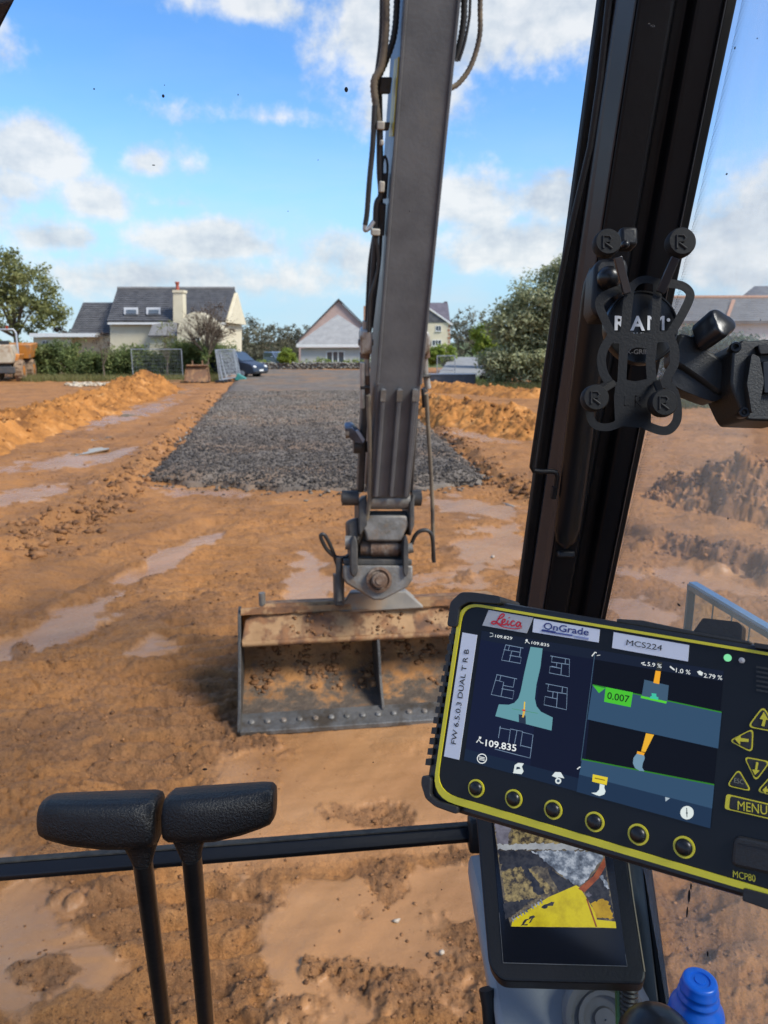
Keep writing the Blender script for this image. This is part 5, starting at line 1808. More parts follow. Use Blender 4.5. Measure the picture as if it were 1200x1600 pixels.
sp2 = [(0, .02), (.14, .03), (.42, .06), (.6, .11), (.74, .25), (.77, .43), (.72, .57), (.60, .69), (.50, .66), (.405, .495), (.30, .34), (.12, .13), (.02, .07)]
for x, nm in ((-.022, 'a'), (BW, 'b')):
    MB().prism([B(x, a, z) for a, z in sp2], (.022, 0, 0)).build('side_plate', M_arm_dk, bk, smooth=None, bevel=.004)
# top beam facing the cab, left end cut on a slant
tb = [(0.0, .405, .485), (BW, .405, .485), (BW, .565, .71), (.17, .565, .71), (.03, .50, .62)]
tbm = MB().prism([B(x, a, z) for x, a, z in tb], (0, .03, -.02)).build('top_beam', M_bp, bk, smooth=None, bevel=.008)
MB().prism([B(.17, .565, .71), B(BW, .565, .71), B(BW, .72, .68), B(.17, .72, .68)], (0, 0, -.03)).build('top_plate', M_bp, bk, smooth=None)
MB().cyl(B(.15, .60, .69), B(.15, .60, .785), .024, 10).build('lifting_eye', M_worn, tbm)
MB().cyl(B(.01, .40, .48), B(BW - .01, .40, .48), .022, 10).build('beam_lip', M_bp, tbm)
# cutting edge with bolts
ce = MB().prism([B(-.005, -.02, .0), B(-.005, -.02, .035), B(-.005, .16, .075), B(-.005, .16, .05)], (BW + .01, 0, 0)).build('cutting_edge', pm('edge_steel', (.12, .112, .10), (.19, .18, .165), 8, .42, .5, bump=.3, bscale=40, c3=(.09, .07, .05), scale3=3), bk, smooth=None, bevel=.006)
for i in range(17):
    x = .07 + i * (BW - .14) / 16
    MB().lathe(B(x, .065, .053), (0, -.22, 1), [(.020, 0), (.021, .008), (.014, .018), (.001, .019)], 10).build('bolt', M_worn, ce)
# inner stiffening web
web = [(.40, .50), (.33, .38), (.27, .24), (.10, .07), (.20, .07), (.42, .09), (.56, .135), (.66, .205), (.715, .30), (.73, .42), (.69, .54)]
MB().prism([B(.96, a, z) for a, z in web], (.02, 0, 0)).build('stiffening_web', M_arm_dk, bk, smooth=None, bevel=.003)
# mud stuck along the inside
rng = np.random.default_rng(77)
pos, sz = [], []
for _ in range(1500):
    x = rng.uniform(.06, BW - .06)
    j = rng.integers(3, 9)
    f_ = rng.uniform()
    a, z = inner[j][0] * (1 - f_) + inner[j + 1][0] * f_, inner[j][1] * (1 - f_) + inner[j + 1][1] * f_
    if float(fbm(np.array([x]), np.array([z * 2]), 3.0, 2, 310)[0]) < -0.02:
        continue
    pos.append(B(x, a - .012, z))
    sz.append(.005 + .028 * rng.uniform() ** 3)
for _ in range(420):
    x = rng.uniform(.2, BW)
    if float(fbm(np.array([x]), np.array([1.0]), 3.0, 2, 315)[0]) < 0:
        continue
    f_ = rng.uniform()
    pos.append(B(x, .405 + .15 * f_ - .004, .485 + .21 * f_))
    sz.append(.003 + .018 * rng.uniform() ** 3)
o = stones('stuck_mud', np.array(pos), np.array(sz), M_clod, bk, flat=.8, rng=rng, smooth=True)
o['kind'] = 'stuff'
# mounting ears up to the coupler
def hP(x, y, t=5.34):
    return P(x, y, t)


MB().prism([hP(527, 958), hP(546, 926), hP(634, 924), hP(660, 946), hP(662, 950)], FWD * .22).build('mounting_bracket', pm('muddy_grey_steel', (.20, .185, .165), (.27, .24, .20), 5, .7, c3=(.30, .20, .12), scale3=3), bk, bevel=.01)

# ---- boom: runs past the cab on its right and carries the dipper (out of view; built to block sun from the right)
bx0, bx1 = .92, 1.26
prof = [(-.15, 1.7), (.25, 1.6), (.75, 2.75), (1.15, 3.45), (2.05, 4.55), (3.4, 5.35), (3.9, 5.45), (3.9, 5.75), (3.2, 5.75), (1.8, 5.15), (.75, 4.0), (.1, 2.7)]
MB().prism([np.array([bx0, a, z]) for a, z in prof], (bx1 - bx0, 0, 0)).build('boom', M_arm, ex, smooth=None, bevel=.01)


# ================================================================== EXCAVATOR: CAB
M_blk = pm('black_plastic', (0.0055, 0.006, 0.0075), (0.009, 0.009, 0.0105), 10, 0.48, bump=0.08, bscale=300, spec=.35)
M_blk_g = pm('black_satin_paint', (0.0055, 0.006, 0.0075), (0.008, 0.0085, 0.010), 5, 0.32, spec=.4, bump=0.03, bscale=90, rvar=.12)
M_strip = pm('grey_satin_trim', (0.05, 0.052, 0.06), (0.065, 0.067, 0.075), 3, 0.25, 0.5, bump=.02)
M_pil = pm('black_pillar_paint', (0.0045, 0.005, 0.0065), (0.007, 0.0075, 0.009), 5, 0.42, bump=0.03, bscale=90, spec=.22)
M_seal = pm('rubber_seal', (0.004, 0.004, 0.0045), (0.007, 0.007, 0.007), 20, 0.65, spec=.2)


def tP(y):
    return 1.0 / (1 / .637 + (1 / .93 - 1 / .637) * (y / 960.0))


def strip(name, xs, offs, mat, y0=-160, y1=1310, back=.05, par=ex, smooth=None, bevel=.003):
    "upright member: px positions at y=0 and y=940 of its cross-section, with offsets away from the eye"
    line = lambda a, b, y: a + (b - a) * y / 940.0
    ring = []
    for y in (y0, y1):
        f = [P(line(a, b, y), y, tP(y)) + FWD * o_ for (a, b), o_ in zip(xs, offs)]
        f += [f[-1] + FWD * back, f[0] + FWD * back]
        ring.append(f)
    n = len(ring[0])
    vs = ring[0] + ring[1]
    fs = [(j, (j + 1) % n, n + (j + 1) % n, n + j) for j in range(n)] + [tuple(range(n - 1, -1, -1)), tuple(range(n, 2 * n))]
    return MB().add(vs, fs).build(name, mat, par, smooth=smooth, bevel=bevel)


strip('windscreen_seal', [(950, 818), (972, 832)], [.035, .03], M_seal, back=.02)
strip('trim_strip', [(972.6, 832.6), (998, 853)], [.028, .004], M_strip, back=.02)
pil = strip('front_pillar', [(998.6, 853.6), (1056, 890), (1064, 897), (1086, 914), (1092, 919), (1134, 944)], [.003, .002, .022, .022, .006, .002], M_pil, back=.05)
strip('edge_bead', [(1134.6, 944.4), (1136.8, 946)], [.0, .001], M_strip, back=.01, bevel=0)
strip('side_seal', [(1137.4, 946.6), (1160, 958)], [.006, .012], M_seal, back=.03)
# left pillar, only its edge in the picture
MB().prism([P(-110, -90, .72), P(28, -90, .75), P(26, 0, .75), P(-9, 64, .78), P(-52, 170, .8), P(-130, 170, .8)], -RIGHT * .06 + FWD * .01).build('left_pillar', pm('navy_black', (.014, .016, .026), (.02, .022, .032), 5, .35), ex, bevel=.006)


def cr(pts, n=8):
    pts = [np.array(p, float) for p in pts]
    out = []
    for i in range(len(pts) - 1):
        p0, p1, p2, p3 = pts[max(i - 1, 0)], pts[i], pts[i + 1], pts[min(i + 2, len(pts) - 1)]
        for j in range(n):
            t = j / n
            out.append(0.5 * ((2 * p1) + (p2 - p0) * t + (2 * p0 - 5 * p1 + 4 * p2 - p3) * t * t + (3 * p1 - p0 - 3 * p2 + p3) * t ** 3))
    out.append(pts[-1])
    return out


# slim grab rod with a cranked foot
gp = [(958, -60), (938, 120), (922, 230), (897, 335), (869, 467), (850, 600), (832.5, 718), (831, 729), (834, 735.5), (846, 737), (862, 736.5), (868.5, 738), (870.5, 745), (868, 758), (865.5, 772)]
gr_ = MB().tube([P(x, y, tP(y) * .985) for x, y in gp], 4.0 * .85 / FPX, 10).build('grab_rod', M_blk, ex)
MB().cyl(P(867.5, 760, tP(760) * .985), P(864, 778, tP(778) * .985), 5.4 * .85 / FPX, 8).build('nut', M_blk, gr_)
# rounded rubber cover hanging down the pillar
cv = [(940, 420), (936, 445), (932, 470), (910, 640), (893, 780), (887, 825), (884.5, 845), (883, 856)]
MB().tube([P(x, y, tP(y) - .012) for x, y in cv], [.012, .0155, .0155, .0155, .0155, .0155, .012, .004], 18, flat=(FWD, .55)).build('rubber_cover', M_blk_g, ex, smooth=60)
MB().box(P(884, 866, tP(866) - .004), (.02, .012, .008), (RIGHT, FWD, UP)).build('cover_clip', M_blk, ex, bevel=.002)
# dried adhesive on the pillar
ah = MB()
for (x, y, r) in ((1022, 40, 9), (1033, 43, 5), (1015, 38, 6), (1040, 52, 5), (1028, 36, 5)):
    ah.ball(P(x, y, tP(y) + .003), (r * .64 / FPX, .0015, r * .5 * .64 / FPX), 10)
ah.build('adhesive_residue', pm('dried_glue', (.03, .034, .04), (.05, .055, .06), 200, .25, bump=.5, bscale=300), ex)

# cross bar at the waist of the windscreen
cb = MB()
c0, c1 = P(-60, 1364, .985), P(752, 1299, 1.10)
d_ = unit(c1 - c0)
u_ = unit(UP - d_ * (UP @ d_))
w_ = np.cross(d_, u_)
w_ = w_ if w_ @ FWD < 0 else -w_
pr = [(-.0155, 0), (-.0155, .016), (-.004, .019), (.003, .014), (.015, .006), (.0155, -.012), (-.0155, -.014)]
pr = [(a * .64, b * .8) for a, b in pr]
ring = [[c + u_ * a + w_ * b for a, b in pr] for c in (c0, c1)]
n_ = len(pr)
cb.add(ring[0] + ring[1], [(j, (j + 1) % n_, n_ + (j + 1) % n_, n_ + j) for j in range(n_)] + [tuple(range(n_ - 1, -1, -1)), tuple(range(n_, 2 * n_))])
bar = cb.build('cross_bar', M_blk_g, ex, smooth=None, bevel=.002)
MB().prism([c + u_ * .0102 + w_ * b for c, b in ((c0, .004), (c1, .004), (c1, -.010), (c0, -.010))], u_ * .002).build('bar_seal', pm('dusty_seal', (.05, .045, .036), (.02, .019, .017), 60, .8), bar, smooth=None)
MB().box(P(742, 1302, 1.085), (.02, .03, .05), (RIGHT, FWD, UP)).build('corner_joint', M_blk, bar, bevel=.005)
# lower side frame running back under the display
lf = [(984, 1330, .985), (1003, 1330, .97), (1016, 1330, .965), (1058, 1640, .80), (1040, 1640, .805), (1012, 1640, .82)]
pp = [P(*q) for q in lf]
MB().prism([pp[0], pp[1], pp[4], pp[5]], FWD * .03).build('lower_side_frame', pm('olive_grey_paint', (.07, .072, .06), (.09, .09, .076), 4, .45, bump=.05), ex, bevel=.004)
MB().prism([pp[1] + RIGHT * .0008, pp[2], pp[3], pp[4] + RIGHT * .0008], FWD * .02).build('lower_seal', M_seal, ex, bevel=.002)

# ---- glass
def glassmat(name, tint, dust=0.0, gloss=0.0, streaks=False):
    m = bpy.data.materials.new(name)
    m.use_nodes = True
    nt = m.node_tree
    for n in list(nt.nodes):
        if n.type == 'BSDF_PRINCIPLED':
            nt.nodes.remove(n)
    out = nt.nodes['Material Output']
    tr = N(nt, 'ShaderNodeBsdfTransparent')
    tr.inputs['Color'].default_value = (*tint, 1)
    sh = tr.outputs[0]
    if dust:
        tc = N(nt, 'ShaderNodeTexCoord')
        mp = N(nt, 'ShaderNodeMapping')
        mp.inputs['Scale'].default_value = (14, 14, 2.2)
        nt.links.new(tc.outputs['Object'], mp.inputs[0])
        n1 = noise(nt, mp.outputs[0], 3.0, 6, .6)
        n2 = noise(nt, tc.outputs['Object'], 260, 3, .6)
        f = mth(nt, 'MULTIPLY', mth(nt, 'ADD', mth(nt, 'MULTIPLY', n1, .8), ramp_val(nt, n2, .62, .74, .35)), dust * 2.0)
        df = N(nt, 'ShaderNodeBsdfDiffuse')
        df.inputs['Color'].default_value = (.75, .76, .76, 1)
        tl = N(nt, 'ShaderNodeBsdfTranslucent')
        tl.inputs['Color'].default_value = (.85, .87, .88, 1)
        md = N(nt, 'ShaderNodeMixShader')
        md.inputs[0].default_value = .85
        nt.links.new(df.outputs[0], md.inputs[1])
        nt.links.new(tl.outputs[0], md.inputs[2])
        mx = N(nt, 'ShaderNodeMixShader')
        nt.links.new(f, mx.inputs[0])
        nt.links.new(sh, mx.inputs[1])
        nt.links.new(md.outputs[0], mx.inputs[2])
        sh = mx.outputs[0]
    if gloss:
        gl = N(nt, 'ShaderNodeBsdfGlossy')
        gl.inputs['Roughness'].default_value = .02
        mx = N(nt, 'ShaderNodeMixShader')
        mx.inputs[0].default_value = gloss
        nt.links.new(sh, mx.inputs[1])
        nt.links.new(gl.outputs[0], mx.inputs[2])
        sh = mx.outputs[0]
    nt.links.new(sh, out.inputs[0])
    return m


def ramp_val(nt, f, a, b, k):
    return mth(nt, 'MULTIPLY', ramp(nt, f, [(a, 0.0), (b, 1.0)]), k)


M_ws = glassmat('windscreen_glass', (.965, .975, .97))
M_sg = glassmat('side_glass', (.94, .96, .97), .085, .02)
W0, W1 = np.array([-.46, .700, 2.90]), np.array([-.46, .975, 1.835])
ws = MB().prism([W0, W0 + np.array([.845, 0, 0]), W1 + np.array([.845, 0, 0]), W1], (0, .005, 0)).build('windscreen', M_ws, ex, smooth=None)
MB().prism([W1 + np.array([0, 0, -.03]), W1 + np.array([.83, 0, -.03]), W1 + np.array([.83, -.03, -.62]), W1 + np.array([0, -.03, -.62])], (0, .005, 0)).build('lower_windscreen', M_ws, ex, smooth=None)
nW = unit(np.cross(W1 - W0, np.array([1., 0, 0])))
sk = MB()
for (x, y, a, b) in ((541, 140, 3, 4), (255, 150, 2.2, 2.6), (147, 139, 1.4, 1.2), (240, 258, 2.6, .8), (372, 148, .8, 1.6), (257, 133, .8, .8), (320, 1202, 4, 2), (843, 530, 1.2, 1.2), (715, 1265, 3, 1),
                     (583, 1191, 1.1, 1.1), (497, 250, .8, .8), (640, 330, .9, .9), (450, 330, .7, .7), (120, 520, .8, .8), (690, 1390, 1.2, 1.2), (830, 560, .8, .8)):
    c = PL(x, y, W0 - np.array([0, .002, 0]), nW)
    t = (c - C0) @ FWD
    sk.ball(c, (a * t / FPX, .0006, b * t / FPX), 8)
o = sk.build('dirt_speck', M_blk, ws)
o['kind'] = 'stuff'
SX = .405
def SG(x, y):
    return PL(x, y, np.array([SX, 0, 0]), np.array([1., 0, 0]))


f_edge = [SG(1140, -60), SG(1122, 120), SG(935, 960), SG(955, 1200), SG(1008, 1370), SG(1048, 1610)]
sp_ = MB().prism(f_edge + [np.array([SX, -.45, 1.45]), np.array([SX, -.45, 2.93])], (.005, 0, 0)).build('side_window', M_sg, ex, smooth=None)
# printed dot border on the side glass
dt = MB()
for (y0, y1, xa, xb) in ((0, 1010, 1160.5, 953.5), (1372, 1600, 1018.5, 1055.5)):
    y = y0
    i = 0
    while y < y1:
        xl = xa + (xb - xa) * (y - y0) / (940 if y0 == 0 else (y1 - y0))
        for c in range(5):
            p = SG(xl + 2.3 * c + (1.1 if i % 2 else 0) + .5, y)
            t = (p - C0) @ FWD
            r = (1.05 - .17 * c) * t / FPX
            vs = [p + np.array([-.0006, math.cos(a) * r, math.sin(a) * r]) for a in np.arange(6) * math.pi / 3]
            dt.add(vs, [(0, 1, 2, 3, 4, 5)])
        y += 2.6
        i += 1
o = dt.build('printed_dot', M_seal, sp_, smooth=None)
o['kind'] = 'stuff'
sk = MB()
for (x, y, a, b) in ((1078, 1400, 3, 12), (1081, 1385, 2, 6), (1075, 1425, 2, 10), (1084, 1375, 2.4, 5), (1107, 1490, 2, 5), (1062, 945, 4, 2), (1139, 810, 1, 2), (1150, 75, 1.2, 2), (1137, 272, 2, 1.5), (1185, 60, .9, .9), (1190, 500, 1, 1)):
    c = SG(x, y)
    t = (c - C0) @ FWD
    sk.ball(c + np.array([-.001, 0, 0]), (.0006, a * t / FPX * 1.3, b * t / FPX), 8)
o = sk.build('dirt_speck', M_blk, sp_)
o['kind'] = 'stuff'
# thick clear guard outside the side window, its cut edges green
gx0, gx1, gz1 = .481, .490, 2.262
yf = float(P(1083, 918, .9)[1])
gz0 = 2.06
gd = MB().box(((gx0 + gx1) / 2, (yf - .75) / 2, (gz1 + gz0) / 2), (gx1 - gx0, yf + .75, gz1 - gz0)).build('clear_guard', glassmat('guard_glass', (.90, .95, .94), .0, .03), ex, smooth=None)
M_edge = pm('green_glass_edge', (.15, .22, .20), (.11, .17, .16), 30, .15)
MB().box(((gx0 + gx1) / 2, (yf - .75) / 2, gz1 + .0015), (gx1 - gx0 + .001, yf + .75, .003)).build('top_edge', pm('pale_glass_edge', (.30, .48, .56), (.36, .55, .62), 30, .12), gd, smooth=None)
MB().box(((gx0 + gx1) / 2, yf + .0015, (gz1 + gz0) / 2), (gx1 - gx0 + .001, .003, gz1 - gz0)).build('front_edge', M_edge, gd, smooth=None)
for x in (1113, 1144, 1174):
    p = PL(x, 960, np.array([gx0 - .001, 0, 0]), np.array([1., 0, 0]))
    MB().box((gx0 - .001, p[1], (gz1 + gz0) / 2), (.001, .0016, gz1 - gz0 - .01)).build('guard_line', M_edge, gd, smooth=None)  # thin dark green upright lines on the guard's inner face
MB().box((gx0 - .0016, (yf - .75) / 2, gz1 - .003), (.002, yf + .75, .006)).build('edge_line', M_edge, gd, smooth=None)

# ---- unseen shell of the cab, opened up to let more light in
rfm = MB().box((-.02, -.80, 3.04), (1.02, .75, .06)).build('cab_roof', M_blk, ex, bevel=.02)
MB().box((-.02, .60, 3.04), (1.02, .16, .06)).build('roof_header', M_blk, rfm, bevel=.02)
for x in (-.47, .43):
    MB().box((x, .05, 3.04), (.12, .94, .06)).build('roof_rail', M_blk, rfm, bevel=.02)
MB().box((-.02, .05, 3.05), (.76, .94, .006)).build('added_hatch_glass', M_ws, rfm, smooth=None)  # hatch added in the roof so daylight reaches the console and display
MB().box((-.02, -1.1, 1.6), (1.0, .06, .9)).build('rear_wall', M_blk, ex, bevel=.02)
MB().box((-.02, -.1, 1.16), (1.0, 1.95, .05)).build('cab_floor', M_blk, ex)
for x in (-.5, .46):
    MB().box((x, -1.08, 2.6), (.08, .08, .9)).build('rear_pillar', M_blk, ex)
MB().box((.455, -.35, 1.42), (.06, 1.3, .5)).build('side_panel', M_blk, ex, bevel=.02)
MB().box((-.50, -.1, 1.35), (.06, 1.9, .35)).build('door_panel', M_blk, ex, bevel=.02)


def loft(rings, caps=True):
    mb = MB()
    k = len(rings[0])
    vs = [p for r in rings for p in r]
    fs = [(i * k + j, i * k + (j + 1) % k, (i + 1) * k + (j + 1) % k, (i + 1) * k + j) for i in range(len(rings) - 1) for j in range(k)]
    if caps:
        fs += [tuple(range(k - 1, -1, -1)), tuple((len(rings) - 1) * k + j for j in range(k))]
    return mb.add(vs, fs)


def sring(c, a, b, k=20, e=2.8):
    out = []
    for j in range(k):
        t = 2 * math.pi * j / k
        x, y = math.cos(t), math.sin(t)
        out.append(c + a * math.copysign(abs(x) ** (2 / e), x) + b * math.copysign(abs(y) ** (2 / e), y))
    return out


M_grip = pm('grained_grip', (0.0035, 0.004, 0.005), (0.006, 0.0065, 0.0075), 30, 0.36, bump=0.35, bscale=420, detail=3, spec=.38)
M_rod = pm('black_rod', (0.006, 0.006, 0.0065), (0.010, 0.0095, 0.0095), 30, 0.30, bump=.05, bscale=100)


def lever(xs, top, bot, neck, rod, label):
    t = .75
    root = bpy.data.objects.new('travel_lever', None)
    COL.objects.link(root)
    root.parent = ex
    root['label'] = label
    k = t / FPX
    rings = []
    for i, (x, a, b) in enumerate(zip(xs, top, bot)):
        c = P(x, (a + b) / 2, t)
        hh = (b - a) / 2 * k
        rings.append(sring(c, UP * hh, FWD * min(hh * 1.02, .0265)))
    loft(rings).build('grip', M_grip, root, smooth=70, bevel=0)
    (n0, n1, ny0), (n2, n3, ny1) = neck
    rings = []
    for f_ in (0, .25, .5, .8, 1.0):
        e = f_ ** .8
        x0, x1, y = n0 + (n2 - n0) * e, n1 + (n3 - n1) * e, ny0 + (ny1 - ny0) * f_
        rings.append(sring(P((x0 + x1) / 2, y, t), RIGHT * ((x1 - x0) / 2 * k), FWD * ((x1 - x0) / 2 * k * .8), e=2.3))
    loft(rings).build('grip_neck', M_grip, root, smooth=70)
    (r0, r1, ry0), (r2, r3, ry1) = rod
    a, b = P((r0 + r1) / 2, ry0, t), P((r2 + r3) / 2, ry1, .98)
    b2 = b + (b - a) * .6
    MB().tube([a, b, b2], [(r1 - r0) / 2 * k, (r3 - r2) / 2 * .98 / FPX, (r3 - r2) / 2 * .98 / FPX], 20).build('rod', M_rod, root, smooth=60)
    return root


lever([65, 67, 71, 82, 120, 170, 215, 238, 247, 250.5, 251.5], [1268, 1254, 1247, 1243.5, 1242, 1240.5, 1239, 1238.5, 1241, 1247, 1258], [1284, 1296, 1302, 1307, 1316, 1321, 1321, 1319, 1314, 1305, 1290],
      ((188, 249, 1312), (208, 237, 1350)), ((207.5, 238, 1344), (244, 267, 1600)), 'left travel lever with black grip pointing left')
lever([257.5, 259, 262, 270, 300, 340, 380, 410, 424, 430, 431.5], [1268, 1252, 1242, 1235.5, 1233, 1230.5, 1227.5, 1225, 1225.5, 1230, 1240], [1284, 1298, 1306, 1310, 1311, 1309, 1300, 1290, 1284, 1275, 1258],
      ((264, 324, 1302), (283.5, 313, 1342)), ((284, 315, 1336), (309, 334, 1600)), 'right travel lever with black grip pointing right')

# ---- grey side console with its round vent, cables and knob
M_con = pm('grey_console_plastic', (.27, .272, .275), (.23, .232, .235), 3, .5, bump=.12, bscale=220)
con = [(744, 1412), (752, 1402), (778, 1398), (970, 1398), (1000, 1540), (1050, 1600), (1060, 1720), (795, 1720), (776, 1600), (757, 1500)]
co = MB().prism([P(x, y, .93 - .16 * max(0, (y - 1400)) / 320) for x, y in con], FWD * .12).build('side_console', M_con, ex, bevel=.012)
vc = P(945, 1592, .815)
vax = unit(-FWD + UP * .35 - RIGHT * .1)
MB().lathe(vc - vax * .01, vax, [(.046, 0), (.046, .012), (.043, .016), (.037, .016), (.036, .010), (.030, .010), (.029, .015), (.024, .015), (.023, .008), (.012, .008), (.011, .013), (.001, .014)], 32).build('round_vent', pm('vent_grey', (.12, .122, .125), (.15, .15, .155), 8, .5), co)
MB().tube([P(x, y, t) for x, y, t in ((963, 1520, .76), (966, 1550, .755), (967, 1600, .75), (966, 1660, .74))], .0034, 8).build('green_cable', pm('green_cable', (.03, .16, .04), (.02, .10, .03), 10, .4), co)
cc = []
for i in range(150):
    a = i * 2 * math.pi / 10
    y = 1515 + i * .75
    cc.append(P(984 - i * .03, y, .75) + RIGHT * .007 * math.cos(a) + FWD * .007 * math.sin(a))
MB().tube(cc, .0026, 6).build('coiled_cord', M_hose, co)
kb = P(1027, 1640, .56)
MB().ball(kb, (.031, .031, .031), 24).build('joystick_knob', M_blk_g, ex, smooth=60)
MB().cyl(kb - np.array([0, 0, .02]), kb - np.array([.0, -.02, .25]), .016, 16).build('joystick_stem', M_blk, ex)
MB().tube([P(760, 1545, .86), P(765, 1575, .855), P(768, 1620, .85)], .009, 10).build('cable_gland', M_blk, co)
# ================================================================== TEXT
_txt = {}


def text3d(s, p0, p1, ptop, n, name, mat, parent, bold=0.0, th=0.0004, shear=0.0):
    "lettering lying on a surface: baseline from p0 to p1, height given by ptop, n towards the reader"
    key = (s, bold, shear)
    if key not in _txt:
        cu = bpy.data.curves.new('lettering', 'FONT')
        cu.body = s
        cu.offset = bold
        cu.shear = shear
        cu.resolution_u = 3
        ob = bpy.data.objects.new('lettering', cu)
        me = bpy.data.meshes.new_from_object(ob)
        v = np.empty(len(me.vertices) * 3)
        me.vertices.foreach_get('co', v)
        f = [tuple(p.vertices) for p in me.polygons]
        bpy.data.objects.remove(ob)
        bpy.data.meshes.remove(me)
        _txt[key] = (v.reshape(-1, 3), f)
    v, f = _txt[key]
    x0, x1, y1 = v[:, 0].min(), v[:, 0].max(), v[:, 1].max()
    u = p1 - p0
    L = np.linalg.norm(u)
    u = u / L
    w = np.cross(n, u)
    H = (ptop - p0) @ w
    pts = p0 + np.outer((v[:, 0] - x0) / (x1 - x0) * L, u) + np.outer(v[:, 1] / y1 * H, w) + n * th
    return MB().add(pts, f).build(name, mat, parent, smooth=None)


# ================================================================== DISPLAY TABLET
Z1 = lambda x, y: (660 + x / 2.2222, 900 + y / 2.2222)
Z2 = lambda x, y: (700 + x / 4.615, 930 + y / 4.615)
Z3 = lambda x, y: (900 + x / 4.0, 960 + y / 4.0)


def quad_pose(pts, width):
    p = np.array([ray(x, y) for x, y in pts])
    _, _, v = np.linalg.svd(np.stack([p[0], -p[1], p[2], -p[3]], 1))
    t = v[-1] / v[-1][0]
    X = p * t[:, None]
    s = width / np.linalg.norm(X[1] - X[0])
    X = C0 + X * s
    n = unit(np.cross(X[3] - X[0], X[1] - X[0]))
    if n @ FWD > 0:
        n = -n
    return X.mean(0), n


TO, TN = quad_pose([Z1(207, 190), Z1(1047, 330), Z1(1000, 877), Z1(145, 640)], .172)


def T(p, h=0.0):
    return PL(p[0], p[1], TO, TN) + TN * h


def rad(p, r, O=TO, n=TN):
    c = PL(p[0], p[1], O, n)
    return r * ((c - C0) @ FWD) / FPX


tab = thing('control_tablet', 'rugged black machine control display with yellow border and lit screen', 'display', T(Z1(600, 560), -.02))
M_tab = pm('tablet_black', (.008, .009, .012), (.011, .012, .015), 6, .38, bump=.05, bscale=300)
M_tabr = pm('tablet_bumper', (.009, .0095, .011), (.014, .014, .015), 10, .55, bump=.1, bscale=250)
M_ty = pm('tablet_yellow', (.62, .54, .02), (.58, .50, .02), 8, .35)


def lay(poly, h, th, z=Z1):
    return MB().prism([T(z(x, y), h) for x, y in poly], -TN * th)


def rounded(poly, r, n=6):
    "polygon in zoom units with rounded corners"
    out = []
    m = len(poly)
    for i in range(m):
        p0, p1, p2 = (np.array(poly[(i + k) % m], float) for k in (-1, 0, 1))
        rr = r[i] if hasattr(r, '__len__') else r
        if rr <= 0:
            out.append(tuple(p1))
            continue
        a, b = p1 + unit(p0 - p1) * rr, p1 + unit(p2 - p1) * rr
        for j in range(n + 1):
            t = j / n
            out.append(tuple((1 - t) ** 2 * a + 2 * t * (1 - t) * p1 + t * t * b))
    return out


OUT = rounded([(108, 62), (1345, 268), (1290, 1176), (-5, 790)], [75, 60, 60, 95])
body = lay(OUT, -.003, .034).build('body', M_tab, tab, smooth=None, bevel=.003)
FACE = rounded([(140, 92), (1330, 292), (1277, 1130), (40, 762)], [70, 50, 50, 80])
face = lay(FACE, 0.0, .004).build('front_panel', pm('glossy_front', (.005, .006, .009), (.006, .007, .010), 5, .34, spec=.25), tab, smooth=None)


def border(outer, inner, h, th):
    n = len(outer)
    mb = MB()
    o_, i_ = [T(Z1(*p), h) for p in outer], [T(Z1(*p), h) for p in inner]
    o2, i2 = [p - TN * th for p in o_], [p - TN * th for p in i_]
    vs = o_ + i_ + o2 + i2
    fs = []
    for j in range(n):
        k = (j + 1) % n
        fs += [(j, k, n + k, n + j), (j, 2 * n + j, 2 * n + k, k), (n + j, n + k, 3 * n + k, 3 * n + j)]
    return mb.add(vs, fs)


bo = rounded([(134, 88), (1335, 288), (1282, 1136), (34, 768)], [72, 50, 50, 86])
bi = rounded([(145, 99), (1325, 297), (1268, 1108), (49, 746)], [62, 42, 42, 76])
border(bo, bi, .0012, .002).build('yellow_border', M_ty, tab, smooth=None)
# corner bumpers and the ribbed left flank
bump_tl = rounded([(92, 176), (104, 92), (140, 58), (180, 58), (278, 72), (280, 100), (168, 92), (136, 110), (126, 180)], 12, 3)
lay(bump_tl, .004, .040).build('corner_bumper', M_tabr, tab, smooth=None, bevel=.002)
bump_bl = rounded([(6, 690), (38, 700), (34, 760), (60, 780), (132, 800), (126, 826), (52, 800), (18, 772), (2, 720)], 10, 3)
lay(bump_bl, .004, .040).build('corner_bumper', M_tabr, tab, smooth=None, bevel=.002)
lay(rounded([(1116, 1080), (1310, 1132), (1300, 1190), (1112, 1124)], 8, 3), .003, .038).build('corner_bumper', M_tabr, tab, smooth=None, bevel=.002)
lay(rounded([(1152, 232), (1350, 262), (1345, 320), (1300, 268), (1156, 250)], 5, 3), .003, .038).build('corner_bumper', M_tabr, tab, smooth=None, bevel=.002)
for i in range(13):
    f_ = i / 13
    x, y = 100 - 88 * f_, 200 + 470 * f_
    lay([(x - 3, y), (x + 12, y + 2), (x + 10, y + 24), (x - 6, y + 22)], .0015, .030).build('side_rib', M_tabr, tab, smooth=None)
# top handle block and rail
lay(rounded([(930, 196), (968, 142), (1092, 156), (1108, 172), (1104, 220), (1080, 232)], 8, 3), -.006, .02).build('top_latch', M_tabr, tab, smooth=None, bevel=.002)
lay([(668, 146), (760, 152), (940, 190), (1140, 226), (1140, 240), (668, 160)], -.004, .016).build('top_rail', M_tabr, tab, smooth=None, bevel=.001)
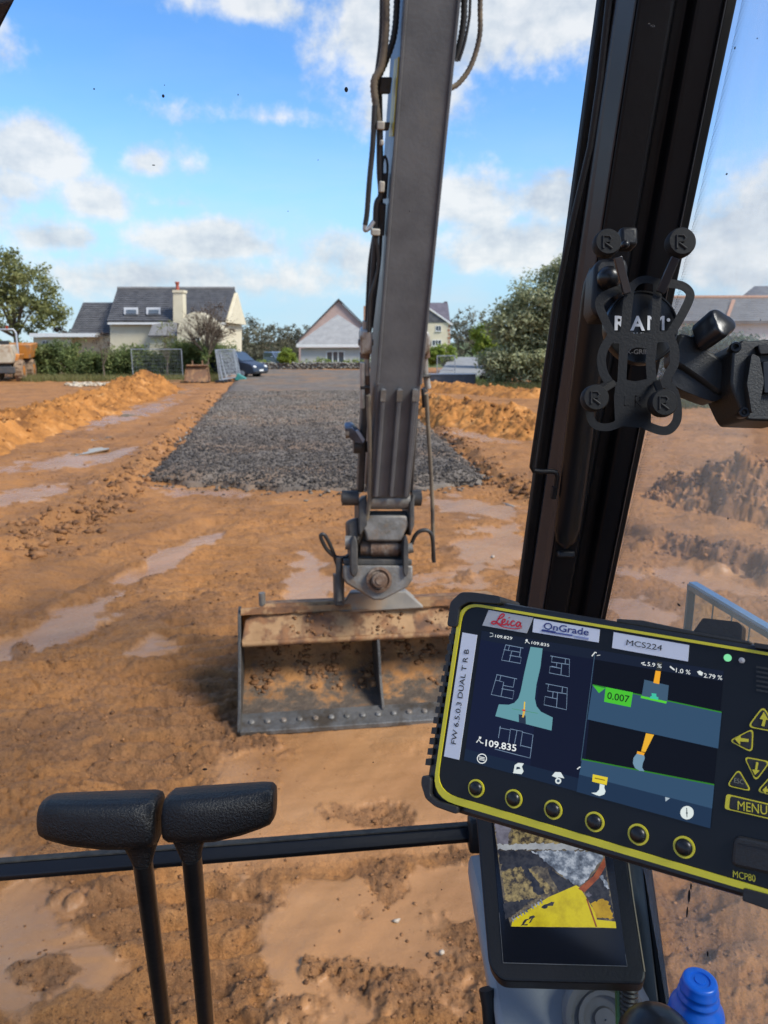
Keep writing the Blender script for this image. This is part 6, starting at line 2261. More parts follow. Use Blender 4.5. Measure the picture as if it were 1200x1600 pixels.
# stickers
M_stk = pm('white_label', (.62, .64, .70), (.58, .60, .66), 5, .5)
M_slv = pm('silver_label', (.42, .41, .40), (.36, .355, .35), 5, .4, .2)
M_txt = pm('black_print', (.012, .012, .014), (.012, .012, .014), 5, .5)
M_red = pm('red_print', (.52, .015, .03), (.48, .015, .03), 5, .45)
M_navy = pm('navy_print', (.02, .03, .16), (.02, .03, .15), 5, .45)
st = lay([(231, 118), (386, 145), (363, 199), (209, 172)], .0006, .0006).build('maker_label', M_slv, tab, smooth=None)


def stroke(pts, w, h, mat, parent, name, z=Z2, nsm=5, close=False):
    "flat ink stroke following a curve"
    q = cr([(x, y, 0) for x, y in pts], nsm) if nsm else [np.array((x, y, 0.)) for x, y in pts]
    w3 = [T(z(p[0], p[1]), h) for p in q]
    r = rad(z(*pts[0]), w / 2 / (4.615 if z is Z2 else 4.0 if z is Z3 else 2.2222))
    mb = MB()
    vs = []
    n = len(w3)
    for i in range(n):
        d = unit(w3[min(i + 1, n - 1)] - w3[max(i - 1, 0)])
        s = np.cross(TN, d) * r
        vs += [w3[i] + s, w3[i] - s]
    mb.add(vs, [(2 * i, 2 * i + 1, 2 * i + 3, 2 * i + 2) for i in range(n - 1)])
    return mb.build(name, mat, parent, smooth=None)


for k, (pts, w) in enumerate([([(366, 172), (392, 162), (408, 146), (402, 136), (386, 142), (368, 168), (352, 198), (336, 208), (320, 204), (322, 192), (342, 190), (366, 204), (392, 216)], 11),
                              ([(392, 196), (410, 192), (416, 178), (404, 174), (392, 190), (394, 208), (408, 214), (424, 206)], 11),
                              ([(438, 182), (430, 204), (434, 216), (448, 210)], 11), ([(442, 160), (447, 166)], 10),
                              ([(482, 194), (474, 186), (460, 194), (456, 212), (466, 222), (484, 216)], 11),
                              ([(526, 202), (512, 194), (496, 206), (496, 222), (508, 226), (524, 208), (528, 200), (524, 222), (536, 226)], 11),
                              ([(352, 202), (390, 226), (440, 238), (490, 243), (534, 236)], 7)]):
    stroke(pts, w, .0010 + .00004 * k, M_red, st, 'logo_script')
st = lay([(388, 148), (617, 186), (612, 231), (383, 195)], .0006, .0006).build('dealer_label', M_stk, tab, smooth=None)
text3d('OnGrade', T(Z2(690, 243)), T(Z2(1016, 292)), T(Z2(698, 196)), TN, 'label_text', M_navy, st, .014, .0010)
lay([(680, 246), (780, 262), (776, 277), (678, 260)], .0010, .0004, Z2).build('printed_bar', M_navy, st, smooth=None)
lay([(782, 268), (900, 286), (899, 296), (780, 278)], .0010, .0004, Z2).build('printed_bar', pm('blue_print', (.06, .08, .25), (.06, .08, .25), 5, .5), st, smooth=None)
lay([(904, 290), (1018, 308), (1016, 322), (930, 306)], .0010, .0004, Z2).build('printed_bar', pm('pale_blue_print', (.22, .25, .42), (.22, .25, .42), 5, .5), st, smooth=None)
st = lay([(665, 195), (927, 240), (922, 297), (659, 250)], .0006, .0006).build('number_label', M_stk, tab, smooth=None)
text3d('MCS224', T(Z3(316, 192)), T(Z3(538, 228)), T(Z3(321, 158)), TN, 'label_text', M_txt, st, .0, .0010)
st = lay([(140, 196), (191, 205), (128, 638), (76, 626)], .0006, .0006).build('firmware_label', M_stk, tab, smooth=None)
text3d('FW 6.5.0.3 DUAL T R B', T(Z1(118, 585)), T(Z1(164, 256)), T(Z1(101, 582)), TN, 'label_text', M_txt, st, .004, .0010)
# status lamps, speaker, keys
MB().lathe(T(Z1(1060, 284)), TN, [(.0024, 0), (.0022, .0008), (.0008, .0014), (.0001, .0015)], 14).build('status_lamp', em('green_lamp', (130, 225, 165)), tab)
MB().lathe(T(Z1(1109, 293)), TN, [(.0019, 0), (.0018, .0008), (.0006, .0012), (.0001, .0013)], 14).build('status_lamp', M_slv, tab)
for i in range(6):
    y = 312 + i * 16
    lay([(1160, y), (1290, y + 22), (1289, y + 29), (1159, y + 7)], .0008, .001).build('speaker_slot', M_tabr, tab, smooth=None)
for (x, y, r) in ((188, 737, 30), (318, 773, 31), (455, 811, 32), (599, 853, 33), (750, 897, 35), (909, 941, 36)):
    c, R = T(Z1(x, y)), rad(Z1(x, y), r / 2.2222)
    b = MB().lathe(c, TN, [(R * 1.0, 0), (R * 1.0, .0012), (R * .80, .0012), (R * .80, 0)], 28).build('round_key', M_ty, tab)
    MB().lathe(c, TN, [(R * .80, .0), (R * .78, .0022), (R * .6, .0036), (R * .3, .0043), (R * .02, .0045)], 28).build('key_dome', M_blk_g, b, smooth=60)


def keycap(poly, r, sign=None, txt=None):
    o_ = rounded(poly, r, 4)
    c = np.mean(np.array(poly), 0)
    i_ = [tuple(c + (np.array(p) - c) * .86) for p in o_]
    b = border(o_, i_, .0012, .0012).build('rubber_key', M_ty, tab, smooth=None)
    lay(i_, .0014, .0014).build('key_top', M_tabr, b, smooth=None, bevel=.0006)
    if sign:
        lay(sign, .0020, .0006).build('arrow', M_ty, b, smooth=None)
    if txt:
        text3d(txt[0], T(Z1(*txt[1])), T(Z1(*txt[2])), T(Z1(*txt[3])), TN, 'key_text', txt[4], b, .0, .0020)


M_tygrey = pm('faded_print', (.20, .21, .16), (.2, .2, .16), 5, .5)
keycap([(1184, 450), (1240, 545), (1128, 524)], 22, [(1178, 520), (1184, 498), (1172, 496), (1186, 472), (1202, 500), (1194, 499), (1188, 522)])
keycap([(1064, 572), (1150, 528), (1146, 614)], 20, [(1086, 566), (1106, 552), (1106, 562), (1134, 566), (1133, 576), (1105, 574), (1104, 586)])
keycap([(1116, 626), (1210, 644), (1158, 714)], 20, [(1160, 645), (1156, 672), (1146, 671), (1156, 690), (1172, 675), (1163, 673), (1168, 647)])
keycap([(1098, 668), (1144, 748), (1056, 728)], 20, None, ('ESC', (1084, 716), (1116, 723), (1087, 700), M_tygrey))
keycap([(1222, 680), (1262, 772), (1160, 748)], 20, [(1182, 742), (1196, 728), (1196, 738), (1216, 742), (1214, 752), (1194, 748), (1194, 757)])
keycap([(1300, 570), (1226, 528), (1222, 606)], 20, [(1284, 574), (1264, 588), (1264, 578), (1238, 572), (1239, 563), (1265, 566), (1268, 556)])
keycap([(1056, 756), (1268, 806), (1262, 856), (1050, 808)], 10, None, ('MENU', (1096, 810), (1198, 828), (1102, 780), M_ty))
lay(rounded([(1084, 898), (1330, 950), (1320, 1060), (1072, 1004)], 26, 4), .0035, .006).build('port_cover', M_tabr, tab, smooth=None, bevel=.002)
lay(rounded([(1096, 912), (1290, 952), (1288, 962), (1094, 922)], 3, 2), .0042, .001).build('cover_lip', M_tabr, tab, smooth=None)
text3d('MCP80', T(Z1(1079, 1045)), T(Z1(1157, 1062)), T(Z1(1083, 1022)), TN, 'label_text', M_ty, tab, .0, .0006)

# ---- screen
SCR = [(207, 190), (1047, 330), (1000, 877), (145, 640)]
scr = lay(SCR, .0003, .0002).build('screen', em('screen_ink', (9, 12, 22)), tab, smooth=None)
HH = [.0004]


def ui(poly, rgb, name, z=Z1, k=1.0):
    HH[0] += .000012
    return lay(poly, HH[0], .00001, z).build(name, em(name, rgb, k), scr, smooth=None)


EM = {}
def ink(rgb):
    if rgb not in EM:
        EM[rgb] = em('screen_line', rgb)
    return EM[rgb]


def uline(pts, w, rgb, name, z=Z2):
    HH[0] += .000008
    return stroke(pts, w, HH[0], ink(rgb), scr, name, z, 0)


def utext(s, a, b, top, z, rgb=(235, 240, 240), bold=.0):
    HH[0] += .000008
    return text3d(s, T(z(*a)), T(z(*b)), T(z(*top)), TN, 'reading', ink(rgb), scr, bold, HH[0])


ui([(207, 190), (603, 256), (556, 752), (145, 640)], (15, 20, 42), 'map_pane')
ui([(207, 190), (420, 225), (370, 700), (145, 640)], (18, 25, 52), 'map_pane_left')  # left part of the map pane in a bluer tone
ui([(150, 600), (1004, 822), (1000, 876), (145, 640)], (22, 36, 58), 'tool_bar')
ui([(207, 190), (1047, 330), (1043, 366), (204, 222)], (22, 30, 48), 'title_bar')
# plan of the road and plots
road = [(597, 372), (684, 384), (668, 520), (640, 640), (628, 745), (640, 800), (672, 840), (757, 882), (748, 976), (560, 928), (512, 915), (343, 872), (368, 787), (440, 790), (480, 776), (510, 742), (526, 690), (552, 560), (575, 460)]
ui(road, (98, 150, 160), 'road_plan', Z2)
W_ = (118, 140, 165)


def plot(segs):
    for s in segs:
        uline(s, 4.5, W_, 'plot_outline')


plot([[(418, 358), (546, 382)], [(418, 358), (388, 468), (524, 492), (530, 448), (446, 434)], [(446, 360), (436, 398), (404, 392)], [(436, 398), (462, 402), (443, 478)], [(527, 378), (518, 442)], [(462, 402), (524, 412)]])
plot([[(352, 572), (500, 604)], [(356, 572), (314, 716), (468, 748), (478, 690), (388, 674)], [(384, 578), (374, 618), (344, 612)], [(374, 620), (404, 626), (384, 730)], [(484, 600), (472, 664), (398, 650)]])
plot([[(740, 438), (878, 462), (876, 588), (732, 560), (738, 514), (816, 528)], [(754, 442), (748, 482), (874, 500)], [(850, 458), (846, 496)], [(786, 488), (784, 520), (748, 512)], [(822, 496), (816, 576)]])
plot([[(706, 638), (862, 668), (856, 826), (694, 790), (702, 730), (790, 748)], [(728, 642), (720, 690), (858, 712)], [(828, 662), (824, 704)], [(760, 696), (756, 740)], [(792, 704), (784, 812)]])
plot([[(380, 944), (366, 1030)], [(372, 956), (452, 972), (440, 1062)], [(452, 964), (540, 982), (524, 1090)], [(500, 974), (482, 1070)], [(540, 988), (616, 1006), (594, 1174), (498, 1150)], [(530, 1084), (606, 1102)], [(340, 1108), (498, 1150)]])
uline([(462, 818), (650, 852)], 3, (70, 140, 90), 'grade_line')
ui([(512, 858), (562, 868), (564, 928), (514, 918)], (38, 50, 70), 'machine_body', Z2)
ui([(543, 840), (560, 842), (548, 882), (536, 880)], (215, 175, 80), 'machine_boom', Z2)
ui([(551, 768), (560, 770), (556, 842), (546, 840)], (225, 190, 70), 'machine_boom', Z2)
ui([(538, 822), (562, 826), (560, 838), (537, 834)], (190, 70, 60), 'machine_joint', Z2)
utext('109.829', (342, 304), (464, 322), (346, 284), Z2)
uline([(306, 272), (326, 276), (328, 296), (304, 300)], 4, (190, 200, 205), 'level_icon')
utext('109.835', (604, 352), (731, 372), (608, 332), Z2)
uline([(558, 346), (572, 332), (592, 350)], 5, (215, 220, 220), 'level_icon')
ui([(564, 318), (578, 320), (576, 334), (562, 331)], (225, 230, 230), 'level_icon', Z2)
utext('109.835', (272, 1086), (494, 1126), (280, 1040), Z2, bold=.012)
uline([(208, 1062), (226, 1040), (240, 1062), (258, 1068)], 7, (225, 230, 230), 'level_icon')
ui([(228, 1018), (244, 1022), (240, 1038), (225, 1034)], (225, 230, 230), 'level_icon', Z2)
uline([(1060, 430), (962, 1196)], 5, (60, 85, 105), 'pane_divider')
uline([(1040, 440), (1062, 412), (1074, 416)], 8, (220, 225, 225), 'level_icon')
uline([(1076, 436), (1100, 432)], 5, (200, 205, 205), 'level_icon')


def ucirc(c, r, rgb, name, z, fill=True, w=5):
    pts = [(c[0] + r * math.cos(a), c[1] + r * math.sin(a)) for a in np.linspace(0, 2 * math.pi, 22)]
    return ui(pts[:-1], rgb, name, z) if fill else uline(pts, w, rgb, name, z)


ucirc((248, 1178), 33, (225, 230, 230), 'menu_icon', Z2, False, 7)
for dy in (-10, 0, 10):
    uline([(228, 1174 + dy), (268, 1182 + dy)], 5, (225, 230, 230), 'menu_icon')
ui([(476, 1270), (484, 1224), (510, 1208), (550, 1212), (536, 1236), (548, 1270), (534, 1290), (472, 1282)], (215, 225, 225), 'cab_icon', Z2)
ui([(498, 1236), (520, 1238), (526, 1252), (494, 1256)], (40, 55, 75), 'cab_icon_gap', Z2)
ui([(752, 1302), (776, 1274), (816, 1276), (842, 1320), (800, 1312), (790, 1318)], (215, 225, 225), 'bucket_icon', Z2)
ucirc((798, 1338), 22, (215, 225, 225), 'gear_icon', Z2)
ucirc((798, 1338), 11, (60, 80, 100), 'gear_icon_gap', Z2)
uline([(934, 1254), (954, 1238), (974, 1262)], 8, (225, 230, 230), 'arrow_icon')
# right hand views
ui([(106, 442), (912, 612), (890, 838), (74, 656)], (50, 78, 106), 'upper_ground', Z3)
ui([(40, 906), (866, 1064), (852, 1212), (22, 1000)], (50, 78, 106), 'lower_ground', Z3)
ui([(22, 1000), (852, 1212), (840, 1336), (6, 1108)], (30, 50, 76), 'bottom_bar', Z3)
uline([(106, 440), (912, 612)], 7, (48, 130, 40), 'design_line', Z3)
uline([(40, 904), (866, 1064)], 8, (48, 120, 36), 'design_line', Z3)
ui([(108, 444), (186, 462), (146, 492)], (70, 185, 50), 'level_flag', Z3)
ui([(188, 454), (358, 488), (344, 580), (178, 546)], (72, 190, 48), 'offset_box', Z3)
utext('0.007', (196, 526), (334, 552), (202, 484), Z3, (20, 40, 24), .012)
ui([(430, 408), (582, 444), (572, 552), (412, 512)], (62, 88, 112), 'bucket_front', Z3)
ui([(410, 508), (570, 544), (566, 558), (406, 522)], (86, 205, 50), 'bucket_edge', Z3)
ui([(474, 492), (504, 496), (504, 512), (518, 520), (514, 534), (464, 524), (466, 512), (476, 510)], (64, 190, 160), 'bucket_centre', Z3)
ui([(500, 352), (532, 356), (522, 436), (486, 428)], (235, 165, 40), 'stick_front', Z3)
ui([(508, 296), (542, 300), (536, 352), (504, 346)], (50, 52, 50), 'stick_dark_end', Z3)  # dark grey upper end of the drawn stick
ui([(440, 742), (490, 752), (436, 860), (410, 856)], (232, 175, 48), 'stick_side', Z3)
ui([(386, 854), (432, 864), (426, 882), (382, 870)], (235, 165, 40), 'stick_foot', Z3)
ui([(382, 870), (430, 882), (432, 900), (420, 930), (416, 956), (430, 980), (398, 976), (372, 960), (358, 930), (362, 896)], (112, 145, 168), 'bucket_side', Z3)
utext('5.9 %', (448, 322), (536, 336), (452, 298), Z3)
uline([(410, 306), (432, 300), (420, 314), (440, 318)], 7, (225, 230, 230), 'slope_icon', Z3)
utext('1.0 %', (626, 362), (716, 376), (630, 336), Z3)
uline([(590, 326), (618, 348)], 9, (225, 230, 230), 'slope_icon', Z3)
utext('2.79 %', (800, 394), (914, 410), (804, 368), Z3)
ui([(758, 358), (776, 352), (796, 364), (790, 384), (772, 378)], (215, 222, 222), 'slope_icon', Z3)
ui([(108, 998), (202, 1018), (194, 1066), (104, 1044)], (222, 200, 50), 'name_tag', Z3)
uline([(120, 1022), (184, 1036)], 6, (120, 100, 30), 'name_tag_text', Z3)
ui([(152, 1058), (182, 1066), (180, 1084), (188, 1104), (180, 1124), (150, 1134), (124, 1126), (98, 1114), (130, 1112), (148, 1094)], (215, 228, 228), 'bucket_icon', Z3)
ui([(560, 1140), (590, 1148), (562, 1168)], (170, 185, 195), 'warning_flag', Z3)
ucirc((696, 1238), 42, (218, 228, 226), 'alert_icon', Z3)
uline([(694, 1208), (696, 1266)], 5, (40, 55, 65), 'alert_mark', Z3)
ucirc((695, 1240), 6, (40, 55, 65), 'alert_mark', Z3)

# ================================================================== REAR CAMERA MONITOR
ZM = lambda x, y: (740 + x / 4.444, 1280 + y / 4.446)
MO, MN = quad_pose([ZM(140, 20), ZM(880, 20), ZM(1050, 1010), ZM(205, 985)], .118)


def Mp(x, y, h=0.0, z=ZM):
    return PL(*z(x, y), MO, MN) + MN * h


mon = thing('camera_monitor', 'black rear view camera monitor below the control display showing yellow machine body', 'monitor', Mp(600, 600, -.02))


def mlay(poly, h, th):
    return MB().prism([Mp(x, y, h) for x, y in poly], -MN * th)


mlay(rounded([(-2, -260), (1000, -260), (1060, 220), (1196, 1080), (1180, 1146), (186, 1122), (104, 1010)], [20, 20, 0, 20, 40, 60, 60], 5), 0, .028).build('housing', M_blk, mon, smooth=None, bevel=.004)
mlay([(106, -240), (900, -240), (1066, 1024), (205, 1000)], .0006, .0006).build('screen_glass', pm('monitor_glass', (.006, .007, .010), (.007, .008, .012), 4, .12), mon, smooth=None)
bz = MB()
for a, b, w in (((203, 1000), (1066, 1024), 5), ((178, 650), (205, 1000), 3), ((1052, 940), (1066, 1024), 3)):
    p, q = Mp(*a, .001), Mp(*b, .001)
    bz.cyl(p, q, w * .5 / 4.44 * .75 / FPX, 6)
bz.build('bezel_edge', pm('grey_edge', (.10, .10, .10), (.14, .14, .14), 10, .4), mon)
MB().tube([Mp(1072, 280, .0005), Mp(1110, 560, .0005), Mp(1188, 1060, .0005)], .0007, 6).build('bevel_glint', pm('glint_gold', (.40, .30, .16), (.34, .26, .15), 8, .35, .4), mon)  # reflection along the housing's bevel, put in as a gold-coloured line


def pic_material(name, stops, scale, k, stretch=(1, 1, 1), rot=0.0):
    m = bpy.data.materials.new(name)
    m.use_nodes = True
    nt = m.node_tree
    b = nt.nodes['Principled BSDF']
    tc = N(nt, 'ShaderNodeTexCoord')
    mp = N(nt, 'ShaderNodeMapping')
    mp.inputs['Scale'].default_value = stretch
    mp.inputs['Rotation'].default_value = (0, rot, 0)
    nt.links.new(tc.outputs['Object'], mp.inputs[0])
    c = ramp(nt, noise(nt, mp.outputs[0], scale, 7, .68), [(p, srgb(*q)) for p, q in stops])
    b.inputs['Base Color'].default_value = (.01, .01, .01, 1)
    b.inputs['Roughness'].default_value = .15
    nt.links.new(c, b.inputs['Emission Color'])
    b.inputs['Emission Strength'].default_value = EMIT * k
    return m


ms = mlay([(140, 20), (152, -150), (800, -150), (908, 250), (990, 760), (258, 748), (206, 560)], .0010, .0002).build('screen_picture', pic_material('picture_ground', [(.36, (44, 40, 40)), (.5, (92, 84, 72)), (.64, (136, 124, 96))], 120, .85), mon, smooth=None)
MH = [.0011]


def pic(poly, mat, name):
    MH[0] += .00003
    if mat not in (M_py, M_po) and len(poly) > 3:
        q = []
        for i in range(len(poly)):
            a, b = np.array(poly[i], float), np.array(poly[(i + 1) % len(poly)], float)
            m = max(2, int(np.linalg.norm(b - a) / 14))
            for j in range(m):
                q.append(tuple(a + (b - a) * j / m + RNG.normal(size=2) * (5 if j else 1)))
        poly = q
    return mlay(poly, MH[0], .00002).build(name, mat, ms, smooth=None)


M_pl = pic_material('picture_lilac', [(.4, (120, 118, 132)), (.6, (92, 90, 102))], 60, .9)
M_pt = pic_material('picture_stubble', [(.40, (52, 46, 40)), (.48, (118, 104, 70)), (.62, (164, 146, 98))], 170, .85)
M_pw = pic_material('picture_concrete', [(.36, (70, 78, 92)), (.5, (120, 130, 146)), (.62, (180, 188, 200))], 110, .85, (1, 1, 1))
M_pd = pic_material('picture_dark', [(.4, (28, 30, 40)), (.6, (58, 58, 64))], 140, .8)
M_py = pic_material('picture_yellow', [(.35, (176, 158, 8)), (.55, (206, 190, 14)), (.72, (186, 168, 20))], 45, .9)
M_po = pic_material('picture_orange', [(.4, (120, 56, 34)), (.6, (160, 84, 46))], 90, .8)
pic([(140, 20), (260, 55), (240, 175), (166, 178)], M_pl, 'picture_sky')
pic([(290, -120), (780, -120), (800, 130), (640, 185), (260, 185)], M_pt, 'picture_stubble')
pic([(164, 178), (640, 172), (780, 215), (168, 216)], pic_material('picture_kerb', [(.4, (140, 144, 152)), (.6, (166, 170, 174))], 50, .9), 'picture_kerb')
pic([(168, 218), (420, 222), (560, 330), (300, 345), (190, 360)], M_pd, 'picture_dark_band')  # dark bands of the camera picture
pic([(196, 370), (330, 330), (470, 540), (300, 600), (214, 560)], M_pt, 'picture_stubble')
pic([(350, 340), (400, 350), (560, 500), (500, 520)], M_pt, 'picture_stubble')
pic([(400, 222), (880, 225), (900, 270), (760, 450), (690, 460), (540, 330)], M_pw, 'picture_concrete')
pic([(330, 330), (372, 330), (500, 520), (440, 530)], M_pd, 'picture_rut')
pic([(520, 340), (700, 460), (600, 520), (540, 420)], M_pd, 'picture_dark_band')
pic([(206, 590), (440, 545), (262, 680), (222, 700)], M_pd, 'picture_dark_band')
pic([(800, 430), (905, 300), (980, 700), (850, 690), (770, 500)], M_pd, 'picture_dark_band')
pic([(262, 748), (272, 700), (520, 545), (712, 462), (740, 480), (850, 660), (862, 755)], M_py, 'picture_body')
pic([(725, 486), (830, 400), (910, 268), (916, 330), (872, 410), (770, 512)], M_po, 'picture_boom')
pic([(812, 590), (900, 556), (940, 580), (974, 690), (850, 690)], pic_material('picture_amber', [(.4, (150, 116, 12)), (.6, (186, 150, 16))], 60, .9), 'picture_tank')
pic([(850, 700), (985, 715), (990, 760), (862, 755)], M_py, 'picture_body')
pic([(780, 520), (800, 506), (824, 530), (800, 546)], M_pl, 'picture_lamp')
pic([(870, 400), (900, 390), (944, 490), (930, 490)], M_pw, 'picture_cable')
for i in range(11):
    x, y = 262 + i * 20, 690 - i * 12.5
    pic([(x, y), (x + 6, y - 4), (x + 18, y + 24), (x + 11, y + 27)], M_pw, 'picture_grille')
pic([(325, 745), (350, 705), (420, 672), (425, 686), (372, 744)], M_pd, 'picture_decal')
pic([(350, 735), (372, 706), (402, 694), (380, 732)], M_py, 'picture_decal_gap')
pic([(470, 618), (540, 580), (556, 590), (490, 628)], M_pd, 'picture_decal')
pic([(780, 560), (790, 556), (858, 752), (846, 752)], M_po, 'picture_seam')

# ================================================================== PHONE CRADLE AND MOUNTS
S7 = 3.158
Z7 = lambda x, y: (820 + x / S7, 330 + y / S7)
TCR = .60
U7 = TCR / FPX / S7


def K7(x, y, off=0.0):
    px, py = Z7(x, y)
    return P(px, py, TCR + off)


M_cr = pm('cradle_black', (.005, .0052, .006), (.008, .0082, .009), 12, .5, bump=.08, bscale=400, spec=.22)
M_pad = pm('rubber_pad', (.010, .0105, .011), (.014, .0145, .015), 20, .7, spec=.25, bump=.1, bscale=500)
crd = thing('phone_cradle', 'empty black spring phone cradle with four round grip pads on the pillar', 'phone holder', K7(570, 620))


def sdf_seg(X, Y, pts, w):
    d = np.full(X.shape, 1e9)
    for i in range(len(pts) - 1):
        a, b = np.array(pts[i], float), np.array(pts[i + 1], float)
        e = b - a
        t = np.clip(((X - a[0]) * e[0] + (Y - a[1]) * e[1]) / (e @ e), 0, 1)
        d = np.minimum(d, np.hypot(X - a[0] - t * e[0], Y - a[1] - t * e[1]))
    return d - w / 2


def sdf_poly(X, Y, poly, r=0):
    ins = inside(X, Y, poly)
    d, _, _ = seg_dist(X, Y, list(poly) + [poly[0]])
    return np.where(ins, -d, d) - r


def cr2(pts, n=6):
    return [(p[0], p[1]) for p in cr([(x, y, 0) for x, y in pts], n)]


def plate_sdf(X, Y):
    d = np.full(X.shape, 1e9)
    for pts, w in ((cr2([(530, 372), (450, 392), (384, 424), (368, 462), (395, 535), (432, 612)]), 42), (cr2([(680, 352), (770, 366), (812, 398), (810, 440), (765, 530), (715, 612)]), 44),
                   (cr2([(520, 380), (560, 345), (600, 336), (645, 345), (690, 362)]), 36), ([(518, 378), (506, 480), (492, 630)], 48), ([(655, 372), (650, 480), (640, 630)], 44),
                   (cr2([(432, 612), (392, 675), (378, 735), (390, 800), (420, 850)]), 44), ([(490, 630), (484, 740), (478, 850)], 44),
                   (cr2([(715, 612), (738, 680), (738, 750), (712, 800), (690, 850)]), 46), ([(632, 630), (620, 740), (628, 850)], 48),
                   (cr2([(430, 850), (368, 880), (330, 940), (322, 1010), (350, 1056), (410, 1066), (470, 1046)]), 38), (cr2([(690, 840), (735, 890), (752, 960), (750, 1030), (716, 1076), (670, 1082), (600, 1058)]), 44)):
        d = np.minimum(d, sdf_seg(X, Y, pts, w))
    for poly, r in (([(425, 600), (530, 598), (530, 645), (440, 648)], 4), ([(622, 598), (722, 595), (712, 640), (622, 645)], 4), ([(500, 624), (650, 624), (640, 660), (500, 660)], 2), ([(490, 610), (640, 600), (640, 672), (600, 676), (555, 668), (520, 680), (486, 676)], 3),
                    ([(455, 850), (500, 838), (545, 846), (590, 836), (690, 842), (640, 880), (618, 960), (616, 1056), (560, 1062), (452, 1052), (446, 920)], 6)):
        d = np.minimum(d, sdf_poly(X, Y, poly, r))
    # cut letter marks
    for pts in ([(492, 912), (492, 962), (515, 962)], [(545, 966), (545, 910), (570, 918), (568, 936), (548, 940), (574, 966)]):
        d = np.maximum(d, -sdf_seg(X, Y, pts, 5))
    return d


def plate_mesh(fn, x0, x1, y0, y1, step, place, th):
    xs, ys = np.arange(x0, x1 + step, step), np.arange(y0, y1 + step, step)
    X, Y = np.meshgrid(xs, ys)
    D = fn(X, Y)
    mb = MB()
    front, key = [], {}

    def vid(p):
        k_ = (round(p[0], 2), round(p[1], 2))
        if k_ not in key:
            key[k_] = len(front)
            front.append(k_)
        return key[k_]
    faces, walls = [], []
    ny_, nx_ = D.shape
    for j in range(ny_ - 1):
        for i in range(nx_ - 1):
            c = [(xs[i], ys[j], D[j, i]), (xs[i + 1], ys[j], D[j, i + 1]), (xs[i + 1], ys[j + 1], D[j + 1, i + 1]), (xs[i], ys[j + 1], D[j + 1, i])]
            if all(q[2] >= 0 for q in c):
                continue
            poly, cut = [], []
            for k_ in range(4):
                a, b = c[k_], c[(k_ + 1) % 4]
                if a[2] < 0:
                    poly.append((vid(a), False))
                if (a[2] < 0) != (b[2] < 0):
                    t = a[2] / (a[2] - b[2])
                    poly.append((vid((a[0] + (b[0] - a[0]) * t, a[1] + (b[1] - a[1]) * t)), True))
            ids = [q[0] for q in poly]
            if len(set(ids)) < 3:
                continue
            faces.append(tuple(dict.fromkeys(ids)))
            m = len(poly)
            for k_ in range(m):
                if poly[k_][1] and poly[(k_ + 1) % m][1] and poly[k_][0] != poly[(k_ + 1) % m][0]:
                    walls.append((poly[k_][0], poly[(k_ + 1) % m][0]))
    n = len(front)
    vs = [place(x, y, 0) for x, y in front] + [place(x, y, th) for x, y in front]
    fs = [f[::-1] for f in faces] + [tuple(i + n for i in f) for f in faces] + [(a, b, b + n, a + n) for a, b in walls]
    return mb.add(vs, fs)


pl_ = plate_mesh(plate_sdf, 280, 870, 300, 1120, 6.0, K7, .0028).build('grip_plate', M_cr, crd, smooth=30)
# rubber tipped pegs
for (cx, cy, r, a, b, w, lab) in ((410, 152, 66, (508, 405), (462, 225), 42, 0), (775, 150, 70, (672, 400), (746, 228), 44, 0), (350, 920, 65, (446, 845), (392, 880), 34, 0), (688, 945, 67, (652, 835), (672, 890), 36, 0)):
    mb = MB()
    d = np.array([b[0] - a[0], b[1] - a[1]], float)
    d /= np.linalg.norm(d)
    s = np.array([-d[1], d[0]]) * w / 2
    mb.prism([K7(a[0] + s[0], a[1] + s[1], -.004), K7(b[0] + s[0], b[1] + s[1], -.018), K7(b[0] - s[0], b[1] - s[1], -.018), K7(a[0] - s[0], a[1] - s[1], -.004)], FWD * .003)
    pg = mb.build('peg', M_strip if cy < 500 else M_cr, crd, bevel=.0006)
    c = K7(cx, cy, -.020)
    R = r * U7
    MB().lathe(c + FWD * .006, -FWD, [(R * .5, -.008), (R * .96, -.002), (R, .002), (R * .97, .006), (R * .88, .0078), (R * .02, .0080)], 32).build('grip_pad', M_pad, pg, smooth=35)
    g = [(-22, 30), (-22, -30), (8, -30), (20, -16), (8, 0), (-18, 2), (22, 32)]
    q = [K7(cx + x * r / 66, cy + y * r / 66, -.0222) for x, y in g]
    MB().tube(q, 5.5 * U7, 6).build('raised_letter', pm('pad_mark', (.009, .0092, .0095), (.012, .0122, .0125), 9, .7), pg)
# round hub with its print
c = K7(583, 568, .012)
R = 188 * U7
hub = MB().lathe(c + FWD * .014, -FWD, [(R * .9, 0), (R, .004), (R, .010), (R * .97, .0125), (R * .93, .0125), (R * .92, .0115), (R * .02, .0115)], 48).build('round_hub', M_blk_g, crd, smooth=35)
M_pr = pm('pale_print', (.78, .79, .80), (.72, .73, .74), 9, .5)


def ktext(s, a, b, top, mat, bold=.03):
    text3d(s, K7(*a, .0142), K7(*b, .0142), K7(*top, .0142), -FWD, 'hub_text', mat, hub, bold, .0003)


ktext('R', (442, 585), (502, 586), (442, 516), M_pr, .03)
ktext('A', (520, 586), (592, 587), (520, 516), M_pr, .03)
ktext('M', (604, 587), (688, 588), (604, 516), M_pr, .0)
ktext('MOUNTS', (488, 621), (650, 622), (488, 599), M_pr, .0)
ktext('X-GRIP', (498, 705), (610, 705), (498, 682), pm('dim_print', (.34, .345, .35), (.3, .3, .31), 9, .5), .02)
MB().lathe(K7(708, 537, .0145), -FWD, [(9 * U7, 0), (9 * U7, .0004), (.00005, .0004)], 12).build('hub_mark', M_pr, hub, smooth=None)
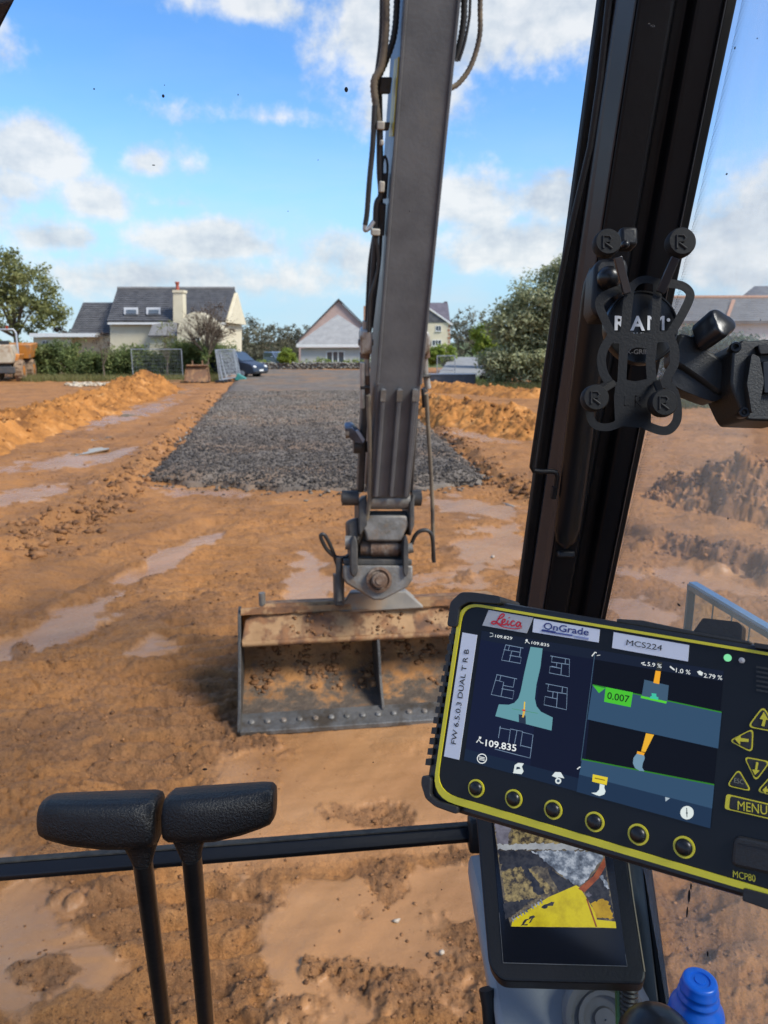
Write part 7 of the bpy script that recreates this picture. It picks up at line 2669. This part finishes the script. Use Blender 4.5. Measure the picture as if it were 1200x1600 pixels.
# clamp behind the cradle, holding it to the pillar
MB().prism([K7(345, 262, .035), K7(372, 232, .035), K7(500, 228, .035), K7(512, 268, .035), K7(500, 520, .035), K7(350, 520, .035), K7(330, 470, .035)], FWD * .03).build('mount_bracket', M_blk, crd, bevel=.004)
MB().box(K7(500, 140, .04), (90 * U7, .018, 100 * U7), (RIGHT, FWD, UP)).build('pillar_clip', M_blk, crd, bevel=.003)
MB().ball(K7(496, 165, .028), (22 * U7,) * 3, 14).build('clip_screw', M_blk_g, crd)
MB().ball(K7(415, 330, .032), (62 * U7,) * 3, 20).build('mount_ball', M_blk_g, crd, smooth=60)
MB().tube([K7(460, 400, .03), K7(560, 560, .032)], 34 * U7, 14).build('ball_stem', M_blk, crd)

# ---- double socket arm and base at the right edge
arm = thing('ball_mount', 'black double socket mounting arm with knob and bolted base at the right edge', 'mount', K7(930, 740))
def slab(pts, off, th, mat, name, par, bev=.004):
    return MB().prism([K7(x, y, off) for x, y in pts], FWD * th).build(name, mat, par, bevel=bev)


M_arm2 = pm('grained_black', (.007, .0075, .0075), (.010, .011, .0105), 12, .5, bump=.15, bscale=500)
slab(rounded([(740, 640), (770, 596), (830, 612), (905, 680), (1000, 742), (1046, 790), (1052, 836), (1010, 880), (960, 905), (900, 860), (800, 790), (735, 750)], 22, 3), .018, .026, M_arm2, 'arm_half', arm)
slab(rounded([(735, 768), (790, 790), (890, 862), (962, 912), (1000, 895), (985, 915), (935, 942), (880, 925), (770, 880), (724, 850)], 12, 3), .022, .022, M_blk, 'arm_half', arm)
MB().ball(K7(1035, 822, .03), (72 * U7,) * 3, 24).build('socket_ball', M_arm2, arm, smooth=60)
MB().ball(K7(770, 690, .034), (82 * U7,) * 3, 24).build('socket_ball', M_arm2, arm, smooth=60)
# knob with three flats
ka, kb_ = K7(862, 640, .02), K7(985, 545, -.004)
ax = unit(kb_ - ka)
r1 = np.cross(ax, FWD)
r1 = unit(r1)
r2 = np.cross(ax, r1)
rings = []
for f_, sc_ in ((-.10, .55), (.10, .60), (.16, .95), (.85, 1.0), (.97, .93), (1.0, .80)):
    cc_ = ka + (kb_ - ka) * f_
    ring = []
    for j in range(30):
        a = 2 * math.pi * j / 30
        rr_ = 74 * U7 * sc_ * (1 + .16 * math.cos(3 * a + .5))
        ring.append(cc_ + r1 * rr_ * math.cos(a) + r2 * rr_ * math.sin(a))
    rings.append(ring)
loft(rings).build('clamp_knob', pm('knob_black', (.010, .011, .014), (.013, .015, .018), 12, .28, bump=.05, bscale=300), arm, smooth=35, bevel=.0006)
# base block
bs = slab(rounded([(1028, 690), (1072, 634), (1110, 640), (1260, 626), (1330, 640), (1330, 1040), (1100, 1032), (1076, 1000), (1030, 900), (1018, 850)], 14, 3), .000, .05, M_arm2, 'mount_base', arm, .005)
slab(rounded([(1150, 660), (1330, 652), (1330, 700), (1162, 706)], 6, 2), -.006, .008, M_blk, 'base_rib', arm, .001)
slab(rounded([(1172, 740), (1330, 738), (1330, 900), (1180, 900)], 8, 2), -.005, .007, M_blk_g, 'base_panel', arm, .001)
slab(rounded([(1120, 700), (1160, 720), (1182, 840), (1160, 960), (1120, 1000), (1096, 850)], 14, 3), -.007, .009, M_arm2, 'base_flange', arm, .002)
for (x, y) in ((1036, 676), (1078, 996)):
    MB().lathe(K7(x, y, .004), -FWD + RIGHT * -.3, [(28 * U7, -.012), (28 * U7, .004), (24 * U7, .006), (14 * U7, .006), (13 * U7, .002), (.0002, .002)], 16).build('bolt', M_blk_g, arm)
# bracket tying the display to the base out of the picture on the right
MB().tube([K7(1290, 1000, .03), P(1240, 800, .56), P(1238, 960, .52)], .012, 12).build('lower_stem', M_blk, arm)

# ================================================================== BOTTLE
M_blue = pm('blue_plastic', (.006, .10, .52), (.008, .12, .58), 20, .32)
bt = P(1094, 1530, .60)
bot = thing('drinks_bottle', 'bright blue sports cap of a bottle in the lower right corner', 'bottle', bt - np.array([0, 0, .2]))
ax = np.array([0, 0, 1.0])
cap = [(.0001, -.0005), (.004, -.0005), (.0045, -.0015), (.0075, -.0015), (.008, -.0003), (.0118, .0), (.0132, -.0010), (.0138, -.0030), (.0140, -.0070), (.0151, -.0085), (.0151, -.0100), (.0143, -.0110), (.0146, -.0140),
       (.0163, -.0155), (.0163, -.0170), (.0155, -.0180), (.0160, -.0205), (.0180, -.0235), (.0205, -.0270), (.0216, -.0310), (.0219, -.036), (.0219, -.075), (.0212, -.077)]
MB()._lathe(bt, ax, cap[::-1], 40)
mb = MB()
mb._lathe(bt, ax, cap[::-1], 40)
cp3 = mb.build('sports_cap', M_blue, bot, smooth=50)
for i in range(40):
    a = 2 * math.pi * i / 40
    MB().box(bt + np.array([.0219 * math.cos(a), .0219 * math.sin(a), -.052]), (.0012, .0012, .026)).build('grip_ridge', M_blue, cp3, smooth=None)
MB()._lathe(bt, ax, [(.033, -.2), (.034, -.19), (.034, -.10), (.030, -.085), (.020, -.078)], 32).build('flask', pm('clear_blue', (.25, .32, .42), (.22, .3, .4), 8, .2), bot, smooth=50)
